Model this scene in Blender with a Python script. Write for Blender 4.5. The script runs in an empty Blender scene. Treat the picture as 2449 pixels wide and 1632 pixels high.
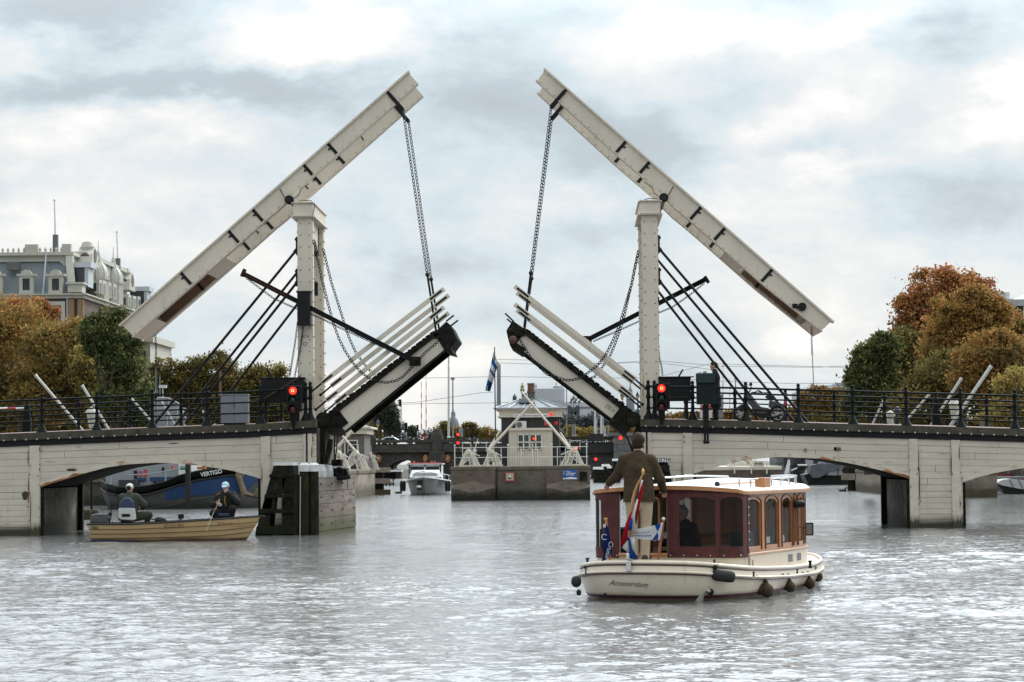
import bpy,math,random
import numpy as np
from mathutils import Vector,Matrix
from mathutils.bvhtree import BVHTree
R = math.radians
rnd = random.Random(7)
SC = bpy.context.scene
COL = SC.collection
# ------------------------------------------------------------------ camera
FPX,PW,PH = 6067.0,2449.0,1632.0
CAMZ = 2.08
yaw,pitch,roll = R(1.38),R(2.755),R(0.5)
fw = Vector((-math.sin(yaw)*math.cos(pitch),math.cos(yaw)*math.cos(pitch),math.sin(pitch)))
r0 = Vector((math.cos(yaw),math.sin(yaw),0));u0 = r0.cross(fw)
rt = r0*math.cos(roll) - u0*math.sin(roll)
up = u0*math.cos(roll) + r0*math.sin(roll)
cam = bpy.data.cameras.new('camera');camo = bpy.data.objects.new('camera',cam);COL.objects.link(camo)
cam.sensor_width = 36.0;cam.lens = FPX/PW*36.0;cam.clip_start = 0.5;cam.clip_end = 6000
CP = Vector((0,0,CAMZ))
camo.matrix_world = Matrix(((rt.x,up.x,-fw.x,CP.x),(rt.y,up.y,-fw.y,CP.y),(rt.z,up.z,-fw.z,CP.z),(0,0,0,1)))
SC.camera = camo
def ray(px,py):return fw + rt*((px-PW/2)/FPX) - up*((py-PH/2)/FPX)
def at(px,py,Y):
    r = ray(px,py);return CP + r*(Y/r.y)
def W(px,py,z=0.0):
    r = ray(px,py);return CP + r*((z-CAMZ)/r.z)
ZO = {1:(0,880,3.5633),2:(550,880,3.5633),3:(850,840,3.92),4:(1350,980,3.266),5:(1450,830,4.238),6:(1900,830,3.337),7:(0,460,3.137),
      8:(560,440,2.751),9:(280,150,2.34),10:(1180,150,2.34),11:(1180,600,3.2675),12:(1060,880,4.6105),13:(760,900,5.2265),14:(1340,880,6.0318),
      15:(1640,1080,6.536),16:(1950,1090,4.7154),17:(2000,620,4.127),18:(200,1130,5.472),19:(1650,850,7.84),20:(220,1090,5.602),
      21:(1400,1150,7.4667),22:(1370,1020,4.612),23:(1580,1130,4.9),24:(700,900,6.815),25:(600,900,10.4556)}
def q(k,x,y):a,b,s = ZO[k];return (a+x/s,b+y/s)
def qa(k,x,y,Y):p = q(k,x,y);return at(p[0],p[1],Y)
# ------------------------------------------------------------------ world: sky with cloud layer, one sun
SUN_AZ,SUN_EL = R(30),R(38)
SUND = Vector((math.sin(SUN_AZ)*math.cos(SUN_EL),math.cos(SUN_AZ)*math.cos(SUN_EL),math.sin(SUN_EL)))
SC.view_settings.view_transform = 'Standard';SC.view_settings.look = 'None'
SC.view_settings.exposure = 0.0;SC.view_settings.gamma = 1.0
wd = bpy.data.worlds.new('World');SC.world = wd;wd.use_nodes = True
nt = wd.node_tree;nt.nodes.clear();N = nt.nodes;L = nt.links
def nd(t,**k):
    n = N.new(t)
    for a,b in k.items():setattr(n,a,b)
    return n
def mth(op,a,b=None,c=None,clamp=False):
    n = nd('ShaderNodeMath',operation=op,use_clamp=clamp)
    for i,x in enumerate((a,b,c)):
        if x is None:continue
        if isinstance(x,(int,float)):n.inputs[i].default_value = x
        else:L.new(x,n.inputs[i])
    return n.outputs[0]
tc = nd('ShaderNodeTexCoord');sx = nd('ShaderNodeSeparateXYZ');L.new(tc.outputs['Generated'],sx.inputs[0])
az = mth('ARCTAN2',sx.outputs[0],sx.outputs[1]);el = mth('ARCSINE',sx.outputs[2])
cv = nd('ShaderNodeCombineXYZ');L.new(az,cv.inputs[0]);L.new(mth('MULTIPLY',el,1.9),cv.inputs[1])
def wnoise(scale,detail,rough,dist=0.0,off=(0,0,0)):
    m = nd('ShaderNodeMapping');m.inputs['Location'].default_value = off;L.new(cv.outputs[0],m.inputs[0])
    n = nd('ShaderNodeTexNoise');n.inputs['Scale'].default_value = scale;n.inputs['Detail'].default_value = detail
    n.inputs['Roughness'].default_value = rough;n.inputs['Distortion'].default_value = dist
    L.new(m.outputs[0],n.inputs['Vector']);return n
n1 = wnoise(9.5,10,.58,.2,(3.1,.2,0));n2 = wnoise(24.0,10,.68,.1,(7.7,1.3,2))
wq = wnoise(16.0,5,.6,0,(1.7,4.0,1));wsep = nd('ShaderNodeSeparateColor');L.new(wq.outputs['Color'],wsep.inputs[0])
azd = mth('ADD',az,mth('MULTIPLY',mth('SUBTRACT',wsep.outputs[0],.5),.085))
eld = mth('ADD',el,mth('MULTIPLY',mth('SUBTRACT',wsep.outputs[1],.5),.05))
val = mth('ADD',mth('MULTIPLY',mth('SUBTRACT',n1.outputs[0],.5),1.35),mth('MULTIPLY',mth('SUBTRACT',n2.outputs[0],.5),.62))
# cloud banks: (px, py, rx, ry, amount) given as directions in the sky
CL = [(190,30,330,70,-.42),(770,70,260,80,.55),(560,200,330,50,-.40),(160,205,190,55,-.30),(150,320,220,70,.34),(500,300,140,45,.30),(1230,110,190,120,-.22),
      (330,420,260,80,.10),(1560,90,260,70,.32),(1960,70,190,80,.30),(2250,110,230,70,-.30),(2350,330,190,60,.22),(1900,290,150,45,.38),(1650,330,330,80,-.18),
      (1980,410,170,28,.30),(2260,480,260,60,-.16),(1290,330,260,110,-.12),(1000,620,300,40,-.16),(840,900,170,50,.26),(1980,840,90,60,.34),(1500,560,420,50,-.10),
      (1180,860,150,40,.22),(2200,560,300,50,-.12),(100,560,260,90,.20),(620,640,240,70,.12),(1750,700,300,80,.10),(60,130,120,40,.22),(1430,440,180,40,.16),(2420,250,60,90,.35)]
for (px,py,rx,ry,a) in CL:
    d = ray(px,py).normalized();a0 = math.atan2(d.x,d.y);e0 = math.asin(d.z)
    da = mth('DIVIDE',mth('SUBTRACT',azd,a0),rx/FPX);de = mth('DIVIDE',mth('SUBTRACT',eld,e0),ry/FPX)
    rr = mth('ADD',mth('MULTIPLY',da,da),mth('MULTIPLY',de,de))
    g = mth('POWER',2.718,mth('MULTIPLY',rr,-1.0))
    val = mth('ADD',val,mth('MULTIPLY',g,a))
fac = mth('ADD',mth('MULTIPLY',val,.98),.57,clamp=True)
cr = nd('ShaderNodeValToRGB');L.new(fac,cr.inputs[0]);e = cr.color_ramp
e.elements[0].position = 0.0;e.elements[0].color = (.50,.545,.59,1)
e.elements[1].position = 1.0;e.elements[1].color = (1.12,1.11,1.08,1)
for p_,c_ in ((.3,(.55,.625,.68,1)),(.52,(.70,.795,.85,1)),(.72,(.86,.88,.885,1)),(.88,(.99,.985,.965,1))):
    x = e.elements.new(p_);x.color = c_
# cloud sheet glows round the hidden sun
dt = nd('ShaderNodeVectorMath',operation='DOT_PRODUCT');L.new(tc.outputs['Generated'],dt.inputs[0]);dt.inputs[1].default_value = SUND
zg_ = nd('ShaderNodeMapRange',interpolation_type='SMOOTHSTEP');zg_.inputs[1].default_value = .135;zg_.inputs[2].default_value = .36;L.new(sx.outputs[2],zg_.inputs[0])
glow = mth('MULTIPLY',mth('MULTIPLY',mth('POWER',mth('MAXIMUM',dt.outputs['Value'],0.0),3.0),4.6),zg_.outputs[0])
zb = nd('ShaderNodeMapRange',interpolation_type='SMOOTHSTEP');zb.inputs[1].default_value = .14;zb.inputs[2].default_value = .62;zb.inputs[3].default_value = 1.0;zb.inputs[4].default_value = 1.6;L.new(sx.outputs[2],zb.inputs[0])
gl2 = mth('ADD',zb.outputs[0],glow)
cm = nd('ShaderNodeVectorMath',operation='SCALE');L.new(cr.outputs[0],cm.inputs[0]);L.new(mth('MULTIPLY',gl2,10.0),cm.inputs['Scale'])
sky = nd('ShaderNodeTexSky',sky_type='NISHITA');sky.sun_disc = False;sky.sun_elevation = SUN_EL;sky.sun_rotation = SUN_AZ
mx = nd('ShaderNodeMix',data_type='RGBA');mx.inputs[0].default_value = .92
L.new(sky.outputs[0],mx.inputs[6]);L.new(cm.outputs[0],mx.inputs[7])
bg = nd('ShaderNodeBackground');bg.inputs[1].default_value = .1;L.new(mx.outputs[2],bg.inputs[0])
ow = nd('ShaderNodeOutputWorld');L.new(bg.outputs[0],ow.inputs[0])
sl = bpy.data.lights.new('sun','SUN');sl.energy = 1.5;sl.angle = R(10);sl.color = (1.0,.94,.84)
so = bpy.data.objects.new('sun',sl);COL.objects.link(so);so.rotation_euler = SUND.to_track_quat('Z','Y').to_euler()
# ------------------------------------------------------------------ materials
MATS = {}
def M(name,col,rough=.6,metal=0.0,var=.14,vs=3.0,stain=None,sa=.5,ss=2.0,st=(1,1,1),bump=0.0,bs=20.0,algae=None,alh=.25,spec=.5,drip=None,coat=0.0):
    if name in MATS:return MATS[name]
    m = bpy.data.materials.new(name);m.use_nodes = True;t = m.node_tree;n = t.nodes;l = t.links
    b = n['Principled BSDF'];b.inputs['Roughness'].default_value = rough;b.inputs['Metallic'].default_value = metal
    b.inputs['Specular IOR Level'].default_value = spec
    if coat:b.inputs['Coat Weight'].default_value = coat;b.inputs['Coat Roughness'].default_value = .08
    c = n.new('ShaderNodeTexCoord');mp = n.new('ShaderNodeMapping');mp.inputs['Scale'].default_value = st;l.new(c.outputs['Object'],mp.inputs[0])
    no = n.new('ShaderNodeTexNoise');no.inputs['Scale'].default_value = vs;no.inputs['Detail'].default_value = 7;no.inputs['Roughness'].default_value = .62;l.new(mp.outputs[0],no.inputs['Vector'])
    rp = n.new('ShaderNodeValToRGB');l.new(no.outputs[0],rp.inputs[0])
    rp.color_ramp.elements[0].position = .3;rp.color_ramp.elements[1].position = .7
    rp.color_ramp.elements[0].color = tuple(x*(1-var) for x in col)+(1,);rp.color_ramp.elements[1].color = tuple(min(1,x*(1+var)) for x in col)+(1,)
    out = rp.outputs[0]
    def mixin(o,fac,colr):
        mm = n.new('ShaderNodeMix');mm.data_type = 'RGBA';l.new(fac,mm.inputs[0]);l.new(o,mm.inputs[6]);mm.inputs[7].default_value = colr+(1,);return mm.outputs[2]
    if stain:
        n2_ = n.new('ShaderNodeTexNoise');n2_.inputs['Scale'].default_value = ss;n2_.inputs['Detail'].default_value = 8;n2_.inputs['Roughness'].default_value = .68;l.new(mp.outputs[0],n2_.inputs['Vector'])
        mr = n.new('ShaderNodeMapRange');mr.inputs[1].default_value = .78-.4*sa;mr.inputs[2].default_value = .92-.4*sa;l.new(n2_.outputs[0],mr.inputs[0])
        out = mixin(out,mr.outputs[0],stain)
    if drip:
        m2 = n.new('ShaderNodeMapping');m2.inputs['Scale'].default_value = (5.0,5.0,.45);l.new(c.outputs['Object'],m2.inputs[0]);n4 = n.new('ShaderNodeTexNoise');n4.inputs['Scale'].default_value = 1.6;n4.inputs['Detail'].default_value = 7;n4.inputs['Roughness'].default_value = .7;l.new(m2.outputs[0],n4.inputs['Vector'])
        m4 = n.new('ShaderNodeMapRange');m4.inputs[1].default_value = .56;m4.inputs[2].default_value = .80;m4.inputs[4].default_value = .75;l.new(n4.outputs[0],m4.inputs[0]);out = mixin(out,m4.outputs[0],drip)
    if algae:
        g = n.new('ShaderNodeNewGeometry');s = n.new('ShaderNodeSeparateXYZ');l.new(g.outputs['Position'],s.inputs[0])
        n3 = n.new('ShaderNodeTexNoise');n3.inputs['Scale'].default_value = 3.5;n3.inputs['Detail'].default_value = 6
        ad = n.new('ShaderNodeMath');ad.operation = 'MULTIPLY_ADD';l.new(n3.outputs[0],ad.inputs[0]);ad.inputs[1].default_value = -.4*alh/.25;l.new(s.outputs[2],ad.inputs[2])
        mr = n.new('ShaderNodeMapRange');mr.inputs[1].default_value = alh*.55;mr.inputs[2].default_value = -alh*.25;l.new(ad.outputs[0],mr.inputs[0])
        out = mixin(out,mr.outputs[0],algae)
    l.new(out,b.inputs['Base Color'])
    if bump:
        bn = n.new('ShaderNodeTexNoise');bn.inputs['Scale'].default_value = bs;bn.inputs['Detail'].default_value = 5;l.new(mp.outputs[0],bn.inputs['Vector'])
        bb = n.new('ShaderNodeBump');bb.inputs['Strength'].default_value = bump;bb.inputs['Distance'].default_value = .02;l.new(bn.outputs[0],bb.inputs['Height']);l.new(bb.outputs[0],b.inputs['Normal'])
    MATS[name] = m;return m
def MG(name,col=(.02,.025,.03),rough=.06,alpha=.35):          # window glass: glossy, see-through in part
    if name in MATS:return MATS[name]
    m = bpy.data.materials.new(name);m.use_nodes = True;t = m.node_tree;n = t.nodes;l = t.links;b = n['Principled BSDF']
    b.inputs['Base Color'].default_value = col+(1,);b.inputs['Roughness'].default_value = rough;b.inputs['Alpha'].default_value = alpha
    no = n.new('ShaderNodeTexNoise');no.inputs['Scale'].default_value = 5;bp = n.new('ShaderNodeBump');bp.inputs['Strength'].default_value = .15;bp.inputs['Distance'].default_value = .03
    c = n.new('ShaderNodeTexCoord');l.new(c.outputs['Object'],no.inputs['Vector']);l.new(no.outputs[0],bp.inputs['Height']);l.new(bp.outputs[0],b.inputs['Normal'])
    MATS[name] = m;return m
def ME(name,col,s):
    if name in MATS:return MATS[name]
    m = bpy.data.materials.new(name);m.use_nodes = True;b = m.node_tree.nodes['Principled BSDF']
    b.inputs['Base Color'].default_value = (col[0]*.5,col[1]*.5,col[2]*.5,1);b.inputs['Emission Color'].default_value = col+(1,);b.inputs['Emission Strength'].default_value = s
    MATS[name] = m;return m
def MV(name,rough=.7,trans=.3):                                   # colour per face (leaves, flags)
    if name in MATS:return MATS[name]
    m = bpy.data.materials.new(name);m.use_nodes = True;t = m.node_tree;n = t.nodes;l = t.links;n.clear()
    a = n.new('ShaderNodeVertexColor');a.layer_name = 'Col'
    d = n.new('ShaderNodeBsdfDiffuse');r = n.new('ShaderNodeBsdfTranslucent');x = n.new('ShaderNodeMixShader');x.inputs[0].default_value = trans
    l.new(a.outputs[0],d.inputs[0]);l.new(a.outputs[0],r.inputs[0]);l.new(d.outputs[0],x.inputs[1]);l.new(r.outputs[0],x.inputs[2])
    o = n.new('ShaderNodeOutputMaterial');l.new(x.outputs[0],o.inputs[0]);MATS[name] = m;return m
def MB_brick(name,c1,c2,mortar,scale,bw=.5,bh=.25,rough=.85,algae=None,alh=.3,vary=None):
    if name in MATS:return MATS[name]
    m = bpy.data.materials.new(name);m.use_nodes = True;t = m.node_tree;n = t.nodes;l = t.links;b = n['Principled BSDF'];b.inputs['Roughness'].default_value = rough
    g = n.new('ShaderNodeTexCoord');s = n.new('ShaderNodeSeparateXYZ');l.new(g.outputs['Object'],s.inputs[0])
    ad = n.new('ShaderNodeMath');ad.operation = 'ADD';l.new(s.outputs[0],ad.inputs[0]);l.new(s.outputs[1],ad.inputs[1])
    cb = n.new('ShaderNodeCombineXYZ');l.new(ad.outputs[0],cb.inputs[0]);l.new(s.outputs[2],cb.inputs[1])
    br = n.new('ShaderNodeTexBrick');l.new(cb.outputs[0],br.inputs['Vector']);br.inputs['Scale'].default_value = scale
    br.inputs['Color1'].default_value = c1+(1,);br.inputs['Color2'].default_value = c2+(1,);br.inputs['Mortar'].default_value = mortar+(1,)
    br.inputs['Brick Width'].default_value = bw;br.inputs['Row Height'].default_value = bh;br.inputs['Mortar Size'].default_value = .018
    no = n.new('ShaderNodeTexNoise');no.inputs['Scale'].default_value = 1.3;no.inputs['Detail'].default_value = 8;no.inputs['Roughness'].default_value = .7;l.new(g.outputs['Object'],no.inputs['Vector'])
    rp = n.new('ShaderNodeValToRGB');l.new(no.outputs[0],rp.inputs[0]);rp.color_ramp.elements[0].color = (.55,.55,.55,1);rp.color_ramp.elements[1].color = (1.3,1.28,1.22,1);rp.color_ramp.elements[0].position = .3;rp.color_ramp.elements[1].position = .72
    mm = n.new('ShaderNodeMix');mm.data_type = 'RGBA';mm.blend_type = 'MULTIPLY';mm.inputs[0].default_value = 1;l.new(br.outputs[0],mm.inputs[6]);l.new(rp.outputs[0],mm.inputs[7]);out = mm.outputs[2]
    if algae:
        gg = n.new('ShaderNodeNewGeometry');s2 = n.new('ShaderNodeSeparateXYZ');l.new(gg.outputs['Position'],s2.inputs[0])
        a2 = n.new('ShaderNodeMath');a2.operation = 'MULTIPLY_ADD';l.new(no.outputs[0],a2.inputs[0]);a2.inputs[1].default_value = -.5*alh/.25;l.new(s2.outputs[2],a2.inputs[2])
        mr = n.new('ShaderNodeMapRange');mr.inputs[1].default_value = alh*.5;mr.inputs[2].default_value = -alh*.4;l.new(a2.outputs[0],mr.inputs[0])
        m3 = n.new('ShaderNodeMix');m3.data_type = 'RGBA';l.new(mr.outputs[0],m3.inputs[0]);l.new(out,m3.inputs[6]);m3.inputs[7].default_value = algae+(1,);out = m3.outputs[2]
    l.new(out,b.inputs['Base Color'])
    bb = n.new('ShaderNodeBump');bb.inputs['Strength'].default_value = .5;bb.inputs['Distance'].default_value = .02;l.new(br.outputs['Fac'],bb.inputs['Height']);bb.invert = True;l.new(bb.outputs[0],b.inputs['Normal'])
    MATS[name] = m;return m
RUST = (.30,.10,.025)
cream = M('cream_paint',(.60,.535,.435),.55,drip=(.42,.35,.27),var=.07,vs=1.2,stain=(.36,.29,.2),sa=.36,ss=3.0,st=(1,1,.45),bump=.06)
cream2 = M('cream_paint_planks',(.55,.49,.40),.6,var=.1,vs=1.6,stain=(.30,.22,.13),sa=.44,ss=2.2,st=(.7,1,2.2),algae=(.035,.035,.012),alh=.32,bump=.12,drip=(.34,.27,.19))
cream_r = M('rusty_trim_paint',(.58,.52,.42),.6,var=.1,stain=RUST,sa=.62,ss=1.3,bump=.05)
black = M('black_paint',(.007,.007,.0075),.55,var=.4,spec=.22)
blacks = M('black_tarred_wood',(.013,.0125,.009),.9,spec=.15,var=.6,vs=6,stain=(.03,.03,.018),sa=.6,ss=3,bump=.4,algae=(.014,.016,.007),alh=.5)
iron = M('black_iron',(.010,.010,.012),.5,var=.3,spec=.3)
railp = M('dark_green_rail_paint',(.005,.008,.0075),.5,var=.3,spec=.12)
stone = M('coping_stone',(.075,.066,.05),.9,spec=.25,var=.35,vs=5,stain=(.04,.037,.022),sa=.7,ss=2.5,bump=.3)
pave = M('brick_pavement',(.20,.13,.11),.9,var=.3,vs=9)
gconc = M('pier_concrete',(.16,.145,.115),.85,var=.4,vs=2.0,stain=(.045,.04,.03),sa=.7,ss=1.5,algae=(.03,.03,.012),alh=.45,bump=.3)
bolt_b = M('painted_bolts',(.22,.18,.13),.6,var=.2)
brass = M('bolt_heads',(.42,.40,.37),.45,metal=.4,var=.2)
# ------------------------------------------------------------------ mesh builder
class MB:
    def __init__(s):s.v = [];s.f = [];s.c = []
    def add(s,vs,fs,col=None):
        o = len(s.v);s.v += [tuple(x) for x in vs];s.f += [tuple(i+o for i in f) for f in fs]
        if col is not None or s.c:
            s.c += [None]*(len(s.f)-len(fs)-len(s.c)) + [col]*len(fs)
        return s
    def box(s,c,d,rot=None,col=None):
        h = [(x*d[0]/2,y*d[1]/2,z*d[2]/2) for x in (-1,1) for y in (-1,1) for z in (-1,1)]
        if rot is not None:h = [rot @ Vector(p) for p in h]
        return s.add([(p[0]+c[0],p[1]+c[1],p[2]+c[2]) for p in h],[(0,1,3,2),(4,6,7,5),(0,4,5,1),(2,3,7,6),(0,2,6,4),(1,5,7,3)],col)
    def bx(s,x0,x1,y0,y1,z0,z1,col=None):return s.box(((x0+x1)/2,(y0+y1)/2,(z0+z1)/2),(abs(x1-x0),abs(y1-y0),abs(z1-z0)),None,col)
    def beam(s,p0,p1,w,h,upv=(0,0,1),ext=0.0,col=None):          # w across (perp to up), h along up
        p0 = Vector(p0);p1 = Vector(p1);d = (p1-p0).normalized();p0 = p0-d*ext;p1 = p1+d*ext
        a = d.cross(Vector(upv));a = a.normalized() if a.length > 1e-6 else Vector((1,0,0));b = a.cross(d)
        pts = [p+a*(i*w/2)+b*(j*h/2) for p in (p0,p1) for i,j in ((-1,-1),(1,-1),(1,1),(-1,1))]
        return s.add(pts,[(3,2,1,0),(4,5,6,7),(0,1,5,4),(1,2,6,5),(2,3,7,6),(3,0,4,7)],col)
    def tube(s,pts,r,n=8,cap=True,closed=False,col=None):
        pts = [Vector(p) for p in pts];m = len(pts);rs = r if isinstance(r,(list,tuple)) else [r]*m;vs = [];fs = [];prev = None
        for i,p in enumerate(pts):
            if closed:d = pts[(i+1) % m]-pts[i-1]
            else:d = pts[min(i+1,m-1)]-pts[max(i-1,0)]
            d = d.normalized() if d.length > 1e-9 else Vector((0,0,1))
            if prev is None:a = d.cross(Vector((0,0,1)) if abs(d.z) < .9 else Vector((1,0,0))).normalized()
            else:
                a = prev - d*prev.dot(d);a = a.normalized() if a.length > 1e-6 else d.orthogonal().normalized()
            prev = a;b = d.cross(a)
            vs += [p+(a*math.cos(2*math.pi*k/n)+b*math.sin(2*math.pi*k/n))*rs[i] for k in range(n)]
        for i in range(m if closed else m-1):
            j = (i+1) % m
            fs += [(i*n+k,i*n+(k+1) % n,j*n+(k+1) % n,j*n+k) for k in range(n)]
        if cap and not closed:fs += [tuple(range(n-1,-1,-1)),tuple(range((m-1)*n,m*n))]
        return s.add(vs,fs,col)
    def prism(s,poly,off,col=None):
        n = len(poly);off = Vector(off);a = [Vector(p) for p in poly]
        return s.add(a+[p+off for p in a],[tuple(range(n)),tuple(range(2*n-1,n-1,-1))]+[(i,i+n,(i+1) % n+n,(i+1) % n) for i in range(n)],col)
    def lathe(s,prof,c,n=12,axis=None,col=None,sx=1,sy=1):
        vs = [];fs = [];m = len(prof);c = Vector(c)
        rot = Vector((0,0,1)).rotation_difference(Vector(axis)).to_matrix() if axis is not None else None
        for r,z in prof:
            for k in range(n):
                p = Vector((r*sx*math.cos(2*math.pi*k/n),r*sy*math.sin(2*math.pi*k/n),z));vs.append(c+(rot @ p if rot else p))
        for i in range(m-1):fs += [(i*n+k,i*n+(k+1) % n,(i+1)*n+(k+1) % n,(i+1)*n+k) for k in range(n)]
        fs += [tuple(range(n-1,-1,-1)),tuple(range((m-1)*n,m*n))]
        return s.add(vs,fs,col)
    def ball(s,c,r,n=8,sc=(1,1,1),col=None):
        m = max(4,n//2);vs = [];fs = []
        for i in range(m+1):
            t = math.pi*i/m
            for k in range(n):p = 2*math.pi*k/n;vs.append((c[0]+r*sc[0]*math.sin(t)*math.cos(p),c[1]+r*sc[1]*math.sin(t)*math.sin(p),c[2]-r*sc[2]*math.cos(t)))
        for i in range(m):fs += [(i*n+k,i*n+(k+1) % n,(i+1)*n+(k+1) % n,(i+1)*n+k) for k in range(n)]
        return s.add(vs,fs,col)
    def loft(s,rings,closed=True,cap=True,col=None):
        n = len(rings[0]);m = len(rings);vs = [p for r_ in rings for p in r_];fs = [];e = n if closed else n-1
        for i in range(m-1):fs += [(i*n+k,i*n+(k+1) % n,(i+1)*n+(k+1) % n,(i+1)*n+k) for k in range(e)]
        if cap and closed:fs += [tuple(range(n-1,-1,-1)),tuple(range((m-1)*n,m*n))]
        return s.add(vs,fs,col)
    def disc(s,c,r,axis,th,n=16,col=None):return s.lathe([(r,-th/2),(r,th/2)],c,n,axis,col)
    def ring(s,c,r,t,axis,n=24,m=6,col=None):
        q_ = Vector((0,0,1)).rotation_difference(Vector(axis)).to_matrix();c = Vector(c)
        return s.tube([c+q_ @ Vector((r*math.cos(2*math.pi*k/n),r*math.sin(2*math.pi*k/n),0)) for k in range(n)],t,m,closed=True,col=col)
    def build(s,name,mat,parent=None,smooth=False,bevel=0.0,kind=None,label=None):
        return mk(name,s.v,s.f,mat,parent,smooth,bevel,kind,label,s.c)
BASE = {}
def mk(name,v,f,mat,parent=None,smooth=False,bevel=0.0,kind=None,label=None,cols=None):
    b = BASE.get(parent.name,Vector((0,0,0))) if parent else Vector((0,0,0))
    me = bpy.data.meshes.new(name)
    me.from_pydata([(p[0]-b.x,p[1]-b.y,p[2]-b.z) for p in v],[],f)
    if cols:
        cols = list(cols)+[None]*(len(f)-len(cols));a = me.color_attributes.new('Col','FLOAT_COLOR','CORNER');buf = []
        for p,c in zip(me.polygons,cols):buf += list((c or (.5,.5,.5))+(1,))*p.loop_total
        a.data.foreach_set('color',buf)
    me.materials.append(mat)
    if smooth:
        me.polygons.foreach_set('use_smooth',[True]*len(me.polygons))
        if smooth != 'all':me.set_sharp_from_angle(angle=R(62))
    me.update()
    o = bpy.data.objects.new(name,me);COL.objects.link(o)
    if parent:o.parent = parent;BASE[o.name] = b
    if bevel:
        m = o.modifiers.new('bevel','BEVEL');m.width = bevel;m.segments = 2;m.limit_method = 'ANGLE'
    if kind:o['kind'] = kind
    if label:o['label'] = label
    return o
def thing(name,label,cat,loc=(0,0,0),group=None,kind=None):
    o = bpy.data.objects.new(name,None);COL.objects.link(o);o.location = loc;o.empty_display_size = .2
    o['label'] = label;o['category'] = cat;BASE[o.name] = Vector(loc)
    if group:o['group'] = group
    if kind:o['kind'] = kind
    return o
def tag(o,label,cat,group=None):
    o['label'] = label;o['category'] = cat
    if group:o['group'] = group
    return o
def kids(o):return [c for c in bpy.data.objects if c.parent == o]
def copy_tree(o,parent=None):
    c = o.copy();COL.objects.link(c);c.parent = parent;BASE[c.name] = BASE.get(o.name,Vector((0,0,0)))
    for ch in kids(o):copy_tree(ch,c)
    return c
def dup(o,loc,label=None,rz=None):
    c = copy_tree(o);c.location = loc
    if rz is not None:c.rotation_euler.z = rz
    if label:c['label'] = label
    return c
def lerp(a,b,t):return a+(b-a)*t
def text_mesh(txt,size,shear=0.0,bold=0.0,space=1.0):
    cu = bpy.data.curves.new('t','FONT');cu.body = txt;cu.size = size;cu.shear = shear;cu.align_x = 'CENTER';cu.align_y = 'CENTER';cu.offset = bold;cu.space_character = space;cu.resolution_u = 3
    o = bpy.data.objects.new('t',cu);COL.objects.link(o);dg = bpy.context.evaluated_depsgraph_get();me = o.evaluated_get(dg).to_mesh()
    v = [tuple(x.co) for x in me.vertices];f = [tuple(p.vertices) for p in me.polygons];o.evaluated_get(dg).to_mesh_clear()
    bpy.data.objects.remove(o);bpy.data.curves.remove(cu);return v,f
def letter(name,txt,size,org,right,upv,mat,parent,shear=0.0,bold=0.0,bvh=None,cast=None,off=.004,fn=None,space=1.0,sxy=(1,1),fit=None):
    v,f = text_mesh(txt,size,shear,bold,space);org = Vector(org);right = Vector(right).normalized();upv = Vector(upv).normalized();out = []
    nrm = right.cross(upv)
    if fit:xs_ = [p[0] for p in v];sxy = (fit/(max(xs_)-min(xs_)),sxy[1])
    for p in v:
        w = org+right*p[0]*sxy[0]+upv*p[1]*sxy[1]
        if fn:w = fn(w)
        if bvh is not None:
            d = Vector(cast).normalized();h = bvh.ray_cast(w-d*2.0,d)
            if h[0] is not None:w = h[0]-d*off
        elif not fn:w = w+nrm*off
        out.append(tuple(w))
    return mk(name,out,f,mat,parent)
def chain_mb(path,pitch=.085,r=.011,wid=.034):
    """links along a polyline"""
    mb = MB();pts = [Vector(p) for p in path];seg = [(pts[i+1]-pts[i]).length for i in range(len(pts)-1)];tot = sum(seg);n = int(tot/pitch)
    def pos(s_):
        for i,l_ in enumerate(seg):
            if s_ <= l_:return pts[i].lerp(pts[i+1],s_/l_ if l_ else 0),(pts[i+1]-pts[i]).normalized()
            s_ -= l_
        return pts[-1],(pts[-1]-pts[-2]).normalized()
    for k in range(n):
        c,d = pos((k+.5)*tot/n);a = d.cross(Vector((0,1,0)));a = a.normalized() if a.length > .01 else Vector((1,0,0));b = d.cross(a)
        if k % 2:a = (a+b*.9).normalized()
        else:a = (a-b*.45).normalized()
        h = pitch*.62;loop = []
        for j in range(10):
            t = 2*math.pi*j/10;loop.append(c+d*(h*math.cos(t))+a*(wid*math.sin(t)))
        mb.tube(loop,r,5,closed=True)
    return mb
def sag(p0,p1,drop,n=18):
    p0 = Vector(p0);p1 = Vector(p1);return [p0.lerp(p1,i/n)-Vector((0,0,drop*4*(i/n)*(1-i/n))) for i in range(n+1)]
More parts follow.
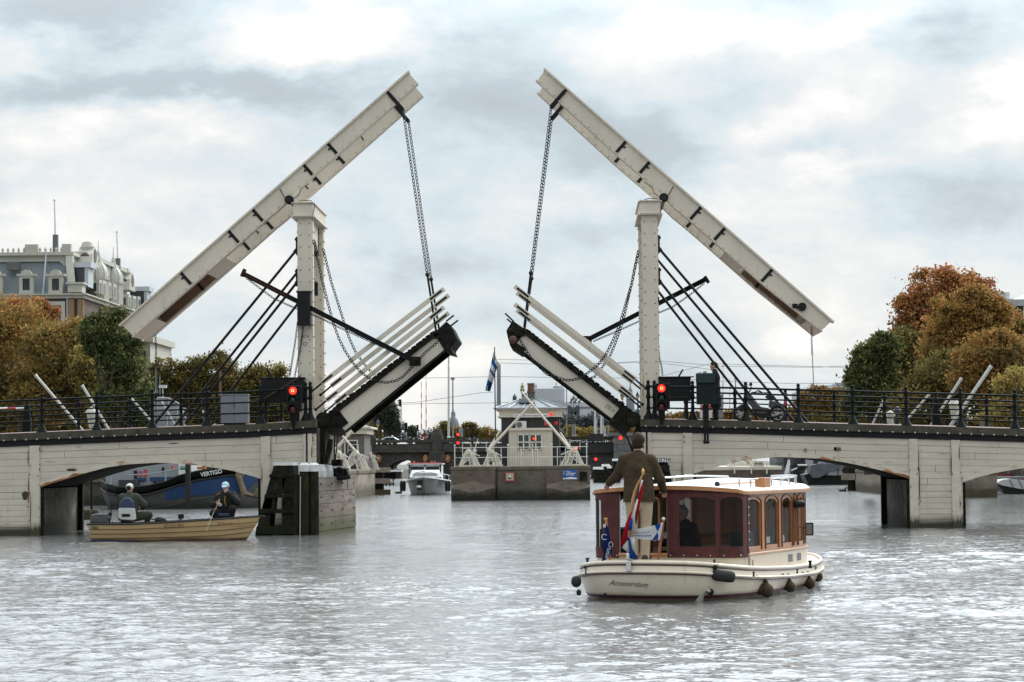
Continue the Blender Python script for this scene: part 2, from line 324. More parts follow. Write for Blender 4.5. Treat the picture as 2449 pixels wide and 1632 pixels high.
# ------------------------------------------------------------------ water
def water_mat():
    m = bpy.data.materials.new('river_water');m.use_nodes = True;t = m.node_tree;n = t.nodes;l = t.links;b = n['Principled BSDF']
    b.inputs['Base Color'].default_value = (.155,.152,.15,1);b.inputs['Roughness'].default_value = .12;b.inputs['IOR'].default_value = 1.42  # base lifted so the silver sky reflection sits partly in the colour
    g = n.new('ShaderNodeNewGeometry')
    def slope(scale,amp,off,sy=1.0):
        mp = n.new('ShaderNodeMapping');mp.inputs['Location'].default_value = off;mp.inputs['Scale'].default_value = (1,sy,1);l.new(g.outputs['Position'],mp.inputs[0])
        no = n.new('ShaderNodeTexNoise');no.inputs['Scale'].default_value = scale;no.inputs['Detail'].default_value = 3;no.inputs['Roughness'].default_value = .6;no.inputs['Distortion'].default_value = .4
        l.new(mp.outputs[0],no.inputs['Vector']);s = n.new('ShaderNodeVectorMath');s.operation = 'SUBTRACT';l.new(no.outputs['Color'],s.inputs[0]);s.inputs[1].default_value = (.5,.5,.5)
        k = n.new('ShaderNodeVectorMath');k.operation = 'MULTIPLY';l.new(s.outputs[0],k.inputs[0]);k.inputs[1].default_value = (amp*.5,amp,0);return k.outputs[0]
    def addv(a,b_):
        k = n.new('ShaderNodeVectorMath');k.operation = 'ADD';l.new(a,k.inputs[0]);l.new(b_,k.inputs[1]);return k.outputs[0]
    sl_ = addv(slope(3.4,.40,(0,0,0),2.4),slope(11.0,.85,(5,3,0),2.2))
    pt = n.new('ShaderNodeTexNoise');pt.inputs['Scale'].default_value = .16;pt.inputs['Detail'].default_value = 4;pt.inputs['Roughness'].default_value = .6
    mp = n.new('ShaderNodeMapping');mp.inputs['Scale'].default_value = (.6,1.0,1);l.new(g.outputs['Position'],mp.inputs[0]);l.new(mp.outputs[0],pt.inputs['Vector'])
    mr = n.new('ShaderNodeMapRange');mr.inputs[1].default_value = .36;mr.inputs[2].default_value = .64;mr.inputs[3].default_value = .8;mr.inputs[4].default_value = 1.2;l.new(pt.outputs[0],mr.inputs[0])
    k = n.new('ShaderNodeVectorMath');k.operation = 'SCALE';l.new(sl_,k.inputs[0]);l.new(mr.outputs[0],k.inputs['Scale'])
    nn = addv(g.outputs['Normal'],k.outputs[0]);z = n.new('ShaderNodeVectorMath');z.operation = 'NORMALIZE';l.new(nn,z.inputs[0]);l.new(z.outputs[0],b.inputs['Normal'])
    return m
def water():
    rs = np.random.RandomState(3);nr,nc = 760,820
    k = np.linspace(0,1,nr);inv = (1/15.0)*(1-k)+(1/420.0)*k;Y = 1/inv
    ta = np.linspace(-.34,.34,nc);YY,TT = np.meshgrid(Y,ta,indexing='ij');XX = YY*TT
    gap = np.gradient(Y)[:,None]*np.ones_like(XX);Z = np.zeros_like(XX)
    mod = np.zeros_like(XX)
    for i in range(9):
        a = rs.uniform(0,2*np.pi);kk = 2*np.pi/rs.uniform(9,30);mod += np.sin(kk*(np.cos(a)*XX*.6+np.sin(a)*YY)+rs.uniform(0,6.28))
    mod = np.clip(.8+.2*mod,.4,1.4)
    for i in range(70):
        lam = .28*(10**rs.uniform(0,.85));a = rs.normal(np.pi/2,.75);kk = 2*np.pi/lam
        sl_ = .019*(lam/1.0)**-.4;att = np.clip(lam/(2.2*gap)-.4,0,1)
        ph = kk*(np.cos(a)*XX+np.sin(a)*YY)+rs.uniform(0,6.28)
        Z += att*sl_/kk*np.sin(ph+.5*np.sin(ph*.31+i))
    Z *= mod
    def ridge(p,q_,h,w,n=2,gapm=.9):
        p = np.array(p[:2]);q_ = np.array(q_[:2]);d = q_-p;Ln = np.hypot(*d);d /= Ln;nn = np.array((-d[1],d[0]))
        s = (XX-p[0])*d[0]+(YY-p[1])*d[1];t = (XX-p[0])*nn[0]+(YY-p[1])*nn[1];env = np.clip(s/.6,0,1)*np.clip((Ln-s)/(Ln*.5),0,1)
        t = t+.12*np.sin(s*2.1)+.05*np.sin(s*7.3)
        return env*h*sum(np.exp(-((t-j*gapm)/w)**2)*(1-.25*j) for j in range(n))
    Z += ridge(W(1930,1400),W(2600,1330),.05,.2,3,.7)
    Z += ridge(W(1960,1270),W(2700,1272),.035,.5,2,1.6)
    Z += ridge(W(1400,1440),W(1000,1490),.05,.16,3,.5)
    Z += ridge(W(1640,1450),W(1100,1560),.045,.2,3,.6)
    Z += ridge(W(1900,1430),W(2449,1500),.035,.2,3,.7)
    v = np.stack([XX,YY,Z],-1).reshape(-1,3);i = np.arange(nr*nc).reshape(nr,nc)
    f = np.stack([i[:-1,:-1],i[:-1,1:],i[1:,1:],i[1:,:-1]],-1).reshape(-1,4)
    me = bpy.data.meshes.new('water');me.vertices.add(len(v));me.vertices.foreach_set('co',v.ravel());me.loops.add(f.size);me.loops.foreach_set('vertex_index',f.ravel())
    me.polygons.add(len(f));me.polygons.foreach_set('loop_start',np.arange(0,f.size,4));me.polygons.foreach_set('use_smooth',np.ones(len(f),bool));me.update(calc_edges=True)
    wm = water_mat();me.materials.append(wm);o = bpy.data.objects.new('water',me);COL.objects.link(o);o['kind'] = 'structure'
    far = MB();far.add([(-900,420,0),(900,420,0),(900,1500,0),(-900,1500,0)],[(0,1,2,3)]);far.build('water',wm,kind='structure')
    sd = MB()
    for s_ in (-1,1):
        p = [(s_*15*.34,15,0),(s_*420*.34,420,0),(s_*900,420,0),(s_*900,-300,0),(s_*15*.34,-300,0)];sd.add(p if s_ < 0 else p[::-1],[(4,3,2,1,0)])
    sd.add([(-15*.34,-300,0),(15*.34,-300,0),(15*.34,15,0),(-15*.34,15,0)],[(0,1,2,3)]);sd.build('water',wm,kind='structure')
    bed = MB();bed.add([(-3000,-400,-3.0),(3000,-400,-3.0),(3000,4000,-3.0),(-3000,4000,-3.0)],[(0,1,2,3)]);bed.build('ground',M('river_bed',(.05,.05,.04),.9),kind='structure')
water()
# ------------------------------------------------------------------ the wooden drawbridge
Y0 = 77.0;BW = 6.0
def poly_px(k,pts,Y):return [qa(k,x,y,Y) for x,y in pts]
deckL = [(-700,1062),(-200,1047),(0,1038.6),(364,1023.5),(600,1015.5),(757,1005.5)]
deckR = [(1533,1003.2),(1656,1005.0),(1784,1007.5),(1910,1011.5),(2040,1015.0),(2168,1018.5),(2298,1022),(2449,1026.5),(2900,1044),(3200,1060)]
def curve(pts,Y=Y0):
    w = [at(x,y,Y) for x,y in pts];xs = [p.x for p in w];zs = [p.z for p in w]
    return lambda x:float(np.interp(x,xs,zs))
PX = lambda px,py=1100:at(px,py,Y0).x
aL1 = [(97,1166),(118,1157),(146,1149.5),(196,1134),(253,1118.5),(309,1110.5),(373,1106.8),(421,1108.5),(477,1113.5),(550,1124.5),(590,1135),(624,1145)]
aL0 = [(-420,1180),(-330,1140),(-240,1122),(-150,1135),(-70,1172)]
aR1 = [(1657.5,1133),(1695,1122),(1740,1110),(1790,1099.5),(1851,1093.6),(1880,1093.6),(1950,1096.5),(2010,1104),(2060,1114),(2110,1126),(2150,1137),(2175,1145)]
aR2 = [(2300.7,1153.6),(2340,1141),(2380,1131),(2449,1119),(2560,1112),(2680,1125),(2800,1155)]
def span(label,deck,arches,x0px,x1px,pil,name='bridge_span'):
    x0,x1 = PX(x0px),PX(x1px);dz = curve(deck)
    t = thing(name,label,'bridge',((x0+x1)/2,Y0+BW/2,0))
    arc = [(PX(a[0][0]),PX(a[-1][0]),curve(a)) for a in arches]
    def bot(x):
        for a,b,f in arc:
            if a <= x <= b:return f(x)
        return -.4
    s79 = Y0/FPX
    cop = lambda x:dz(x)-17*s79;band = lambda x:dz(x)-31*s79
    xs = [x0]
    while xs[-1] < x1-.3:xs.append(xs[-1]+.24)
    xs[-1] = x1
    for a,b,f in arc:xs += [a-1e-4,a+1e-4,b-1e-4,b+1e-4]
    xs = sorted(x for x in xs if x0 <= x <= x1)
    # planks: follow the deck near the top, level near the water
    pl = MB();bk = MB();npl = 17;gpr = random.Random(77);rr = random.Random(int(x0px)+5000);breaks = {}
    zref = 1.02
    def lev(x,u):
        zt = band(x)
        if u <= .5:return zt+(zref-zt)*(u/.5)
        return zref+(-.42-zref)*((u-.5)/.5)
    gaps_ = [gpr.choice((.004,.007,.010,.013)) for _ in range(npl)]
    for i in range(npl):
        br = [x0+rr.uniform(.5,6)]
        while br[-1] < x1:br.append(br[-1]+rr.uniform(3.5,7))
        jit = rr.uniform(-.006,.006)
        for j in range(len(xs)-1):
            xa,xb = xs[j],xs[j+1]
            if xb-xa < 2e-3:continue
            ua,ub = i/npl,(i+1)/npl
            g = gaps_[i]
            za1,zb1 = lev(xa,ua)-g/2,lev(xb,ua)-g/2;za0,zb0 = lev(xa,ub)+g/2,lev(xb,ub)+g/2
            ba,bb = bot(xa+1e-3),bot(xb-1e-3)
            za0 = max(za0,ba);zb0 = max(zb0,bb)
            if za1 <= za0+1e-4 and zb1 <= zb0+1e-4:continue
            za1 = max(za1,za0);zb1 = max(zb1,zb0)
            yf = Y0-.03+jit;xb_ = xb
            if any(xa < b_ <= xb for b_ in br):xb_ = xb-.012
            pl.add([(xa,yf,za0),(xb_,yf,zb0),(xb_,yf,zb1),(xa,yf,za1),(xa,Y0,za0),(xb_,Y0,zb0),(xb_,Y0,zb1),(xa,Y0,za1)],
                   [(0,1,2,3),(3,2,6,7),(1,0,4,5),(0,3,7,4),(2,1,5,6)])
    pl.build('fascia',cream2,t)
    # body behind planks
    for j in range(len(xs)-1):
        xa,xb = xs[j],xs[j+1]
        if xb-xa < 2e-3:continue
        ba,bb = bot(xa+1e-3),bot(xb-1e-3);ta,tb = dz(xa)-.06,dz(xb)-.06;ya,yb = Y0+.004,Y0+BW
        bk.add([(xa,ya,ba),(xb,ya,bb),(xb,ya,tb),(xa,ya,ta),(xa,yb,ba),(xb,yb,bb),(xb,yb,tb),(xa,yb,ta)],
               [(0,1,2,3),(4,7,6,5),(0,4,5,1),(3,2,6,7)])
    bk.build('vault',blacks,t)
    for a,b,f in arc:
        for xx,s_ in ((a,-1),(b,1)):
            if x0 < xx < x1:
                en = MB();en.bx(xx+s_*.004,xx+s_*.05,Y0+.1,Y0+BW-.1,-.5,f(xx+(-s_)*.02)-.05);en.build('pier_wall',gconc,t)
    for a,b,f in arc:
        for xx,s_ in ((a,1),(b,-1)):
            if x0 < xx < x1:
                st_ = MB();st_.bx(xx-s_*.02,xx+s_*.09,Y0+.01,Y0+.12,-.5,f(xx+s_*.05)-.02);st_.build('corner_post',blacks,t);st_ = MB();st_.bx(xx-s_*.03,xx+s_*.16,Y0+BW-.2,Y0+BW+.02,-.5,f(xx+s_*.1)+.1);st_.build('corner_post',blacks,t)
    # coping, black band, bolts
    cp = MB();cp2 = MB();bd = MB();rv = MB();dk = MB();tr = MB()
    cx = [x for x in xs]
    for j in range(len(cx)-1):
        xa,xb = cx[j],cx[j+1]
        if xb-xa < 2e-3:continue
        A,B = dz(xa),dz(xb)
        cp.add([(xa,Y0-.16,cop(xa)),(xb,Y0-.16,cop(xb)),(xb,Y0-.16,B),(xa,Y0-.16,A),(xa,Y0+.35,cop(xa)),(xb,Y0+.35,cop(xb)),(xb,Y0+.35,B),(xa,Y0+.35,A)],[(0,1,2,3),(3,2,6,7),(1,0,4,5),(5,4,7,6)])
        cp2.add([(xa,Y0+BW-.3,cop(xa)),(xb,Y0+BW-.3,cop(xb)),(xb,Y0+BW-.3,B),(xa,Y0+BW-.3,A),(xa,Y0+BW+.16,cop(xa)),(xb,Y0+BW+.16,cop(xb)),(xb,Y0+BW+.16,B),(xa,Y0+BW+.16,A)],[(0,1,2,3),(3,2,6,7),(1,0,4,5),(5,4,7,6)])
        bd.add([(xa,Y0-.09,band(xa)),(xb,Y0-.09,band(xb)),(xb,Y0-.09,cop(xb)+.003),(xa,Y0-.09,cop(xa)+.003),(xa,Y0+.1,band(xa)),(xb,Y0+.1,band(xb))],[(0,1,2,3),(1,0,4,5)])
        pr = [(Y0+.35,.012),(Y0+.8,.03),(Y0+BW/2,.09),(Y0+BW-.8,.03),(Y0+BW-.3,.012)]
        for (ya,ha),(yb,hb) in zip(pr[:-1],pr[1:]):
            dk.add([(xa,ya,A+ha),(xb,ya,B+ha),(xb,yb,B+hb),(xa,yb,A+hb)],[(0,1,2,3)])
    cp.add([(x1,Y0-.16,cop(x1)),(x1,Y0+.35,cop(x1)),(x1,Y0+.35,dz(x1)),(x1,Y0-.16,dz(x1))],[(0,1,2,3)]);cp.add([(x0,Y0-.16,cop(x0)),(x0,Y0+.35,cop(x0)),(x0,Y0+.35,dz(x0)),(x0,Y0-.16,dz(x0))],[(3,2,1,0)])
    x = x0+.15
    while x < x1-.1:rv.ball((x,Y0-.17,cop(x)+.01),.03,8);x += .338
    cp.build('coping',stone,t);cp2.build('coping',stone,t);bd.build('edge_band',black,t);rv.build('bolts',brass,t);dk.build('deck',pave,t)
    # white board following the arch edge
    for a,b,f in arc:
        a_,b_ = max(a,x0),min(b,x1);n = 40;tr = MB()
        for k in range(n):
            xa,xb = a_+(b_-a_)*k/n,a_+(b_-a_)*(k+1)/n;w = .12
            tr.add([(xa,Y0-.055,f(xa)-.004),(xb,Y0-.055,f(xb)-.004),(xb,Y0-.055,f(xb)+w),(xa,Y0-.055,f(xa)+w),(xa,Y0+.05,f(xa)-.004),(xb,Y0+.05,f(xb)-.004),(xa,Y0,f(xa)+w),(xb,Y0,f(xb)+w)],[(0,1,2,3),(1,0,4,5),(3,2,7,6)])
        tr.build('arch_trim',cream_r,t)
        ru = MB();r5 = random.Random(int(a*100));left_ = abs(a-PX(97)) < .05;hh_ = [.03+.07*r5.random()**1.5 for _ in range(n+1)]
        for k in range(n):
            if (left_ and k < 8) or (not left_ and k in (23,24,25,35,36,37,38,39)) or (left_ and k in (26,27,28)):
                xa,xb = a_+(b_-a_)*k/n,a_+(b_-a_)*(k+1)/n;h0,h1 = (.004 if k in (23,26,35) else hh_[k]),(.004 if k in (25,28,7) else hh_[k+1])
                ru.add([(xa,Y0-.058,f(xa)),(xb,Y0-.058,f(xb)),(xb,Y0-.058,f(xb)+h1),(xa,Y0-.058,f(xa)+h0)],[(0,1,2,3)])
        if ru.v:ru.build('rust_stain',M('rust_patch',(.30,.115,.035),.9,var=.5,vs=6),t)
    for a,b in pil:
        xa,xb = PX(a),PX(b);p = MB();p.bx(xa,xb,Y0-.085,Y0+.03,-.4,band((xa+xb)/2)+.01);p.build('pilaster',cream2,t,bevel=.008)
    rs_ = MB();r4 = random.Random(int(x1px));edges = [PX(p_) for ab in pil for p_ in ab]
    for _ in range(70):
        ex = r4.choice(edges)+r4.uniform(-.05,.05);zz = r4.uniform(.3,band(ex)-.1);y_ = Y0-.092
        if bot(ex) > -.3 and zz < bot(ex)+.15:continue
        w_,h_ = r4.uniform(.008,.022),r4.uniform(.02,.09) if r4.random() < .85 else r4.uniform(.3,.9)
        rs_.add([(ex-w_,y_,zz),(ex+w_*.3,y_,zz-h_*.3),(ex+w_,y_,zz+h_*.4),(ex+w_*.2,y_,zz+h_),(ex-w_*.8,y_,zz+h_*.6)],[(0,1,2,3,4)])
    rs_.build('rust_stain',M('rust_stain',(.16,.07,.028),.9,var=.5,vs=20),t)
    return t,dz
bL,dzL = span('white planked fixed bridge span with an arch over the yellow fishing boat',deckL,[aL0,aL1],-500,757,[(-65,-41),(72,96),(624,647),(726,747)])
bR,dzR = span('white planked fixed bridge span with an arch beyond the wooden launch',deckR,[aR1,aR2],1533,3000,[(1536,1558.5),(1634,1656),(2174,2195),(2274.6,2296)])
def pipe(mb,k,pts,Y,r,n=6):mb.tube([qa(k,x,y,Y) for x,y in pts],r,n)
# drain pipe, scupper, stickers, lamp on the end posts
m = MB();pipe(m,5,[(875,838),(925,842),(955,870),(958,955)],Y0-.06,.022);m.build('downpipe',cream,bR)
m = MB();pipe(m,2,[(0,572),(90,566),(270,568)],Y0-.06,.02);pipe(m,2,[(207,572),(207,660)],Y0-.06,.016);m.build('downpipe',cream,bL)
m = MB();m.box(qa(2,655,680,Y0-.07),(.05,.06,.95));m.build('ladder_rail',black,bL)
m = MB();m.box(qa(5,410,960,Y0-.1),(.05,.06,1.0));m.ball(qa(5,410,852,Y0-.1),.05);m.build('ladder_rail',black,bR)
for (k,x,y,w,h) in ((5,2020,1045,.08,.1),(5,2320,1033,.07,.1),(6,343,815,.2,.1)):
    m = MB();m.box(qa(k,x,y,Y0-.045),(w,.02,h));m.build('plate',gconc,bR)
for k,x,y,w,h in ((1,610,870,.32,.09),(1,215,1090,.2,.28),(1,1480,645,.3,.03)):
    m = MB();c = qa(k,x,y,Y0-.036);m.add([(c.x+w/2*math.cos(a)*(1+.25*math.sin(a*5)),c.y,c.z+h/2*math.sin(a)) for a in np.linspace(0,2*math.pi,15)[:-1]],[tuple(range(14))[::-1]]);m.build('worn_patch',stone,bL)
# ------------------------------------------------------------------ railings
POST = [(.16,0),(.15,.03),(.075,.19),(.05,.28),(.05,.34),(.062,.37),(.05,.41),(.044,.62),(.06,.66),(.068,.70),(.052,.76),(.046,.9),(.06,.965),(.07,1.01),(.06,1.06),(.035,1.08),(.05,1.11),(.052,1.15),(.03,1.19),(.008,1.2)]
def railing(label,xs,dz,y,lift,ext):
    c = (xs[0]+xs[-1])/2;t = thing('bridge_railing',label,'railing',(c,y,dz(c)+lift))
    for x in xs:
        m = MB();m.lathe([(r_*1.05,z_) for r_,z_ in POST],(x,y,dz(x)+lift),10);m.build('post',railp,t,smooth=True)
    n = 30;X = [xs[0]+(xs[-1]-xs[0])*i/n for i in range(n+1)]
    if ext:X = [X[0]-ext]+X
    for h,r_ in ((1.0,.031),(.675,.024),(.35,.024)):
        m = MB();m.tube([(x,y,dz(x)+lift+h) for x in X],r_,8);m.build('rail',railp,t,smooth=True)
    return t
rowp = lambda l,y:[at(px,1000,y).x for px in l]
yN,yF = Y0+.10,Y0+BW-.14
nl = rowp([-293,-162,-31,100,231.5,364,494.5,623.5,731,742.5],yN);nr_ = rowp([1551,1565.6,1657,1784,1910,2040,2167.6,2297.7,2427.4,2556,2684],yN)
fl = rowp([-180,-58,65,188,311,433,553,673],yF);fr = rowp([1640,1758,1879,1996,2116,2238.6,2360,2481,2602],yF)
railing('near dark green bridge railing above the yellow fishing boat',nl,dzL,yN,0,0)
railing('near dark green bridge railing in front of the parked moped',nr_,dzR,yN,0,0)
rFL = railing('far dark railing of the bridge span above the fishing boat',fl,dzL,yF,0,0)
rFR = railing('far dark railing of the bridge span behind the moped',fr,dzR,yF,0,0)
# barrier machine boxes on the far railing, with a striped barrier arm
for px,dz_,lab in ((65,dzL,'dark barrier box on the far railing, its red and white arm closed'),(2238.6,dzR,'dark barrier box on the far railing beside the leaning poles')):
    c = at(px,1000,yF-.15);t = thing('barrier_box',lab,'barrier',(c.x,c.y,dz_(c.x)))
    m = MB();m.bx(c.x-.13,c.x+.13,c.y-.12,c.y+.1,dz_(c.x)+.02,dz_(c.x)+.62);m.bx(c.x-.09,c.x+.09,c.y-.08,c.y+.06,dz_(c.x)+.62,dz_(c.x)+1.0);m.build('housing',railp,t,bevel=.01)
    if px < 100:
        w_ = M('barrier_white',(.75,.74,.72),.5);r_ = M('barrier_red',(.5,.03,.03),.5)
        for a,b,mt in ((-60,-4,w_),(-4,18,w_),(18,38,r_),(38,60,w_)):
            m = MB();m.tube([qa(1,a*3.56,347,yF-.1),qa(1,b*3.56,343,yF-.1)],.03,8);m.build('arm_stripe',mt,t)
# ------------------------------------------------------------------ towers
YT = Y0+1.0
def tower(label,xl,xr,sgn,capx,stays,anchors):
    cx = (xl+xr)/2;dz = dzL if sgn > 0 else dzR
    zb = dz(PX(748 if sgn > 0 else 1545))-.1
    ztop = at(capx[0],483.0 if sgn > 0 else 478.5,YT).z;zcb = at(capx[0],521.5 if sgn > 0 else 515.5,YT).z
    t = thing('bridge_tower',label,'bridge tower',(cx,YT+1.9,zb));w = xr-xl
    for v in (0,3.36):
        m = MB();m.bx(xl,xr,YT+v,YT+v+.46,zb,zcb);m.build('leg',cream,t,bevel=.012)
        for s_ in (-1,1):                                        # cover boards on the two side faces
            m = MB();m.bx(cx+s_*w/2,cx+s_*(w/2+.025),YT+v+.05,YT+v+.41,zb+.1,zcb-.02);m.build('side_board',cream,t)
        b = MB();z = zb+.45
        while z < zcb-.1:
            for xx in (xl+.075,xr-.075):b.ball((xx,YT+v-.008,z),.022,7)
            for yy in (.08,.38):b.ball((xr+.03 if sgn > 0 else xl-.03,YT+v+yy,z+.1),.022,6);b.ball((xl-.03 if sgn > 0 else xr+.03,YT+v+yy,z+.1),.022,6)
            z += .36
        b.build('bolts',bolt_b,t)
    # portal beam with arched haunches between the legs
    pr = [(YT+.46,zcb)];
    for k in range(13):
        a = math.pi*k/12;pr.append((YT+1.91-1.45*math.cos(a),zcb-1.55+1.05*math.sin(a)))
    pr += [(YT+3.36,zcb)]
    m = MB();m.prism([(cx-.11,y,z) for y,z in pr],(.22,0,0));m.build('portal_arch',cream,t)
    for yy in (.8,3.0):
        m = MB();m.bx(cx-w*.3,cx+w*.3,YT+yy-.1,YT+yy+.1,zcb-.95,zcb-.05);m.build('iron_bracket',black,t)
    a,b_ = at(capx[0],500,YT).x,at(capx[1],500,YT).x;hgt = ztop-zcb
    m = MB();m.bx(a+.04,b_-.04,YT-.08,YT+3.92,zcb+.06,ztop-.07);m.build('cap_box',cream,t,bevel=.01)
    m = MB();m.bx(a-.03,b_+.03,YT-.15,YT+3.99,zcb,zcb+.06);m.bx(a+.01,b_-.01,YT-.11,YT+3.95,zcb+.06,zcb+.1);m.bx(a-.01,b_+.01,YT-.13,YT+3.97,ztop-.07,ztop-.03);m.bx(a+.06,b_-.06,YT-.06,YT+3.9,ztop-.03,ztop);m.build('cap_moulding',cream,t,bevel=.008)
    b = MB()
    for k in range(9):b.ball((a+.06+(b_-a-.12)*k/8,YT-.14,ztop-.05),.018,6);b.ball((a+.06+(b_-a-.12)*k/8,YT-.16,zcb+.03),.018,6)
    b.build('cap_bolts',iron,t)
    m = MB();m.tube([(a+.15,YT+.1,ztop),(a+.3,YT+.15,ztop+.06),(b_-.1,YT+.05,ztop+.03),(b_+.02,YT-.1,ztop-.12),(b_-.05,YT-.14,zcb)],.012,5);m.build('cable',iron,t)
    for (tx,ty),(bx_,by_) in zip(stays,anchors):
        for v in (.2,3.6):
            p = at(tx,ty,YT+.2);q_ = at(bx_,by_,YT+.2);p.y = q_.y = YT+v
            if v > 1:
                q_.z = dz(PX(bx_))-.02
            m = MB();m.tube([p,q_],.042,8);m.tube([p.lerp(q_,.02),p.lerp(q_,-.02)],.06,8);m.ball(p.lerp(q_,.985),.06,8);m.build('stay_rod',black,t,smooth=True)
            m = MB();m.box((cx-sgn*(w/2+.04),YT+v,p.z+.1),(.09,.16,.55));m.ball((cx-sgn*(w/2+.08),YT+v,p.z+.3),.05);m.ball((cx-sgn*(w/2+.08),YT+v,p.z-.05),.05);m.build('stay_plate',black,t)
    return t,cx,zb,zcb,ztop
tL = tower('white bridge tower with a black gear box on its front leg',at(713.5,770,YT).x,at(746.5,770,YT).x,1,(699,752),[(711,596),(713,672)],[(368,1016),(443,1014)])
tR = tower('white bridge tower beside the bridge keeper and his console',at(1538,770,YT).x,at(1574,770,YT).x,-1,(1527,1582),[(1574,592),(1575,669)],[(1931,1010),(1842,1007)])
# gear box and lamp on the front leg
m = MB();p = qa(8,463,820,YT-.3);m.box(p,(.40,.5,1.0));m.box((p.x,p.y,p.z+.5),(.46,.54,.05));m.box((p.x,p.y,p.z-.5),(.44,.53,.05));m.build('gear_box',black,tL[0],bevel=.01)
m = MB();p = qa(8,535,700,YT+2.2);m.box(p,(.16,.16,.35));m.ball((p.x,p.y,p.z+.2),.1);m.build('lantern',black,tL[0])
m = MB();pipe(m,11,[(1160,960),(1155,1200),(1172,1290)],YT-.02,.03);m.build('guide_pipe',cream,tR[0])
m = MB();pipe(m,24,[(345,0),(345,150),(352,500),(345,530)],YT-.02,.02);m.build('guide_pipe',cream,tL[0])
m = MB();m.box(qa(10,925,1330,YT+.1),(.04,.1,.2));m.build('plate',black,tR[0])
# scratched heart and letters on the leg
v = [qa(8,x,y,YT-.006) for x,y in ((468,1070),(455,1052),(457,1043),(464,1043),(468,1050),(473,1043),(480,1044),(481,1053),(468,1070))]
m = MB();m.tube(v,.007,4);m.build('scratched_heart',stone,tL[0])
letter('scratched_letters','BCA',.13,qa(8,468,1005,YT-.004),(1,0,0),(.1,0,1),stone,tL[0])
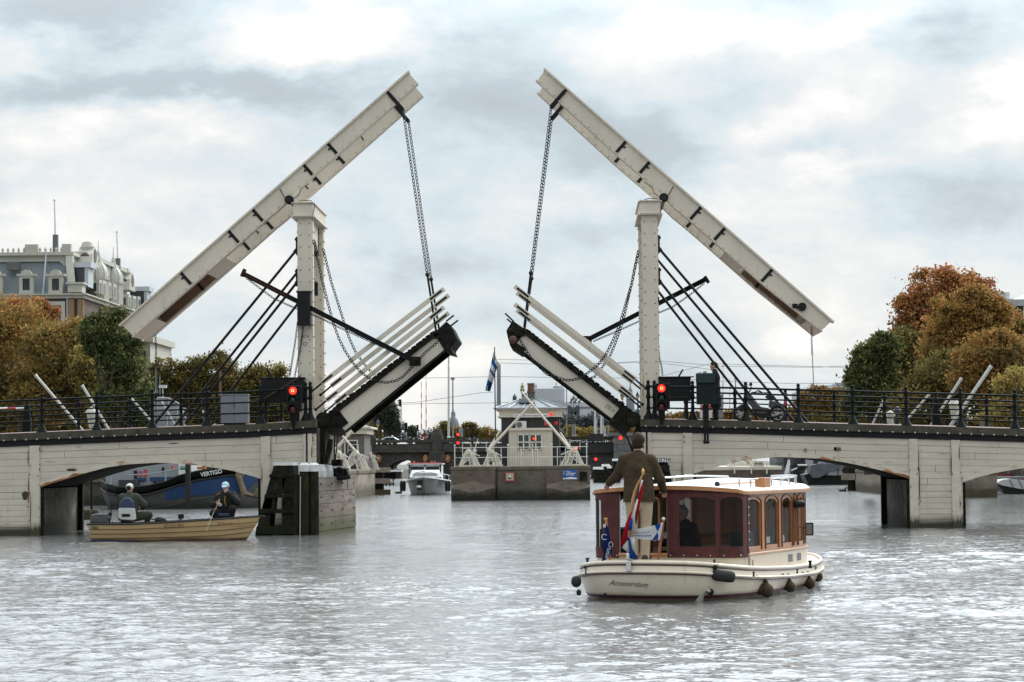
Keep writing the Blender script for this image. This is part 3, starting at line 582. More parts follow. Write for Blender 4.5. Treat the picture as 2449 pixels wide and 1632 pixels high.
# ------------------------------------------------------------------ balance beams
YB = YT+.35
def balance(label,top0,top1,bot,straps,hook_s,pv,disc2,plates,sgn,tube_end):
    P0,P1 = at(*top0,YB),at(*top1,YB);d = (P1-P0).normalized();nn = Vector((0,1,0)).cross(d)*(1 if sgn > 0 else -1)
    if nn.z > 0:nn = -nn                                          # points down from the top edge
    c = at(*pv,YB);t = thing('balance_beam',label,'balance beam',(c.x,YB+1.45,c.z));Ln = (P1-P0).length
    B = [at(*b,YB) for b in bot];poly = [P0,P1]+B
    def depth(s):                                                  # beam depth at distance s
        ss = sorted(((b-P0).dot(d),(b-P0).dot(nn)) for b in B);return float(np.interp(s,[a for a,_ in ss],[b for _,b in ss]))
    for v in (0,2.65):
        m = MB();m.prism([(p.x,YB+v,p.z) for p in poly],(0,.30,0));bm_ = m.build('beam',cream,t)
        f = MB();o = Vector((0,YB+v+.15-YB,0))
        f.beam(P0+o-nn*.018-d*.08,P1+o-nn*.018+d*.05,.46,.055,nn);
        k = 26
        for i in range(k):
            a,b_ = Ln*i/k,Ln*(i+1)/k;f.beam(P0+d*a+nn*depth(a)+o,P0+d*b_+nn*depth(b_)+o,.38,.04,nn)
        f.build('flange',cream_r if False else cream,bm_)
        b = MB()
        for i in range(40):
            a = Ln*(i+.5)/40;b.ball(P0+d*a+nn*.012+Vector((0,v-.09,0)),.021,6);b.ball(P0+d*a+nn*(depth(a)-.03)+Vector((0,v-.05,0)),.021,6)
        b.build('bolts',brass,bm_)
        for s in straps:
            m = MB();a = P0+d*s+Vector((0,v-.012,0));m.beam(a-nn*.05,a+nn*(depth(s)+.02),.024,.095,d)
            m.beam(a+d*.02+nn*.2+Vector((0,-.01,0)),a-d*.12+nn*.16+Vector((0,-.01,0)),.02,.05,nn) if s != hook_s else None
            m.build('strap',black,bm_)
        m = MB();a = P0+d*hook_s+Vector((0,v-.03,0));m.beam(a+nn*.1,a+nn*(depth(hook_s)+.32),.06,.11,d);m.beam(a+Vector((0,.36,0))+nn*.1,a+Vector((0,.36,0))+nn*(depth(hook_s)+.32),.05,.11,d)
        m.tube([a+nn*(depth(hook_s)+.26)+Vector((0,-.05,0)),a+nn*(depth(hook_s)+.26)+Vector((0,.42,0))],.04,8);m.build('hook_bracket',black,bm_)
    # axle and cross ties
    m = MB();m.tube([(c.x,YB-.2,c.z),(c.x,YB+3.15,c.z)],.085,12);m.build('axle',iron,t)
    m = MB();m.disc((c.x,YB-.07,c.z),.14,(0,1,0),.14,20);m.build('axle_cap',black,t)
    m = MB();pv_n = c+nn*0;m.tube([(c.x-.3*sgn,YB-.02,c.z+.36),(c.x-.16*sgn,YB-.03,c.z+.1),(c.x,YB-.05,c.z)],.012,5);m.tube([(c.x+.08*sgn,YB-.03,c.z),(c.x+.3*sgn,YB-.02,c.z+.16),(c.x+.36*sgn,YB-.02,c.z+.34),(c.x+.6*sgn,YB-.02,c.z+.5)],.012,5);m.build('cable',iron,t)
    if disc2:
        e = at(*disc2,YB);m = MB();m.disc((e.x,YB-.05,e.z),.13,(0,1,0),.12,20);m.build('end_disc',black,t)
        m = MB();m.box((e.x-.22,YB-.04,e.z+.03),(.16,.06,.14));m.build('bracket',black,t)
    # ballast box between the low ends: top plate, two white sole plates, timber inside
    m = MB()
    for s0,s1,off in ((0,Ln*.27,.10),):
        a,b_ = P0+d*(s0+.02)+nn*off,P0+d*s1+nn*off;m.beam(a+Vector((0,1.475,0)),b_+Vector((0,1.475,0)),2.34,.1,nn)
    m.build('ballast_timber',M('ballast_timber',(.17,.105,.06),.85,var=.3,st=(1,6,1)),t)
    m = MB();sa_,sb_ = Ln*.07,Ln*.26;o2 = Vector((0,2.63,0));m.prism([P0+d*sa_+nn*.09+o2,P0+d*sb_+nn*.09+o2,P0+d*sb_+nn*(depth(sb_)-.05)+o2,P0+d*sa_+nn*(depth(sa_)-.05)+o2],(0,.018,0));m.build('ballast_board',MATS['ballast_timber'],t)
    m = MB()
    for s0,s1 in plates:
        a,b_ = P0+d*s0+nn*(depth(s0)-.02),P0+d*s1+nn*(depth(s1)-.02);m.beam(a+Vector((0,1.475,0)),b_+Vector((0,1.475,0)),2.34,.05,nn)
    a = P0+d*.06+nn*.14;b_ = P0+d*.06+nn*(depth(.06)-.06);m.beam(a+Vector((0,1.475,0)),b_+Vector((0,1.475,0)),2.34,.05,d)
    m.build('sole_plate',cream,t)
    for s in (Ln*.42,Ln*.6,Ln*.8,Ln*.93):
        m = MB();a = P0+d*s+nn*depth(s)*.5;m.tube([a+Vector((0,.3,0)),a+Vector((0,2.65,0))],.03,6);m.build('cross_tie',iron,t)
    hk = P0+d*hook_s+nn*(depth(hook_s)+.3)
    return t,P0,d,nn,Ln,hk,depth
def sproj(top0,top1,pts,k):
    P0,P1 = at(*q(k,*top0),YB),at(*q(k,*top1),YB);d = (P1-P0).normalized();return [(qa(k,*p,YB)-P0).dot(d) for p in pts]
sL = sproj((25,1466),(1630,57),[(1515,168),(1190,465),(1055,585),(770,835),(632,952),(365,1185)],9)
LnL = (at(*q(9,25,1466),YB)-at(*q(9,1630,57),YB)).length
balL = balance('white balance beam pair with its low end before the hotel',q(9,25,1466),q(9,1630,57),[q(9,1682,115),q(9,1230,516),q(9,1095,634),q(9,1000,722),q(9,930,800),q(9,840,872),q(9,686,1010),q(9,420,1243),q(9,90,1530)],sL,sL[0],q(9,965,770),None,[(0.0,.85),(LnL*.255,LnL*.32)],1,None)
sR = sproj((1893,1447),(288,43),[(400,160),(730,455),(862,570),(1148,825),(1285,938),(1548,1172)],10)
LnR = (at(*q(10,1893,1447),YB)-at(*q(10,288,43),YB)).length
balR = balance('white balance beam pair with a black disc near its low end',q(10,1893,1447),q(10,288,43),[q(10,245,103),q(10,690,513),q(10,825,630),q(10,920,712),q(10,1000,800),q(10,1105,885),q(10,1235,998),q(10,1500,1232),q(10,1836,1500)],sR,sR[0],q(10,953,758),q(10,1727,1368),[(0.0,.55),(LnR*.27,LnR*.33)],-1,None)
# ------------------------------------------------------------------ bascule leaves
def leaf(label,k,top,bot,hinge,tip,tipblk,sgn,bars,barn):
    T = [qa(k,*p,YT) for p in top];B = [qa(k,*p,YT) for p in bot];d = (T[1]-T[0]).normalized();nn = Vector((0,1,0)).cross(d);nn = nn if nn.z < 0 else -nn
    h = q(*hinge);H = at(h[0],h[1],YT);t = thing('bridge_leaf',label,'bridge leaf',(H.x,YT+1.9,H.z))
    for v in (-.15,2.75):
        m = MB();m.prism([(p.x,YT+v,p.z) for p in (T[0],T[1],B[1],B[0])],(0,.22,0));g = m.build('girder',cream if v < 0 else blacks,t)  # far girder coloured black to carry the shade on its inner side
        b = MB()
        for e0,e1 in ((B[0],B[1]),):b.beam(e0+Vector((0,v+.11,0))+nn*.02,e1+Vector((0,v+.11,0))+nn*.02,.3,.05,nn)
        b.build('bottom_flange',blacks,g)
    m = MB();off = Vector((0,1.4,0));m.beam(T[0]-nn*.085+off-d*.1,T[1]-nn*.085+off+d*.12,3.3,.16,nn)
    rr = random.Random(4)
    Lk = (T[1]-T[0]).length;s = .05
    while s < Lk:
        w_ = rr.uniform(.08,.2);m.beam(T[0]+d*s-nn*(.17+rr.uniform(0,.02))+off,T[0]+d*(s+w_)-nn*.17+off,3.34,rr.uniform(.02,.06),nn);s += w_+.04
    m.build('deck_planks',blacks,t)
    m = MB()
    for s in np.linspace(.3,Lk-.4,9):
        a = T[0]+d*s+nn*.1+Vector((0,.07,0));m.beam(a,a+Vector((0,2.7,0)),.18,.16,nn)
    m.build('joists',blacks,t)
    m = MB();m.prism([qa(k,x,y,YT-.2) for x,y in tipblk],(0,3.3,0));m.build('tip_beam',blacks,t,bevel=.03)
    m = MB();rr = random.Random(9)
    for v in np.linspace(-.1,2.95,10):
        a = T[1]+d*rr.uniform(.05,.2);m.box((a.x+rr.uniform(-.1,.1),YT+v,a.z-rr.uniform(.05,.25)),(rr.uniform(.15,.3),.3,rr.uniform(.15,.35)),Matrix.Rotation(rr.uniform(-.5,.5),3,'Y'))
    m.build('tip_blocks',blacks,t)
    m = MB();m.tube([H+Vector((0,-.3,0)),H+Vector((0,3.3,0))],.22,14);m.beam(H+Vector((0,1.4,0))-d*.1+nn*.25,H+Vector((0,1.4,0))+d*.55+nn*.25,3.2,.62,nn);m.build('hinge_block',blacks,t)
    # folded hand rails: near pair and far pair
    for v in (-.24,2.76):
        for a,b in bars:
            A,Bq = qa(k,*a,YT-.24),qa(k,*b,YT-.24);A.y = Bq.y = YT+v;dd = (Bq-A).normalized();n2 = Vector((0,1,0)).cross(dd)
            m = MB();m.beam(A,Bq,.075,.14,n2);hr = m.build('handrail',cream,t,bevel=.008)
            for p_,q_ in ((Bq-dd*.55,Bq-dd*.1),(A+dd*.02,A+dd*.42)):
                e = MB();e.beam(p_+Vector((0,-.03,0)),q_+Vector((0,-.03,0)),.03,.062,n2);e.build('slot',black,hr)
            e = MB();e.tube([A+dd*.08,A-dd*.22-Vector((0,0,.02)),A-dd*.42+Vector((0,0,-.02))],.032,6);e.ball(A-dd*.42+Vector((0,0,-.02)),.055);e.build('link_rod',black,hr)
    return t,T,B,d,nn
lfL = leaf('raised bridge leaf with hand rails beside the black geared rack',8,[(640,1540),(1335,1003)],[(735,1568+58),(1385,1095)],(2,800,440),None,
           [(1310,985),(1395,905),(1425,930),(1470,1020),(1425,1080),(1440,1115),(1385,1100),(1350,1040)],1,[((575,1312),(1382,690)),((607,1425),(1382,810))],4)
lfR = leaf('raised bridge leaf with a round lamp at its tip',11,[(1062,1293),(238,652)],[(982,1358),(172,742)],(14,1060,740),None,
           [(250,612),(215,590),(150,545),(100,625),(115,690),(130,745),(215,800),(260,770),(180,720)],-1,[((1108,1005),(165,277)),((1080,1130),(165,418))],4)
p = qa(11,155,698,YT-.25);m = MB();m.lathe([(.1,-.1),(.13,0),(.13,.1),(.11,.12)],p,18,(0,-1,0));m.build('tip_lamp',M('lamp_amber_glass',(.075,.03,.018),.3),lfR[0],smooth=True)
for kk,pts in ((8,[((1425,935),(1473,898)),((1395,905),(1446,865))]),(11,[((160,555),(92,490)),((150,570),(106,533))])):
    for a,b in pts:
        m = MB();m.beam(qa(kk,*a,YT),qa(kk,*b,YT),.05,.05,(0,1,0));m.build('prong',black,(lfL if kk == 8 else lfR)[0])
letter('graffiti','ZICK',.16,qa(14,720,590,YT-.155),(.78,0,-.6),(.6,0,.78),gconc,lfR[0])
# machinery under the hinges
t = thing('hinge_machinery','black timber posts and cables under the leaf hinge beside the timber jetty','machinery',qa(2,760,700,Y0+2))
m = MB();m.bx(qa(2,735,700,Y0).x,qa(2,752,700,Y0).x,Y0+.05,Y0+5,-.3,3.2);m.build('abutment_wall',M('abutment_brick',(.075,.06,.05),.9,var=.4),t)
m = MB();m.prism([qa(24,x,y,Y0+.6) for x,y in ((400,830),(500,830),(520,1000),(500,1440),(405,1440))],(0,.5,0));m.prism([qa(24,x,y,Y0+.5) for x,y in ((570,1020),(640,1030),(630,1180),(560,1440),(500,1440),(530,1300))],(0,.4,0));m.build('fender_timber',blacks,t)
m = MB();pipe(m,24,[(730,860),(730,1000),(715,1200),(690,1380),(620,1440),(520,1430),(490,1300)],Y0+.3,.022);m.build('hanging_cable',black,t)
t = thing('hinge_machinery','black timber posts and cables under the leaf hinge behind the standing man','machinery',qa(14,1100,1000,Y0+2))
m = MB();m.bx(qa(14,1130,1000,Y0+.3).x,qa(14,1180,1000,Y0+.3).x,Y0+.3,Y0+4.5,-.3,3.3);m.prism([qa(14,x,y,Y0+.6) for x,y in ((1040,990),(1130,760),(1140,1250),(1030,1250))],(0,.4,0));m.build('fender_timber',blacks,t)
m = MB();pipe(m,14,[(830,830),(850,880),(930,950),(980,1040),(1030,1180),(1060,1300)],Y0+.3,.03);pipe(m,14,[(945,970),(990,1060),(1040,1180)],Y0+.5,.025);m.build('hanging_cable',black,t)
# ------------------------------------------------------------------ lifting chains, hanging chains, racks
def lift_chain(lab,hk,v,a,b):
    top = Vector((hk.x,YB+v+.15,hk.z));A = at(*a,YT);Bq = at(*b,YT);A.y = Bq.y = YB+v+.15
    t = thing('lifting_chain',lab,'chain',top,'chains that lift the bridge leaves');chain_mb([top,A],.1,.0125,.036).build('links',iron,t)
    m = MB();m.tube([A,Bq],.034,8);m.ball(A,.07);m.build('pull_rod',black,t)
lift_chain('nearer lifting chain of the leaf beside the gear box tower',balL[5],0,q(8,1265,590),q(8,1322,960))
lift_chain('farther lifting chain of the leaf beside the gear box tower',balL[5],2.65,q(8,1258,580),q(8,1312,920))
lift_chain('nearer lifting chain of the leaf with the round tip lamp',balR[5],0,q(11,290,165),q(11,238,590))
lift_chain('farther lifting chain of the leaf with the round tip lamp',balR[5],2.65,q(11,285,160),q(11,228,575))
def hang_chain(lab,k,pts,Y,pitch=.095):
    P = [qa(k,x,y,Y) for x,y in pts];t = thing('hanging_chain',lab,'chain',P[0],'slack chains hanging from the towers');chain_mb(P,pitch,.0135,.036).build('links',iron,t)
YH = YT-.38
hang_chain('slack chain from the gear box tower, nearer of its pair',8,[(522,372),(545,470),(575,620),(610,760),(650,910),(690,1020),(730,1100),(775,1170),(830,1235),(880,1275),(935,1300),(1000,1308),(1060,1297),(1110,1270),(1180,1195),(1260,1108),(1342,1038)],YH)
def shift(pts,k,Y1,Y2):return pts
hang_chain('slack chain from the gear box tower, farther of its pair',8,[(586,428),(610,530),(640,650),(672,750),(710,870),(740,970),(770,1045),(800,1108),(850,1180),(925,1262),(1000,1315),(1090,1333),(1140,1325),(1190,1300),(1270,1238),(1342,1150)],YT+3.05)
hang_chain('slack chain from the keeper side tower, nearer of its pair',11,[(1133,0),(1105,130),(1080,260),(1045,380),(1015,480),(985,580),(935,700),(880,810),(820,890),(750,945),(680,995),(620,1010),(570,1012),(480,985),(420,965),(350,900),(300,850),(255,780),(205,690)],YH)
hang_chain('slack chain from the keeper side tower, farther of its pair',11,[(1128,30),(1090,220),(1050,385),(1025,500),(990,620),(950,730),(905,835),(840,925),(790,985),(720,1010),(620,1005),(520,985),(440,930)],YT+3.05)
def rack(lab,k,pts,Y,ch):
    P = [qa(k,*p,Y) for p in pts];d = (P[1]-P[0]).normalized();n = Vector((0,1,0)).cross(d);t = thing('drive_rack',lab,'drive rack',P[0].lerp(P[1],.5))
    m = MB();m.beam(P[0]+n*.06,P[1]+n*.06,.14,.03,n);m.beam(P[0]-n*.06,P[1]-n*.06,.14,.03,n);m.beam(P[0],P[1],.04,.1,n)
    m.beam(P[0]-n*.15-d*.02,P[0]+n*.1,.18,.1,d);m.build('rack_bar',black,t)
    m = MB();m.tube([P[0],P[0].lerp(P[1],.25)],.045,6);m.build('end_rod',M('dark_rust',(.06,.022,.014),.7,var=.4) if 'through' in lab else black,t)
    m = MB();m.box(P[1],(.35,.3,.28));m.tube([P[1]+Vector((0,-.2,0)),P[1]+Vector((0,.2,0))],.1,10);m.build('end_bearing',blacks,t,bevel=.02)
    c = chain_mb([qa(k,*p,Y) for p in ch],.075,.010,.026);c.build('chain',iron,t)
rack('black geared rack passing through the gear box',8,[(60,592),(1190,1168)],YT-.42,[(80,620),(180,695),(260,755),(360,800),(470,845),(560,880),(680,940),(780,985),(900,1040),(1040,1100)])
rack('black geared rack reaching behind the keeper side tower',10,[(1190,1212),(520,1555)],YT+4.0,[(1180,1235),(1100,1300),(1000,1370),(900,1410),(700,1500),(560,1560)])
for lab,k,pts,Y in (('thin chain on the leg under the gear box',8,[(418,910),(400,1050),(365,1265)],YT-.05),('thin chain crossing the leg under the gear box',8,[(455,930),(440,1050),(398,1268)],YT-.06),
                   ('thin chain beside the keeper side tower above the black cabinet',5,[(528,20),(540,120),(560,200),(570,285)],YT+.3),
                   ('chain hanging free from the low beam end with the disc',10,[(1780,1480),(1781,1568),(1785,1640)],YB+.1),('short chain hanging from the low beam end by the hotel',7,[(1165,1072),(1170,1150),(1172,1330)],YB+.1)):
    P = [qa(k,*p,Y) for p in pts];t = thing('thin_chain',lab,'chain',P[0]);chain_mb(P,.075,.010,.024).build('links',iron,t)
    if 'free' in lab or 'short' in lab:
        m = MB();e = P[-1]
        if 'free' in lab:
            b = qa(5,2105,450,YB+.1);m.tube([e,b],.012,5);m.ring((b.x,b.y,b.z-.13),.12,.01,(0,1,0))
        else:m.tube([e,e-Vector((0,0,2.0))],.014,5)
        m.build('cable',iron,t)
# ------------------------------------------------------------------ organic bodies from blended round cones
def sdf_mesh(prims,res):
    P = []
    for p in prims:
        a,b,r0_,r1_ = np.array(p[0],float),np.array(p[1],float),p[2],p[3];sc = np.array(p[4] if len(p) > 4 and p[4] is not None else (1,1,1),float);k = p[5] if len(p) > 5 else .02
        P.append((a,b,r0_,r1_,sc,k))
    lo = np.min([np.minimum(a,b)-max(x,y)*sc-.05 for a,b,x,y,sc,k in P],0);hi = np.max([np.maximum(a,b)+max(x,y)*sc+.05 for a,b,x,y,sc,k in P],0)
    n = np.ceil((hi-lo)/res).astype(int)+2;D = np.full(n,9.0,np.float32);ax = [lo[i]+res*np.arange(n[i]) for i in range(3)]
    for a,b,x,y,sc,k in P:
        m = max(x,y)*sc+k*1.5+.03;i0 = np.clip(((np.minimum(a,b)-m-lo)/res).astype(int),0,n-1);i1 = np.clip(((np.maximum(a,b)+m-lo)/res).astype(int)+2,1,n)
        X,Y,Z = np.meshgrid(*[ax[i][i0[i]:i1[i]] for i in range(3)],indexing='ij');Q = np.stack([X,Y,Z],-1)
        aa,bb = a/sc,b/sc;Q = Q/sc;ab = bb-aa;L2 = max(1e-9,ab.dot(ab));t = np.clip(((Q-aa)@ab)/L2,0,1)
        d = (np.linalg.norm(Q-aa-t[...,None]*ab,axis=-1)-(x+(y-x)*t))*sc.min()
        s = tuple(slice(i0[i],i1[i]) for i in range(3));o = D[s];h = np.clip(.5+.5*(o-d)/k,0,1);D[s] = o*(1-h)+d*h-k*h*(1-h)
    S = D < 0;c = [S[i:n[0]-1+i,j:n[1]-1+j,l:n[2]-1+l] for i in (0,1) for j in (0,1) for l in (0,1)]
    any_ = np.logical_or.reduce(c);all_ = np.logical_and.reduce(c);mix = any_ & ~all_;idx = -np.ones(mix.shape,int);cells = np.argwhere(mix);idx[mix] = np.arange(len(cells))
    acc = np.zeros((len(cells),3));cnt = np.zeros(len(cells));cor = [(i,j,l) for i in (0,1) for j in (0,1) for l in (0,1)]
    for p in cor:
        for axx in range(3):
            if p[axx] == 0:
                q_ = list(p);q_[axx] = 1;u = D[tuple((cells+p).T)];v = D[tuple((cells+q_).T)];cr_ = (u < 0) != (v < 0);t = np.where(cr_,u/(u-v+1e-12),0)
                pt = np.array(p,float)[None,:]+np.zeros((len(cells),3));pt[:,axx] = t;acc[cr_] += pt[cr_];cnt[cr_] += 1
    V = lo+res*(cells+acc/np.maximum(cnt,1)[:,None]);F = []
    for axx in range(3):
        u,v = (axx+1) % 3,(axx+2) % 3;s0 = [slice(None)]*3;s1 = [slice(None)]*3;s0[axx] = slice(0,-1);s1[axx] = slice(1,None)
        ch = S[tuple(s0)] != S[tuple(s1)];e = np.argwhere(ch);e = e[(e[:,u] > 0) & (e[:,v] > 0) & (e[:,u] < n[u]-1) & (e[:,v] < n[v]-1)]
        du = np.zeros(3,int);du[u] = 1;dv = np.zeros(3,int);dv[v] = 1
        q_ = np.stack([idx[tuple((e-du-dv).T)],idx[tuple((e-dv).T)],idx[tuple(e.T)],idx[tuple((e-du).T)]],1);inside = S[tuple(e.T)]
        q_[~inside] = q_[~inside][:,::-1];F.append(q_)
    return V,np.concatenate(F)
skin = M('skin',(.42,.25,.18),.6,var=.08);skin.node_tree.nodes['Principled BSDF'].inputs['Subsurface Weight'].default_value = 0
def hand(w,f,side,curl,up_,L_=.185):
    """palm plus five bent fingers: w wrist, f finger direction, side = towards the thumb, curl = palm normal"""
    f = Vector(f).normalized();side = Vector(side);side = (side-f*side.dot(f)).normalized();c = Vector(curl);c = (c-f*c.dot(f)-side*c.dot(side)).normalized();w = Vector(w);o = []
    pe = w+f*.085
    o.append((w,w+f*.03,.026,.03,None,.02));
    for i,s in enumerate((.028,.009,-.010,-.028)):o.append((w+f*.025+side*s*.6,pe+side*s,.017,.014,None,.014))
    for i,(s,l_) in enumerate(((.030,.07),(.010,.08),(-.010,.075),(-.030,.058))):
        a = pe+side*s;b = a+(f*.85+c*up_*.5)*l_*.45;d = b+(f*.6+c*up_*.9)*l_*.32;e = d+(f*.25+c*up_)*l_*.25
        o += [(a,b,.0105,.0095,None,.006),(b,d,.0095,.0085,None,.006),(d,e,.0085,.007,None,.006)]
    t = w+f*.03+side*.032;t2 = t+(f*.5+side*.8).normalized()*.035;t3 = t2+(f*.8+side*.25+c*up_*.3).normalized()*.032
    o += [(w+f*.012+side*.015,t,.018,.015,None,.012),(t,t2,.0135,.0115,None,.006),(t2,t3,.0115,.009,None,.006)]
    return o
def person(label,loc,rz,J,parts,skin_m=None,res=.0085,headyaw=0.0,headtilt=0.0,hands=None,extra=None):
    """J: joints in metres, x right, y facing, z up from the base point. parts: garments [(name, prims, material, res)]"""
    t = thing('person',label,'person',loc);rot = Matrix.Rotation(rz,3,'Z');lc = Vector(loc)
    V = lambda k:Vector(J[k]);B = []
    hd = V('head');hr = Matrix.Rotation(headyaw,3,'Z') @ Matrix.Rotation(headtilt,3,'X');h = lambda x,y,z:hd+hr @ Vector((x,y,z))
    B += [(h(0,-.018,.035),h(0,-.01,.045),.088,.092,None,.02),(h(0,.035,-.03),h(0,.05,-.06),.058,.046,None,.03),(h(0,.062,-.085),h(0,.066,-.09),.028,.026,None,.03),
          (h(0,.093,.008),h(0,.112,-.022),.012,.015,None,.012),(h(0,.085,.028),h(0,.088,.03),.022,.022,(1,1,1),.02),(h(-.03,.075,-.02),h(-.032,.07,-.02),.024,.024,None,.02),(h(.03,.075,-.02),h(.032,.07,-.02),.024,.024,None,.02),
          (h(-.015,.09,-.058),h(.015,.09,-.058),.012,.012,None,.012),
          (h(-.088,-.01,.0),h(-.093,-.018,.03),.014,.02,None,.012),(h(.088,-.01,.0),h(.093,-.018,.03),.014,.02,None,.012),(V('neck')-Vector((0,0,.03)),h(0,-.02,-.05),.056,.052,None,.03)]
    B += [(V('pelvis'),V('chest'),.125,.14,(1.15,.82,1),.05),(V('chest'),V('neck'),.13,.06,(1.1,.85,1),.06)]
    for s in 'LR':
        B += [(V('sh'+s),V('el'+s),.05,.038,None,.03),(V('el'+s),V('wr'+s),.038,.026,None,.015),(V('hip'+s),V('kn'+s),.082,.055,None,.03),(V('kn'+s),V('an'+s),.055,.038,None,.02),(V('chest')+Vector((0,0,.1)),V('sh'+s),.07,.055,None,.04)]
        an = V('an'+s);tf = Vector(J.get('toe'+s,(0,1,0)));B += [(an-Vector((0,0,.03)),an+tf*.13-Vector((0,0,.045)),.04,.03,None,.02)]
        if hands and s in hands:f,sd,cu,amt = hands[s];B += hand(J['wr'+s],f,sd,cu,amt)
    def put(name,prims,mat,rs,par,zmin=None):
        v,f = sdf_mesh(prims,rs)
        if zmin is not None:v[:,2] = np.maximum(v[:,2],zmin)
        R_ = np.array(rot);v = v@R_.T+np.array(lc);return mk(name,[tuple(x) for x in v],[tuple(int(i) for i in x) for x in f],mat,par,smooth='all')
    put('body',B,skin_m or skin,res,t)
    for g_ in parts:put(g_[0],g_[1],g_[2],g_[3],t,g_[4] if len(g_) > 4 else None)
    e = MB()
    for s in (-1,1):e.ball(lc+rot @ h(s*.031,.086,.012),.010,8)
    e.build('eyes',M('eye_dark',(.03,.025,.02),.3),t);e = MB();e.beam(lc+rot @ h(-.022,.103,-.058),lc+rot @ h(.022,.103,-.058),.006,.006);e.build('mouth',M('lips',(.25,.1,.08),.5),t)
    return t,rot,h
def hairp(h,J=None,back=.0):return [(h(0,-.03,.05),h(0,-.025,.06),.092,.096,None,.02),(h(0,-.065,.0),h(0,-.07,.03),.055,.07,None,.03),(h(-.07,-.02,.05),h(-.06,.03,.075),.032,.03,None,.02),(h(.07,-.02,.05),h(.06,.03,.075),.032,.03,None,.02),(h(0,.045,.105),h(0,.0,.115),.04,.05,(1.3,1,1),.02)]
def HF(J,hy=0.0,ht=0.0):
    hd = Vector(J['head']);hr = Matrix.Rotation(hy,3,'Z') @ Matrix.Rotation(ht,3,'X');return lambda x,y,z:hd+hr @ Vector((x,y,z))
# ------------------------------------------------------------------ timber works in front of the bridge
YD = 75.1
t = thing('mooring_dolphin','black A shaped timber dolphin beside the yellow fishing boat bow','dolphin',(qa(2,400,1430,YD).x,YD+.6,0))
def dz2(pts,off):
    m = MB();m.prism([qa(2,x,y,off[0]) for x,y in pts],(0,off[1],0));return m
for nm,pts in (('leg',[(372,833),(412,833),(345,1250),(325,1470),(205,1470),(255,1250)]),('leg',[(498,833),(541,833),(541,1470),(440,1470),(440,1250),(470,1000)]),('centre_post',[(412,833),(498,833),(470,1010),(436,1080),(400,1080),(385,1000)]),
                ('tie_beam',[(338,905),(548,905),(548,935),(330,935)]),('tie_beam',[(295,1080),(545,1080),(545,1108),(290,1108)]),('tie_beam',[(258,1205),(545,1205),(545,1240),(250,1240)]),('tie_beam',[(225,1350),(548,1350),(548,1418),(215,1418)]),('boarding',[(380,940),(430,940),(405,1075),(330,1075)]),('boarding',[(445,940),(520,940),(530,1075),(440,1075)]),('boarding',[(300,1110),(385,1110),(390,1203),(270,1203)]),('boarding',[(440,1110),(540,1110),(540,1203),(440,1203)])):
    dz2(pts,(YD+(0 if nm != 'tie_beam' else -.06),1.3 if nm == 'leg' else .4)).build(nm,blacks,t,bevel=.012)
white_cap = M('white_pile_caps',(.62,.62,.60),.55,var=.15,stain=(.2,.18,.14),sa=.5,ss=5)
m = MB();m.prism([qa(2,x,y,YD-.02) for x,y in ((368,832),(372,806),(538,806),(543,832))],(0,1.35,0));m.build('white_cap',white_cap,t)
t = thing('timber_jetty','timber guide jetty with white capped piles and a lit plank side','jetty',(-7.8,78,0))
xg0,yg0 = qa(2,752,1400,75.2).x,75.2;xg1,yg1 = at(850,1260,81.6).x,81.6;zt = qa(2,750,932,75.2).z
m = MB()
wood_l = M('weathered_planks',(.20,.168,.135),.85,var=.35,vs=2.5,st=(1,.35,2.5),stain=(.11,.055,.03),sa=.62,ss=1.6,algae=(.075,.075,.022),alh=.55,bump=.4)
rr = random.Random(2);zs_ = [zt,zt-.42,zt-.80,zt-1.22,zt-1.62,-.4]
d2 = Vector((xg1-xg0,yg1-yg0,0));n2 = Vector((d2.y,-d2.x,0)).normalized()
for i in range(5):
    cuts = sorted([0,1]+[rr.uniform(.2,.8) for _ in range(1 if i % 2 else 2)])
    for c0,c1 in zip(cuts[:-1],cuts[1:]):
        a = Vector((xg0,yg0,0))+d2*(c0+.001);b = Vector((xg0,yg0,0))+d2*(c1-.001);j = rr.uniform(0,.02);z1,z0 = zs_[i]-.006,zs_[i+1]+.006
        m.add([(a.x+n2.x*j,a.y+n2.y*j,z0),(b.x+n2.x*j,b.y+n2.y*j,z0),(b.x+n2.x*j,b.y+n2.y*j,z1),(a.x+n2.x*j,a.y+n2.y*j,z1),(a.x-.12,a.y,z0),(b.x-.12,b.y,z0),(b.x-.12,b.y,z1),(a.x-.12,a.y,z1)],[(0,1,2,3),(3,2,6,7),(1,0,4,5),(0,3,7,4),(2,1,5,6),(4,7,6,5)])
m.build('plank_side',wood_l,t)
m = MB();m.prism([(xg0-.1,yg0+.02,-.4),(xg0-.1,yg0+.02,zt-.1),(xg0-.75,yg0+.02,zt-.1),(xg0-.75,yg0+.02,-.4)],(d2.x,6.2,0));m.build('core',blacks,t)
bo = MB()
for i in range(4):
    for c in (.06,.34,.62,.93):bo.ball((xg0+d2.x*c+n2.x*.02,yg0+d2.y*c,(zs_[i]+zs_[i+1])/2),.03,6)
bo.build('bolts',iron,t)
gw = M('mossy_pile',(.018,.017,.010),.9,spec=.15,var=.5,vs=5,stain=(.034,.04,.012),sa=.5,ss=2.2,st=(1,1,.4),bump=.4)
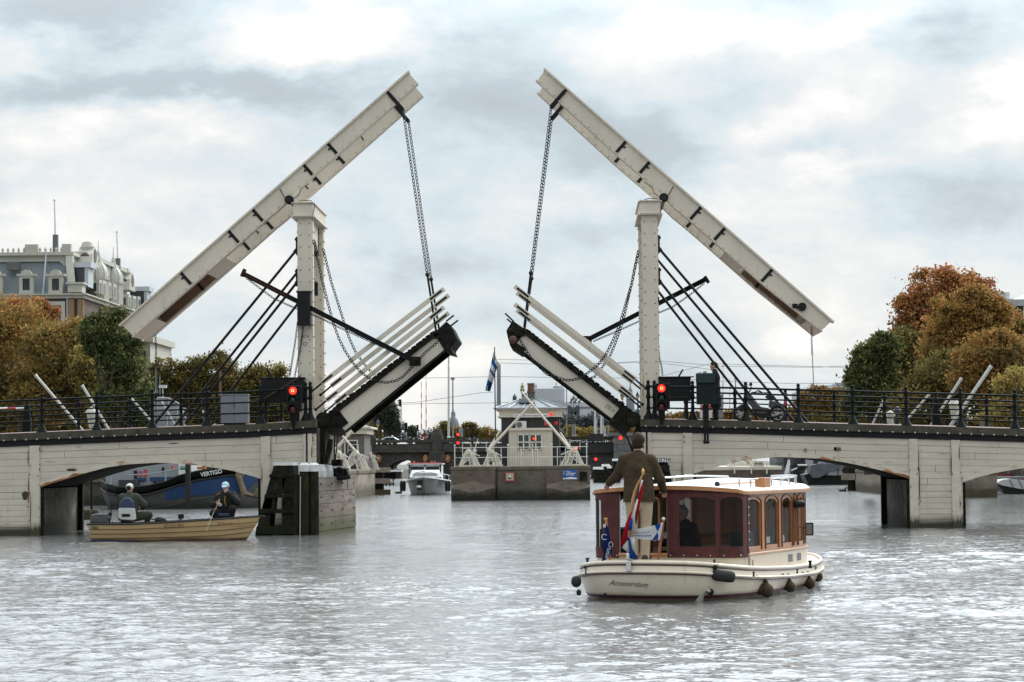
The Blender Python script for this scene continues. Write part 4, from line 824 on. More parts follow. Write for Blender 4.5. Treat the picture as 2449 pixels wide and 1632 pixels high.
for i,(x0,x1,yy,top) in enumerate(((537,592,75.0,912),(592,668,74.9,884),(668,752,75.0,884))):
    a,b = qa(2,x0,1000,yy).x,qa(2,x1,1000,yy).x;c = (a+b)/2;r_ = (b-a)/2*1.03;zz = qa(2,x0,top,yy).z
    m = MB();m.lathe([(r_,-.5),(r_*.99,zz)],(c,yy+r_,0),10);p = m.build('pile',gw,t)
    if i:
        m = MB();m.lathe([(r_+.02,zz-.0),(r_+.03,zz+.19),(r_*.6,zz+.26)],(c,yy+r_,0),8);m.build('white_cap',white_cap,p)
for (x,yy) in ((690,76.6),(750,77.4),(810,78.2)):
    c = qa(2,x,850,yy);m = MB();m.lathe([(.26,zt-.2),(.26,zt+.18),(.2,zt+.38)],(c.x,c.y,0),8);m.build('white_cap',white_cap,t)
m = MB();m.tube([qa(2,597,1440,74.8),qa(2,600,925,74.8)],.018,6);m.build('pole',M('grey_metal',(.3,.3,.3),.4,metal=.5),t)
t = thing('bollard_box','black bollard box with a white rim on the guide jetty','bollard',qa(2,938,925,78.5))
a,b = qa(2,876,930,78.5),qa(2,1003,845,78.5)
m = MB();m.bx(a.x+.05,b.x-.05,78.4,79.4,a.z-.1,b.z-.04);m.build('body',black,t,bevel=.02)
m = MB();m.bx(a.x,b.x,78.35,79.45,b.z-.04,b.z+.03);m.build('rim',white_cap,t)
m = MB();m.ring((a.x+.22,78.3,a.z+.16),.11,.04,(0,1,0));m.ring((b.x-.12,78.35,a.z+.1),.12,.05,(.3,1,0));m.tube([(a.x+.1,78.3,a.z-.02),(b.x+.1,78.3,a.z-.01)],.06,8);m.build('tyre_fender',black,t)
m = MB();m.bx(qa(2,865,800,79.6).x,qa(2,950,800,79.6).x,79.6,80.2,zt-.1,qa(2,900,782,79.6).z);m.build('post',gw,t)
t = thing('mooring_dolphin','black sloping timber dolphin half hidden by the standing man','dolphin',(qa(5,570,1300,75.5).x,76,0))
m = MB();m.prism([qa(5,x,y,75.5) for x,y in ((480,1168),(622,1168),(655,1300),(700,1560),(730,1800),(470,1800))],(0,1.2,0));m.build('boarding',blacks,t)
m = MB();m.prism([qa(5,x,y,75.42) for x,y in ((480,1170),(480,1135),(620,1135),(624,1170))],(0,1.3,0));m.build('white_cap',white_cap,t)
letter('painted_number','1382M',.2,qa(5,560,1152,75.42),(1,0,0),(0,0,1),black,t)
m = MB();m.beam(qa(5,480,1235,75.44),qa(5,640,1235,75.44),.1,.22);m.build('tie_beam',blacks,t)
# ------------------------------------------------------------------ cabinets, lights, console on the deck
red_on = ME('red_lamp_lit',(1.0,.03,.02),2.1);red_hot = ME('red_lamp_core',(1.0,.35,.12),3.0);lens_g = M('dark_green_lens',(.01,.03,.02),.15);lens_r = M('dark_red_lens',(.09,.01,.01),.15)
def traffic(label,k,cx,ys,r_,Y,top,bot,post):
    p = [qa(k,cx,y,Y) for y in ys];a = qa(k,cx,top,Y);b = qa(k,cx,bot,Y);rr_ = r_/ZO[k][2]*Y/FPX
    t = thing('traffic_light',label,'traffic light',(a.x,Y+.2,qa(k,cx,post,Y).z))
    m = MB();m.bx(a.x-rr_*1.5,a.x+rr_*1.45,Y+.02,Y+.24,b.z,a.z);m.bx(a.x+rr_*1.45,a.x+rr_*2.1,Y+.06,Y+.2,b.z+.05,a.z);m.build('housing',black,t,bevel=.02)
    for i,c in enumerate(p):
        m = MB();m.lathe([(rr_*.98,0),(rr_*.85,.025),(rr_*.45,.045),(0.001,.05)],(c.x,Y+.02,c.z),20,(0,-1,0));m.build('lamp',(red_on,lens_g,lens_r)[i],t,smooth=True)
        if i == 0:m = MB();m.ring((c.x,Y-.03,c.z),rr_*.32,rr_*.1,(0,1,0),12,5);m.build('bulb_glow',red_hot,t)
        m = MB();n = 12;v = []
        for s_ in range(n+1):
            an = math.pi*(-.15+1.3*s_/n);v.append(((c.x+rr_*1.12*math.cos(an)),c.z+rr_*1.12*math.sin(an)))
        for s_ in range(n):m.add([(v[s_][0],Y+.02,v[s_][1]),(v[s_+1][0],Y+.02,v[s_+1][1]),(v[s_+1][0],Y-.13,v[s_+1][1]),(v[s_][0],Y-.13,v[s_][1])],[(0,1,2,3)])
        m.build('hood',black,t)
    m = MB();m.tube([(a.x,Y+.13,b.z),(a.x,Y+.13,qa(k,cx,post,Y).z)],.05,10);m.box((a.x,Y+.13,b.z-.12),(.2,.14,.26));m.build('post',railp,t);m = MB();m.ball((a.x,Y+.13,a.z+.03),.04);m.build('finial',railp,t)
traffic('traffic light with its red lamp lit at the gear box tower railing',2,535,[195,272,352],34,Y0-.42,150,388,545)
traffic('traffic light with its red lamp lit at the railing beside the console',5,560,[420,513,603],40,Y0-.42,370,650,790)
gm = M('grey_cabinet',(.20,.215,.235),.5,var=.06,stain=(.2,.2,.19),sa=.4)
def cab(label,k,x0,y0,x1,y1,Y,d,mat,name='cabinet',feet=False):
    a,b = qa(k,x0,y1,Y),qa(k,x1,y0,Y);t = thing(name,label,'cabinet',((a.x+b.x)/2,Y+d/2,a.z))
    m = MB();m.bx(a.x,b.x,Y,Y+d,a.z,b.z);m.build('body',mat,t,bevel=.012)
    m = MB();m.bx(a.x-.015,b.x+.015,Y-.015,Y+d+.015,b.z,b.z+.03);m.build('lid',mat,t,bevel=.006)
    return t,a,b
t,a,b = cab('grey switch cabinet standing behind the near railing',1,1880,232,2110,472,Y0+.35,.45,gm)
m = MB();m.bx(a.x+.1,b.x-.1,Y0+.4,Y0+.7,a.z-.12,a.z);m.build('plinth',iron,t);m = MB();m.box(((a.x+b.x)/2,Y0+.34,a.z+.55),(.02,.02,.12));m.build('latch',iron,t);m = MB();m.bx((a.x+b.x)/2-.004,(a.x+b.x)/2+.004,Y0+.346,Y0+.35,a.z+.04,b.z-.03);m.build('door_gap',black,t)
t,a,b = cab('black gear cabinet with crossed rusty struts beside the tower',2,262,88,630,300,Y0+.5,.45,black)
rs = M('dark_rust',(.06,.022,.014),.7,var=.4)
m = MB();m.beam(qa(2,285,268,Y0+.46),qa(2,600,72,Y0+.46),.03,.05);m.build('strut',rs,t);m = MB();m.beam(qa(2,470,262,Y0+.44),qa(2,312,5,Y0+.44),.04,.07);m.build('strut',black,t)
for s_ in (a.x+.15,b.x-.2):
    m = MB();m.bx(s_-.04,s_+.04,Y0+.6,Y0+.7,dzL(s_)-.02,a.z+.02);m.build('leg',black,t)
t,a,b = cab('black gear cabinet between the keeper and the tower',5,532,318,855,550,Y0+.9,.45,black)
m = MB();m.beam(qa(5,730,308,Y0+1),qa(5,776,230,Y0+1),.05,.08,(0,1,0));m.build('lever',black,t)
m = MB();m.bx(a.x,(a.x+b.x)/2+.6,Y0+.86,Y0+1.0,b.z+.03,b.z+.06);m.build('flap',black,t)
for s_ in (a.x+.15,b.x-.12):
    m = MB();m.bx(s_-.04,s_+.04,Y0+1.0,Y0+1.1,dzR(s_)-.02,a.z+.02);m.build('leg',black,t)
gd = M('console_green',(.010,.014,.013),.6,spec=.15,var=.15)
Yc = Y0-.52
a,b = qa(5,920,582,Yc),qa(5,1112,365,Yc);c_,d_ = qa(5,918,365,Yc),qa(5,1100,265,Yc)
t = thing('control_console','dark green control console on two black posts outside the railing','console',((a.x+b.x)/2,Yc+.2,a.z))
m = MB();m.bx(a.x,b.x,Yc+.03,Yc+.4,a.z,b.z);m.build('lower_box',gd,t,bevel=.01);m = MB();m.bx(c_.x-.01,d_.x,Yc-.03,Yc+.44,c_.z,d_.z);m.build('upper_box',M('console_green_light',(.024,.036,.034),.6,spec=.2,var=.12),t,bevel=.01)
m = MB();p = qa(5,1005,255,Yc);m.lathe([(.06,0),(.06,.05),(.03,.08)],(p.x,Yc+.2,d_.z),10);m.tube([(c_.x+.05,Yc+.05,d_.z+.02),(p.x-.1,Yc+.1,d_.z+.03)],.012,5);m.build('lamp',M('grey_metal',(.3,.3,.3)),t)
for x in (1000,1028):
    m = MB();p0,p1 = qa(5,x,570,Yc+.2),qa(5,x,965,Yc+.2);m.tube([p0,p1],.035,8);m.ball((p1.x,p1.y,p1.z),.06);m.build('post',black,t);m = MB();m.box((p1.x,Yc+.36,p1.z+.9),(.09,.36,.45));m.build('bracket',black,t)
t,a,b = cab('grey cabinet with a red and white board behind the keeper',5,1120,492,1182,724,Y0+4.4,.4,gm)
t = thing('warning_board','low red and white board leaning behind the console posts','board',qa(5,1000,720,Y0+4.2))
wb,rb = M('barrier_white',(.75,.74,.72)),M('barrier_red',(.5,.03,.03))
m = MB();m.bx(qa(5,940,0,Y0+4.2).x,qa(5,1062,0,Y0+4.2).x,Y0+4.2,Y0+4.24,qa(5,940,722,Y0+4.2).z,qa(5,940,585,Y0+4.2).z);m.build('board',wb,t)
for x in (955,1035):m = MB();m.bx(qa(5,x,0,Y0+4.18).x,qa(5,x+24,0,Y0+4.18).x,Y0+4.18,Y0+4.2,qa(5,x,640,Y0+4.18).z,qa(5,x,590,Y0+4.18).z);m.build('red_patch',rb,t)
# ------------------------------------------------------------------ bridge keeper
def cloth(nm,c,**k):return M(nm,c,.85,var=k.get('var',.18),vs=k.get('vs',14),bump=.3,bs=60,spec=.2)
navy = cloth('navy_coat',(.014,.015,.024));dkt = cloth('dark_trousers',(.012,.012,.014));hb = M('brown_hair',(.025,.014,.008),.75,spec=.15,var=.4,vs=40,bump=.25,bs=150);ht = M('auburn_hair',(.032,.016,.008),.75,spec=.15,var=.35,vs=40,bump=.25,bs=150)
shoe = M('dark_shoes',(.012,.010,.009),.4)
gy = Y0+.75;g0 = qa(5,1112,738,gy);gz = dzR(g0.x)+.03
J = dict(pelvis=(0,0,.92),chest=(0,.01,1.30),neck=(0,.01,1.48),head=(0,.05,1.63),shL=(-.19,.0,1.42),shR=(.19,0,1.42),elL=(-.25,.12,1.17),elR=(.25,.12,1.17),wrL=(-.2,.36,1.15),wrR=(.2,.36,1.15),
         hipL=(-.1,0,.9),hipR=(.1,0,.9),knL=(-.1,.02,.49),knR=(.1,.02,.49),anL=(-.1,-.01,.09),anR=(.1,0,.09))
h = HF(J,0,-.12)
coat = [(J['pelvis'],J['chest'],.155,.165,(1.15,.85,1),.05),(J['chest'],(0,.0,1.47),.165,.085,(1.12,.85,1),.05),((0,0,.5),J['pelvis'],.20,.165,(1.1,.85,1),.05),((0,.02,1.47),(0,.03,1.52),.075,.07,None,.02)]
for s in 'LR':coat += [(J['sh'+s],J['el'+s],.075,.062,None,.04),(J['el'+s],J['wr'+s],.062,.048,None,.02)]
tr = []
for s in 'LR':tr += [(J['hip'+s],J['kn'+s],.1,.085,None,.04),(J['kn'+s],Vector(J['an'+s])-Vector((0,0,.04)),.085,.075,None,.03)]
sh = []
for s in 'LR':sh += [(Vector(J['an'+s])-Vector((0,.03,.045)),Vector(J['an'+s])+Vector((0,.16,-.055)),.045,.035,None,.02)]
person('bridge keeper in a long dark coat standing at the green console',(g0.x,gy,gz),R(82),J,[('coat',coat,navy,.012),('trousers',tr,dkt,.012),('shoes',sh,shoe,.01),('hair',hairp(h),hb,.009)],headtilt=-.12,hands={'L':((0,1,-.3),(1,0,0),(0,-.3,-1),.5),'R':((0,1,-.3),(-1,0,0),(0,-.3,-1),.5)})
# ------------------------------------------------------------------ moped
ym = Y0+.62
t = thing('moped','black moped with light grey wheels parked behind the railing','moped',qa(19,1250,1220,ym))
mk_ = lambda x,y,o=0:qa(19,x,y,ym+o)
def wheel(cx,cy,rx,lab):
    c = mk_(cx,cy);rr_ = rx/7.84*ym/FPX;tm = M('rubber',(.014,.014,.014),.8);al = M('light_alloy',(.42,.43,.43),.4,metal=.3)
    m = MB();m.ring(c,rr_*.94,.042,(0,1,0),28,8);w = m.build('wheel',tm,t,smooth=True)
    m = MB();m.ring(c,rr_*.80,.018,(0,1,0),28,6);
    for k in range(6):
        a = 2*math.pi*k/6+.3;m.beam(c+Vector((math.cos(a)*.04,0,math.sin(a)*.04)),c+Vector((math.cos(a)*rr_*.8,0,math.sin(a)*rr_*.8)),.045,.022,(0,1,0))
    m.disc(c,.055,(0,1,0),.09,12);m.build('rim',al,w)
wheel(955,1090,122,'f');wheel(1640,1100,142,'r')
m = MB();m.tube([mk_(955,1090),mk_(1050,800),mk_(1090,690)],.035,8);m.tube([mk_(955,1090,.12),mk_(1050,800,.12),mk_(1090,690,.12)],.03,8);m.build('fork',black,t)
fm = M('moped_black',(.012,.012,.014),.3,coat=.4)
m = MB();m.prism([mk_(x,y,-.07) for x,y in ((1040,770),(1090,730),(1180,800),(1260,900),(1340,970),(1480,990),(1500,1060),(1400,1110),(1240,1100),(1150,960),(1060,850))],(0,.16,0));m.build('frame',fm,t,bevel=.02)
m = MB();m.prism([mk_(x,y,-.1) for x,y in ((1490,850),(1640,870),(1760,920),(1780,1000),(1740,1020),(1690,960),(1620,950),(1530,1000),(1480,960))],(0,.22,0));m.build('rear_body',fm,t,bevel=.02)
m = MB();m.prism([mk_(x,y,-.05) for x,y in ((1190,1030),(1440,1010),(1500,1110),(1440,1180),(1300,1170),(1210,1110))],(0,.2,0));m.build('engine',iron,t,bevel=.02)
m = MB();m.prism([mk_(x,y,-.05) for x,y in ((870,990),(940,930),(1020,910),(1050,950),(980,960),(900,1010))],(0,.1,0));m.build('front_mudguard',fm,t,bevel=.01)
m = MB();m.prism([mk_(x,y,-.09) for x,y in ((1418,770),(1450,752),(1540,745),(1575,740),(1580,800),(1570,828),(1480,825),(1425,795))],(0,.2,0));m.tube([mk_(1520,820,.02),mk_(1520,900,.02)],.03,8);m.build('saddle',M('rubber',(.014,.014,.014)),t,bevel=.03)
m = MB();m.tube([mk_(1090,720,.05),mk_(1140,640,.05),mk_(1150,590,.05)],.022,6);m.tube([mk_(1150,700,-.25),mk_(1230,690,-.2),mk_(1280,660,0),mk_(1230,690,.25),mk_(1200,720,.35)],.018,6);m.tube([mk_(1280,662,-.3),mk_(1350,700,-.35)],.024,8);m.build('handlebar',black,t)
m = MB();c = mk_(1142,545,.05);m.ball(c,.05,8,(1,.5,1.2));m.tube([c,mk_(1150,620,.05)],.012,5);m.tube([mk_(1075,550),mk_(1110,565),mk_(1140,550)],.008,5);m.build('mirror',black,t)
m = MB();c = mk_(1785,905,-.02);m.box(c,(.08,.14,.14));m.build('tail_light',M('tail_red',(.35,.01,.03),.25),t,bevel=.02)
m = MB();m.box(mk_(1095,770,.05),(.14,.16,.2));m.build('headlight',black,t,bevel=.03)
m = MB();m.tube([mk_(1420,1150,-.12),mk_(1600,1165,-.14),mk_(1690,1120,-.15)],.035,8);m.build('exhaust',iron,t);m = MB();m.tube([mk_(1430,1120,-.1),mk_(1510,1225,-.2)],.014,6);m.build('kickstand',iron,t)
cyb = yF+.1;c = qa(19,1320,715,cyb)
t = thing('name_board','small board with white lettering behind the moped','sign',c)
m = MB();m.box((c.x,c.y,c.z),(.56,.02,.075));m.build('board',black,t);letter('lettering','MAGERE BRUG',.075,(c.x,c.y-.012,c.z),(1,0,0),(0,0,1),wb,t)
# slanting pale poles beyond the deck
polm = M('pale_pole',(.50,.51,.47),.5,var=.1)
for i,(k,a,b,Y,r_,lab) in enumerate(((1,(308,70),(700,530),Y0+BW+.3,.046,'pale pole leaning before the orange trees, tallest of the fishing boat side'),(1,(705,158),(925,525),Y0+BW+.3,.046,'steep pale pole leaning before the orange trees beside a lantern'),(1,(1128,272),(1300,470),Y0+BW+.3,.036,'short pale pole leaning before the dark green tree'),(1,(1375,290),(1490,490),Y0+BW+.3,.036,'short pale pole leaning before the white glass roof'),
        (6,(1565,160),(1250,625),Y0+BW+.3,.058,'thickest pale pole leaning before the brown trees'),(6,(1328,257),(1095,620),Y0+BW+.3,.046,'long pale pole leaning just beyond the barrier box'),(6,(1075,380),(868,615),Y0+BW+.3,.04,'low pale pole leaning between two railing posts'),(6,(715,415),(628,607),Y0+BW+.3,.036,'shortest pale pole, steep, nearest the dark green trees'))):
    A,Bq = qa(k,*a,Y),qa(k,*b,Y);d = (Bq-A).normalized();dzz = dzL if A.x < 0 else dzR;zz_ = dzz(Bq.x)-.45;e = A+d*((A.z-zz_)/max(.2,-d.z)) ;t = thing('leaning_pole',lab,'pole',e,'pale leaning poles beyond the deck')
    m = MB();m.tube([A,e],r_,10);m.lathe([(r_*1.15,-.05),(r_*1.15,.05)],A,10,d);m.build('pole',polm,t,smooth=True)
    m = MB();m.box((e.x,e.y-.1,e.z+.02),(.3,.4,.3));m.build('bracket',black,t)
# ------------------------------------------------------------------ yellow fishing boat with two anglers
YFB = 69.8;sF = FPX/YFB
f18 = lambda x,y,o=0.0:qa(18,x,y,YFB+o)
P0,P1 = f18(45,690),f18(2260,610);xb0,xb1 = P0.x,P1.x;Lb = xb1-xb0
t = thing('fishing_boat','yellow clinker fishing boat carrying two anglers','boat',((xb0+xb1)/2,YFB+.8,0));yel = M('yellow_hull_paint',(.43,.29,.14),.5,var=.07,stain=(.2,.12,.06),sa=.3,ss=4,algae=(.09,.05,.03),alh=.08)
sheer = lambda u:float(np.interp(u,[0,.25,.5,.75,1],[f18(0,y).z for y in (688,690,668,638,606)]))
hb_ = lambda u:.80*(min(1,.86+.5*u) if u < .35 else (1-((u-.35)/.65)**2.3))+.015
NS = 5;hull = MB();seam = MB();prof = [];n = 30
for side in (-1,1):
    for st in range(NS):
        ra,rb_ = [],[]
        for i in range(n+1):
            u = i/n;S = sheer(u);bot_ = -.14+.10*max(0,(u-.8)/.2)
            def pt(f_,out):
                z = bot_+(S-bot_)*f_;w = hb_(u)*(.62+.38*f_**.7)+out*min(1,hb_(u)*4);x = xb0+Lb*u+(.09*(1-f_)*max(0,1-u*3))-(.42*(1-f_)**1.2)*max(0,(u-.55)/.45);return Vector((x,YFB+.85+side*w,z))
            ra.append(pt(st/NS,.026));rb_.append(pt((st+1)/NS,.008))
        for i in range(n):
            q4 = [ra[i],ra[i+1],rb_[i+1],rb_[i]];hull.add(q4 if side < 0 else q4[::-1],[(0,1,2,3)])
        if st:
            seam.tube([p+Vector((0,side*.003,-.006)) for p in ra],.008,4,cap=False)
for st_u in (0,):
    ring = []
    for side in (-1,1):
        f_ = [i/NS for i in range(NS+1)];pts = [Vector((xb0+.09*(1-g),YFB+.85+side*(hb_(0)*(.62+.38*g**.7)+.01),-.14+(sheer(0)+.14)*g)) for g in f_];ring += pts if side < 0 else pts[::-1]
    hull.add(ring,[tuple(range(len(ring)))[::-1]])
hull.build('hull',yel,t);seam.build('plank_seams',M('seam_brown',(.12,.075,.035),.8),t)  # dark brown lines along the plank overlaps
g = MB()
for side in (-1,1):g.tube([(xb0+Lb*i/30-.01,YFB+.85+side*(hb_(i/30)+.012),sheer(i/30)+.012) for i in range(31)],.028,6)
g.tube([(xb0-.02,YFB+.85-hb_(0),sheer(0)+.012),(xb0-.02,YFB+.85+hb_(0),sheer(0)+.012)],.03,6);g.box((xb1+.02,YFB+.85,sheer(1)+.01),(.2,.12,.05));g.build('gunwale',M('gunwale_black',(.018,.016,.014),.6),t)
m = MB();pts = []
for i in range(31):u = i/30;pts.append((xb0+.05+Lb*u*.985,YFB+.85,sheer(u)-.22))
for i in range(30):
    wa,wb_ = hb_(i/30)*.93,hb_((i+1)/30)*.93;a,b = pts[i],pts[i+1];m.add([(a[0],a[1]-wa,a[2]),(b[0],b[1]-wb_,b[2]),(b[0],b[1]+wb_,b[2]),(a[0],a[1]+wa,a[2])],[(0,1,2,3)])
m.build('floor',M('boat_floor',(.22,.17,.1),.8),t)
m = MB();m.add([(xb0+.07,YFB+.85-hb_(0)*.7-.03,-.1),(xb0+Lb*.36,YFB+.85-hb_(.36)*.7-.03,-.1),(xb0+Lb*.3,YFB+.85-hb_(.3)*.78-.03,.02),(xb0+.06,YFB+.85-hb_(0)*.8-.03,.055)],[(0,1,2,3)]);m.build('blue_boot_stripe',M('blue_paint',(.02,.04,.13),.5),t)
hv = BVHTree.FromPolygons([Vector(v) for v in hull.v],hull.f)
txt = M('hull_lettering',(.06,.045,.03),.6)
letter('registration_number','62-53-YN',.155,f18(1160,712,-.2),(1,0,.03),(0,0,1),txt,t,bvh=hv,cast=(0,1,0),sxy=(.86,1),off=.014)
letter('boat_name','Silure',.15,f18(1800,680,-.2),(1,0,.06),(0,0,1),M('hull_lettering_brown',(.2,.10,.05),.6),t,shear=.45,bvh=hv,cast=(0,1,0),sxy=(1.25,1),off=.014)
m = MB();p = f18(135,728,0);m.box((p.x,YFB+.85-hb_(.05)-.005,p.z),(.17,.02,.07));m.build('plate',M('green_plate',(.05,.09,.05)),t)
for x,y in ((790,738),(918,718),(980,714)):
    p = f18(x,y);h_ = hv.ray_cast(Vector((p.x,YFB-1,p.z)),Vector((0,1,0)))[0];m = MB();m.ball(h_,.022 if x < 800 else .012);m.build('drain_hole',txt,t)
# outboard, seats, trolling motor, fish finder
om = thing('outboard_motor','dark grey outboard motor on the fishing boat transom','motor',f18(200,660,.9))
m = MB();m.prism([f18(x,y,.68) for x,y in ((85,590),(95,560),(150,545),(260,540),(300,550),(318,600),(325,668),(80,668))],(0,.36,0));m.build('cowling',M('motor_grey',(.035,.04,.042),.35,coat=.3),om,bevel=.03)
m = MB();m.box(f18(150,590,.675),(.16,.01,.02));m.box(f18(150,612,.675),(.16,.01,.012));m.build('stripe',M('motor_stripe',(.09,.10,.1)),om)
m = MB();m.box(f18(200,690,.86),(.2,.2,.14));m.build('bracket',black,om)
tm_ = thing('trolling_motor','upright black tiller shaft beside the outboard motor','motor',f18(345,660,.9))
m = MB();m.tube([f18(340,690,.9),f18(348,560,.9),f18(362,478,.9)],.016,6);m.box(f18(348,548,.9),(.08,.07,.09));m.tube([f18(360,570,.85),f18(365,620,.85),f18(385,660,.85)],.006,5);m.build('shaft',black,tm_)
def seat(lab,c,blue):
    s = thing('swivel_chair',lab,'seat',c);wm_ = M('seat_white',(.48,.48,.47),.5);bm = M('seat_blue',(.015,.035,.085),.5)
    return s,wm_,bm
s,wm_,bm = seat('white and blue swivel seat holding the angler seen from behind',f18(565,640,.62),1)
m = MB();m.prism([f18(x,y,.50) for x,y in ((455,470),(480,462),(640,462),(668,475),(685,615),(640,628),(490,618),(455,600))],(0,.07,0));m.build('back_shell',wm_,s,bevel=.02)
m = MB();m.prism([f18(x,y,.49) for x,y in ((458,465),(480,390),(520,345),(570,328),(615,345),(650,395),(668,465))],(0,.09,0));m.build('back_cushion',bm,s,bevel=.03)
m = MB();m.box(f18(553,563,.49),(.23,.02,.075));m.build('vent',black,s);m = MB();m.box(f18(548,603,.495),(.045,.01,.04));m.build('tag',M('tag_cream',(.55,.5,.4)),s)
m = MB();m.box(f18(570,612,.78),(.42,.5,.08));m.build('seat_pad',bm,s,bevel=.02);m = MB();m.box(f18(545,645,.75),(.22,.2,.1));m.tube([f18(545,640,.75),f18(545,760,.75)],.04,8);m.build('pedestal',black,s)
ff = thing('fish_finder','small black fish finder screen on a bracket in the fishing boat','fish finder',f18(1270,660,.5))
m = MB();m.box(f18(1274,575,.5),(.16,.06,.12));m.build('screen',black,ff,bevel=.012);m = MB();m.tube([f18(1215,655,.5),f18(1260,630,.5),f18(1272,605,.5)],.02,6);m.box(f18(1270,612,.5),(.14,.05,.015));m.build('bracket',black,ff)
bg_ = thing('tackle_bag','dark rounded tackle bag lying in the fishing boat','bag',f18(1010,660,.8));V_,F_ = sdf_mesh([(f18(975,630,.8),f18(1040,640,.8),.1,.085,None,.05),(f18(1030,640,.8),f18(1090,655,.8),.08,.05,None,.05)],.02)
mk('bag',[tuple(x) for x in V_],[tuple(int(i) for i in x) for x in F_],cloth('bag_dark',(.02,.022,.02)),bg_,smooth='all');m = MB();m.tube([f18(868,608,.6),f18(1000,628,.6),f18(1130,655,.6),f18(1200,652,.6)],.018,6);m.build('handle',black,bg_)
# angler seen from behind
z18 = lambda y:(612-y)/474.0;x18 = lambda x:(x-580)/474.0
J = dict(pelvis=(0,0,.1),chest=(.02,.06,.46),neck=(.02,.08,.66),head=(.0,.12,.83),shL=(-.19,.06,.60),shR=(.22,.06,.60),elL=(-.24,.22,.33),elR=(.40,.18,.40),wrL=(-.02,.42,.28),wrR=(.25,.42,.3),hipL=(-.12,.05,.05),hipR=(.12,.05,.05),knL=(-.22,.42,.12),knR=(.46,.38,.1),anL=(-.22,.45,-.12),anR=(.38,.42,-.12))
h = HF(J,0,-.2);olive = cloth('olive_jacket',(.042,.045,.036));
jk = [(J['pelvis'],J['chest'],.22,.23,(1.2,.9,1),.06),(J['chest'],(.02,.07,.68),.22,.1,(1.15,.9,1),.06)]
for s_ in 'LR':jk += [(J['sh'+s_],J['el'+s_],.12,.10,None,.06),(J['el'+s_],J['wr'+s_],.10,.065,None,.03)]
tr = []
for s_ in 'LR':tr += [(J['hip'+s_],J['kn'+s_],.135,.11,None,.05),(J['kn'+s_],J['an'+s_],.09,.075,None,.04)]
cap = [(h(0,-.02,.07),h(0,-.01,.08),.1,.1,(1,1,.85),.02),(h(0,.08,.07),h(0,.15,.055),.06,.05,(1.2,1,.25),.02)]
wc = M('white_cap_cloth',(.62,.62,.60),.8)
person('angler in an olive jacket and white cap seen from behind',f18(580,612,.78),R(-14),J,[('jacket',jk,olive,.014),('trousers',tr,cloth('green_trousers',(.03,.034,.026)),.014),('cap',cap,wc,.01),('hair',hairp(h)[1:2],hb,.01)],headtilt=-.2,res=.01,hands={'L':((1,.3,0),(0,.5,1),(0,-1,0),1.0),'R':((-.6,.5,0),(0,.5,1),(0,-1,0),1.0)})
m = MB();cb = BASE
# angler facing the camera on the bow
s,wm_,bm = seat('dark bow seat under the angler with the pale blue cap',f18(1860,590,.8),0)
m = MB();m.box(f18(1868,555,.85),(.42,.4,.09));m.build('seat_pad',bm,s,bevel=.02);m = MB();m.tube([f18(1850,575,.85),f18(1850,680,.85)],.035,8);m.box(f18(1850,605,.85),(.16,.16,.03));m.build('pedestal',black,s)
J = dict(pelvis=(0,0,.1),chest=(0,.03,.44),neck=(0,.06,.63),head=(0,.1,.79),shL=(.19,.03,.57),shR=(-.19,.03,.57),elL=(.34,.16,.38),elR=(-.36,.1,.33),wrL=(.10,.24,.64),wrR=(-.22,.30,.34),hipL=(.12,.05,.06),hipR=(-.12,.05,.06),knL=(.24,.34,.2),knR=(-.3,.32,.08),anL=(.2,.26,-.12),anR=(-.16,.24,-.13))
# x axis here is the person's right when facing away, so facing the camera is a half turn
J = {k:(-v[0],v[1],v[2]) for k,v in J.items()}
h = HF(J,-.1,-.25);jb = cloth('black_jacket',(.014,.016,.014));org_ = M('orange_piping',(.38,.16,.03),.7)
jk = [(J['pelvis'],J['chest'],.21,.215,(1.15,.9,1),.06),(J['chest'],(0,.05,.65),.21,.11,(1.15,.9,1),.06)]
for s_ in 'LR':jk += [(J['sh'+s_],J['el'+s_],.115,.10,None,.06),(J['el'+s_],J['wr'+s_],.10,.06,None,.03)]
tr = []
for s_ in 'LR':tr += [(J['hip'+s_],J['kn'+s_],.13,.11,None,.05),(J['kn'+s_],J['an'+s_],.085,.07,None,.04)]
sh = [(Vector(J['an'+s_])-Vector((0,.03,.0)),Vector(J['an'+s_])+Vector((0,.15,-.02)),.05,.04,None,.02) for s_ in 'LR']
cap = [(h(0,-.01,.07),h(0,-.0,.08),.1,.1,(1,1,.85),.02),(h(0,.09,.065),h(0,.15,.05),.06,.05,(1.2,1,.25),.02)]
pb = f18(1870,570,.98)
pr,rot,hh = person('angler in a black jacket and pale blue cap facing us',pb,R(175),J,[('jacket',jk,jb,.014),('trousers',tr,cloth('black_trousers',(.013,.013,.015)),.014),('shoes',sh,shoe,.012),('cap',cap,M('pale_blue_cap',(.42,.60,.64),.8),.01)],headyaw=-.1,headtilt=-.25,res=.009,hands={'L':((.7,.1,.5),(0,.2,1),(0,-1,.2),.8),'R':((-.5,.7,.2),(0,.2,1),(-.3,-.8,0),1.0)})
def onp(p):return Vector(pb)+rot @ Vector((-p[0],p[1],p[2]))
m = MB();m.tube([onp((.2,.13,.61)),onp((.27,.12,.55)),onp((.3,.16,.5))],.013,6);m.tube([onp((-.14,.14,.64)),onp((-.22,.13,.6)),onp((-.28,.12,.55))],.013,6);m.tube([onp((.02,.225,.56)),onp((.0,.235,.42)),onp((.03,.21,.28))],.014,6);m.build('orange_piping',org_,pr)
rd = thing('fishing_rod','thin fishing rod held over the boat side by the facing angler','fishing rod',Vector(pb)+rot @ Vector(J['wrR']))
a = f18(1775,355,.5);b = f18(1765,400,.4);c = f18(1700,525,.15);d_ = f18(1605,770,-.35)
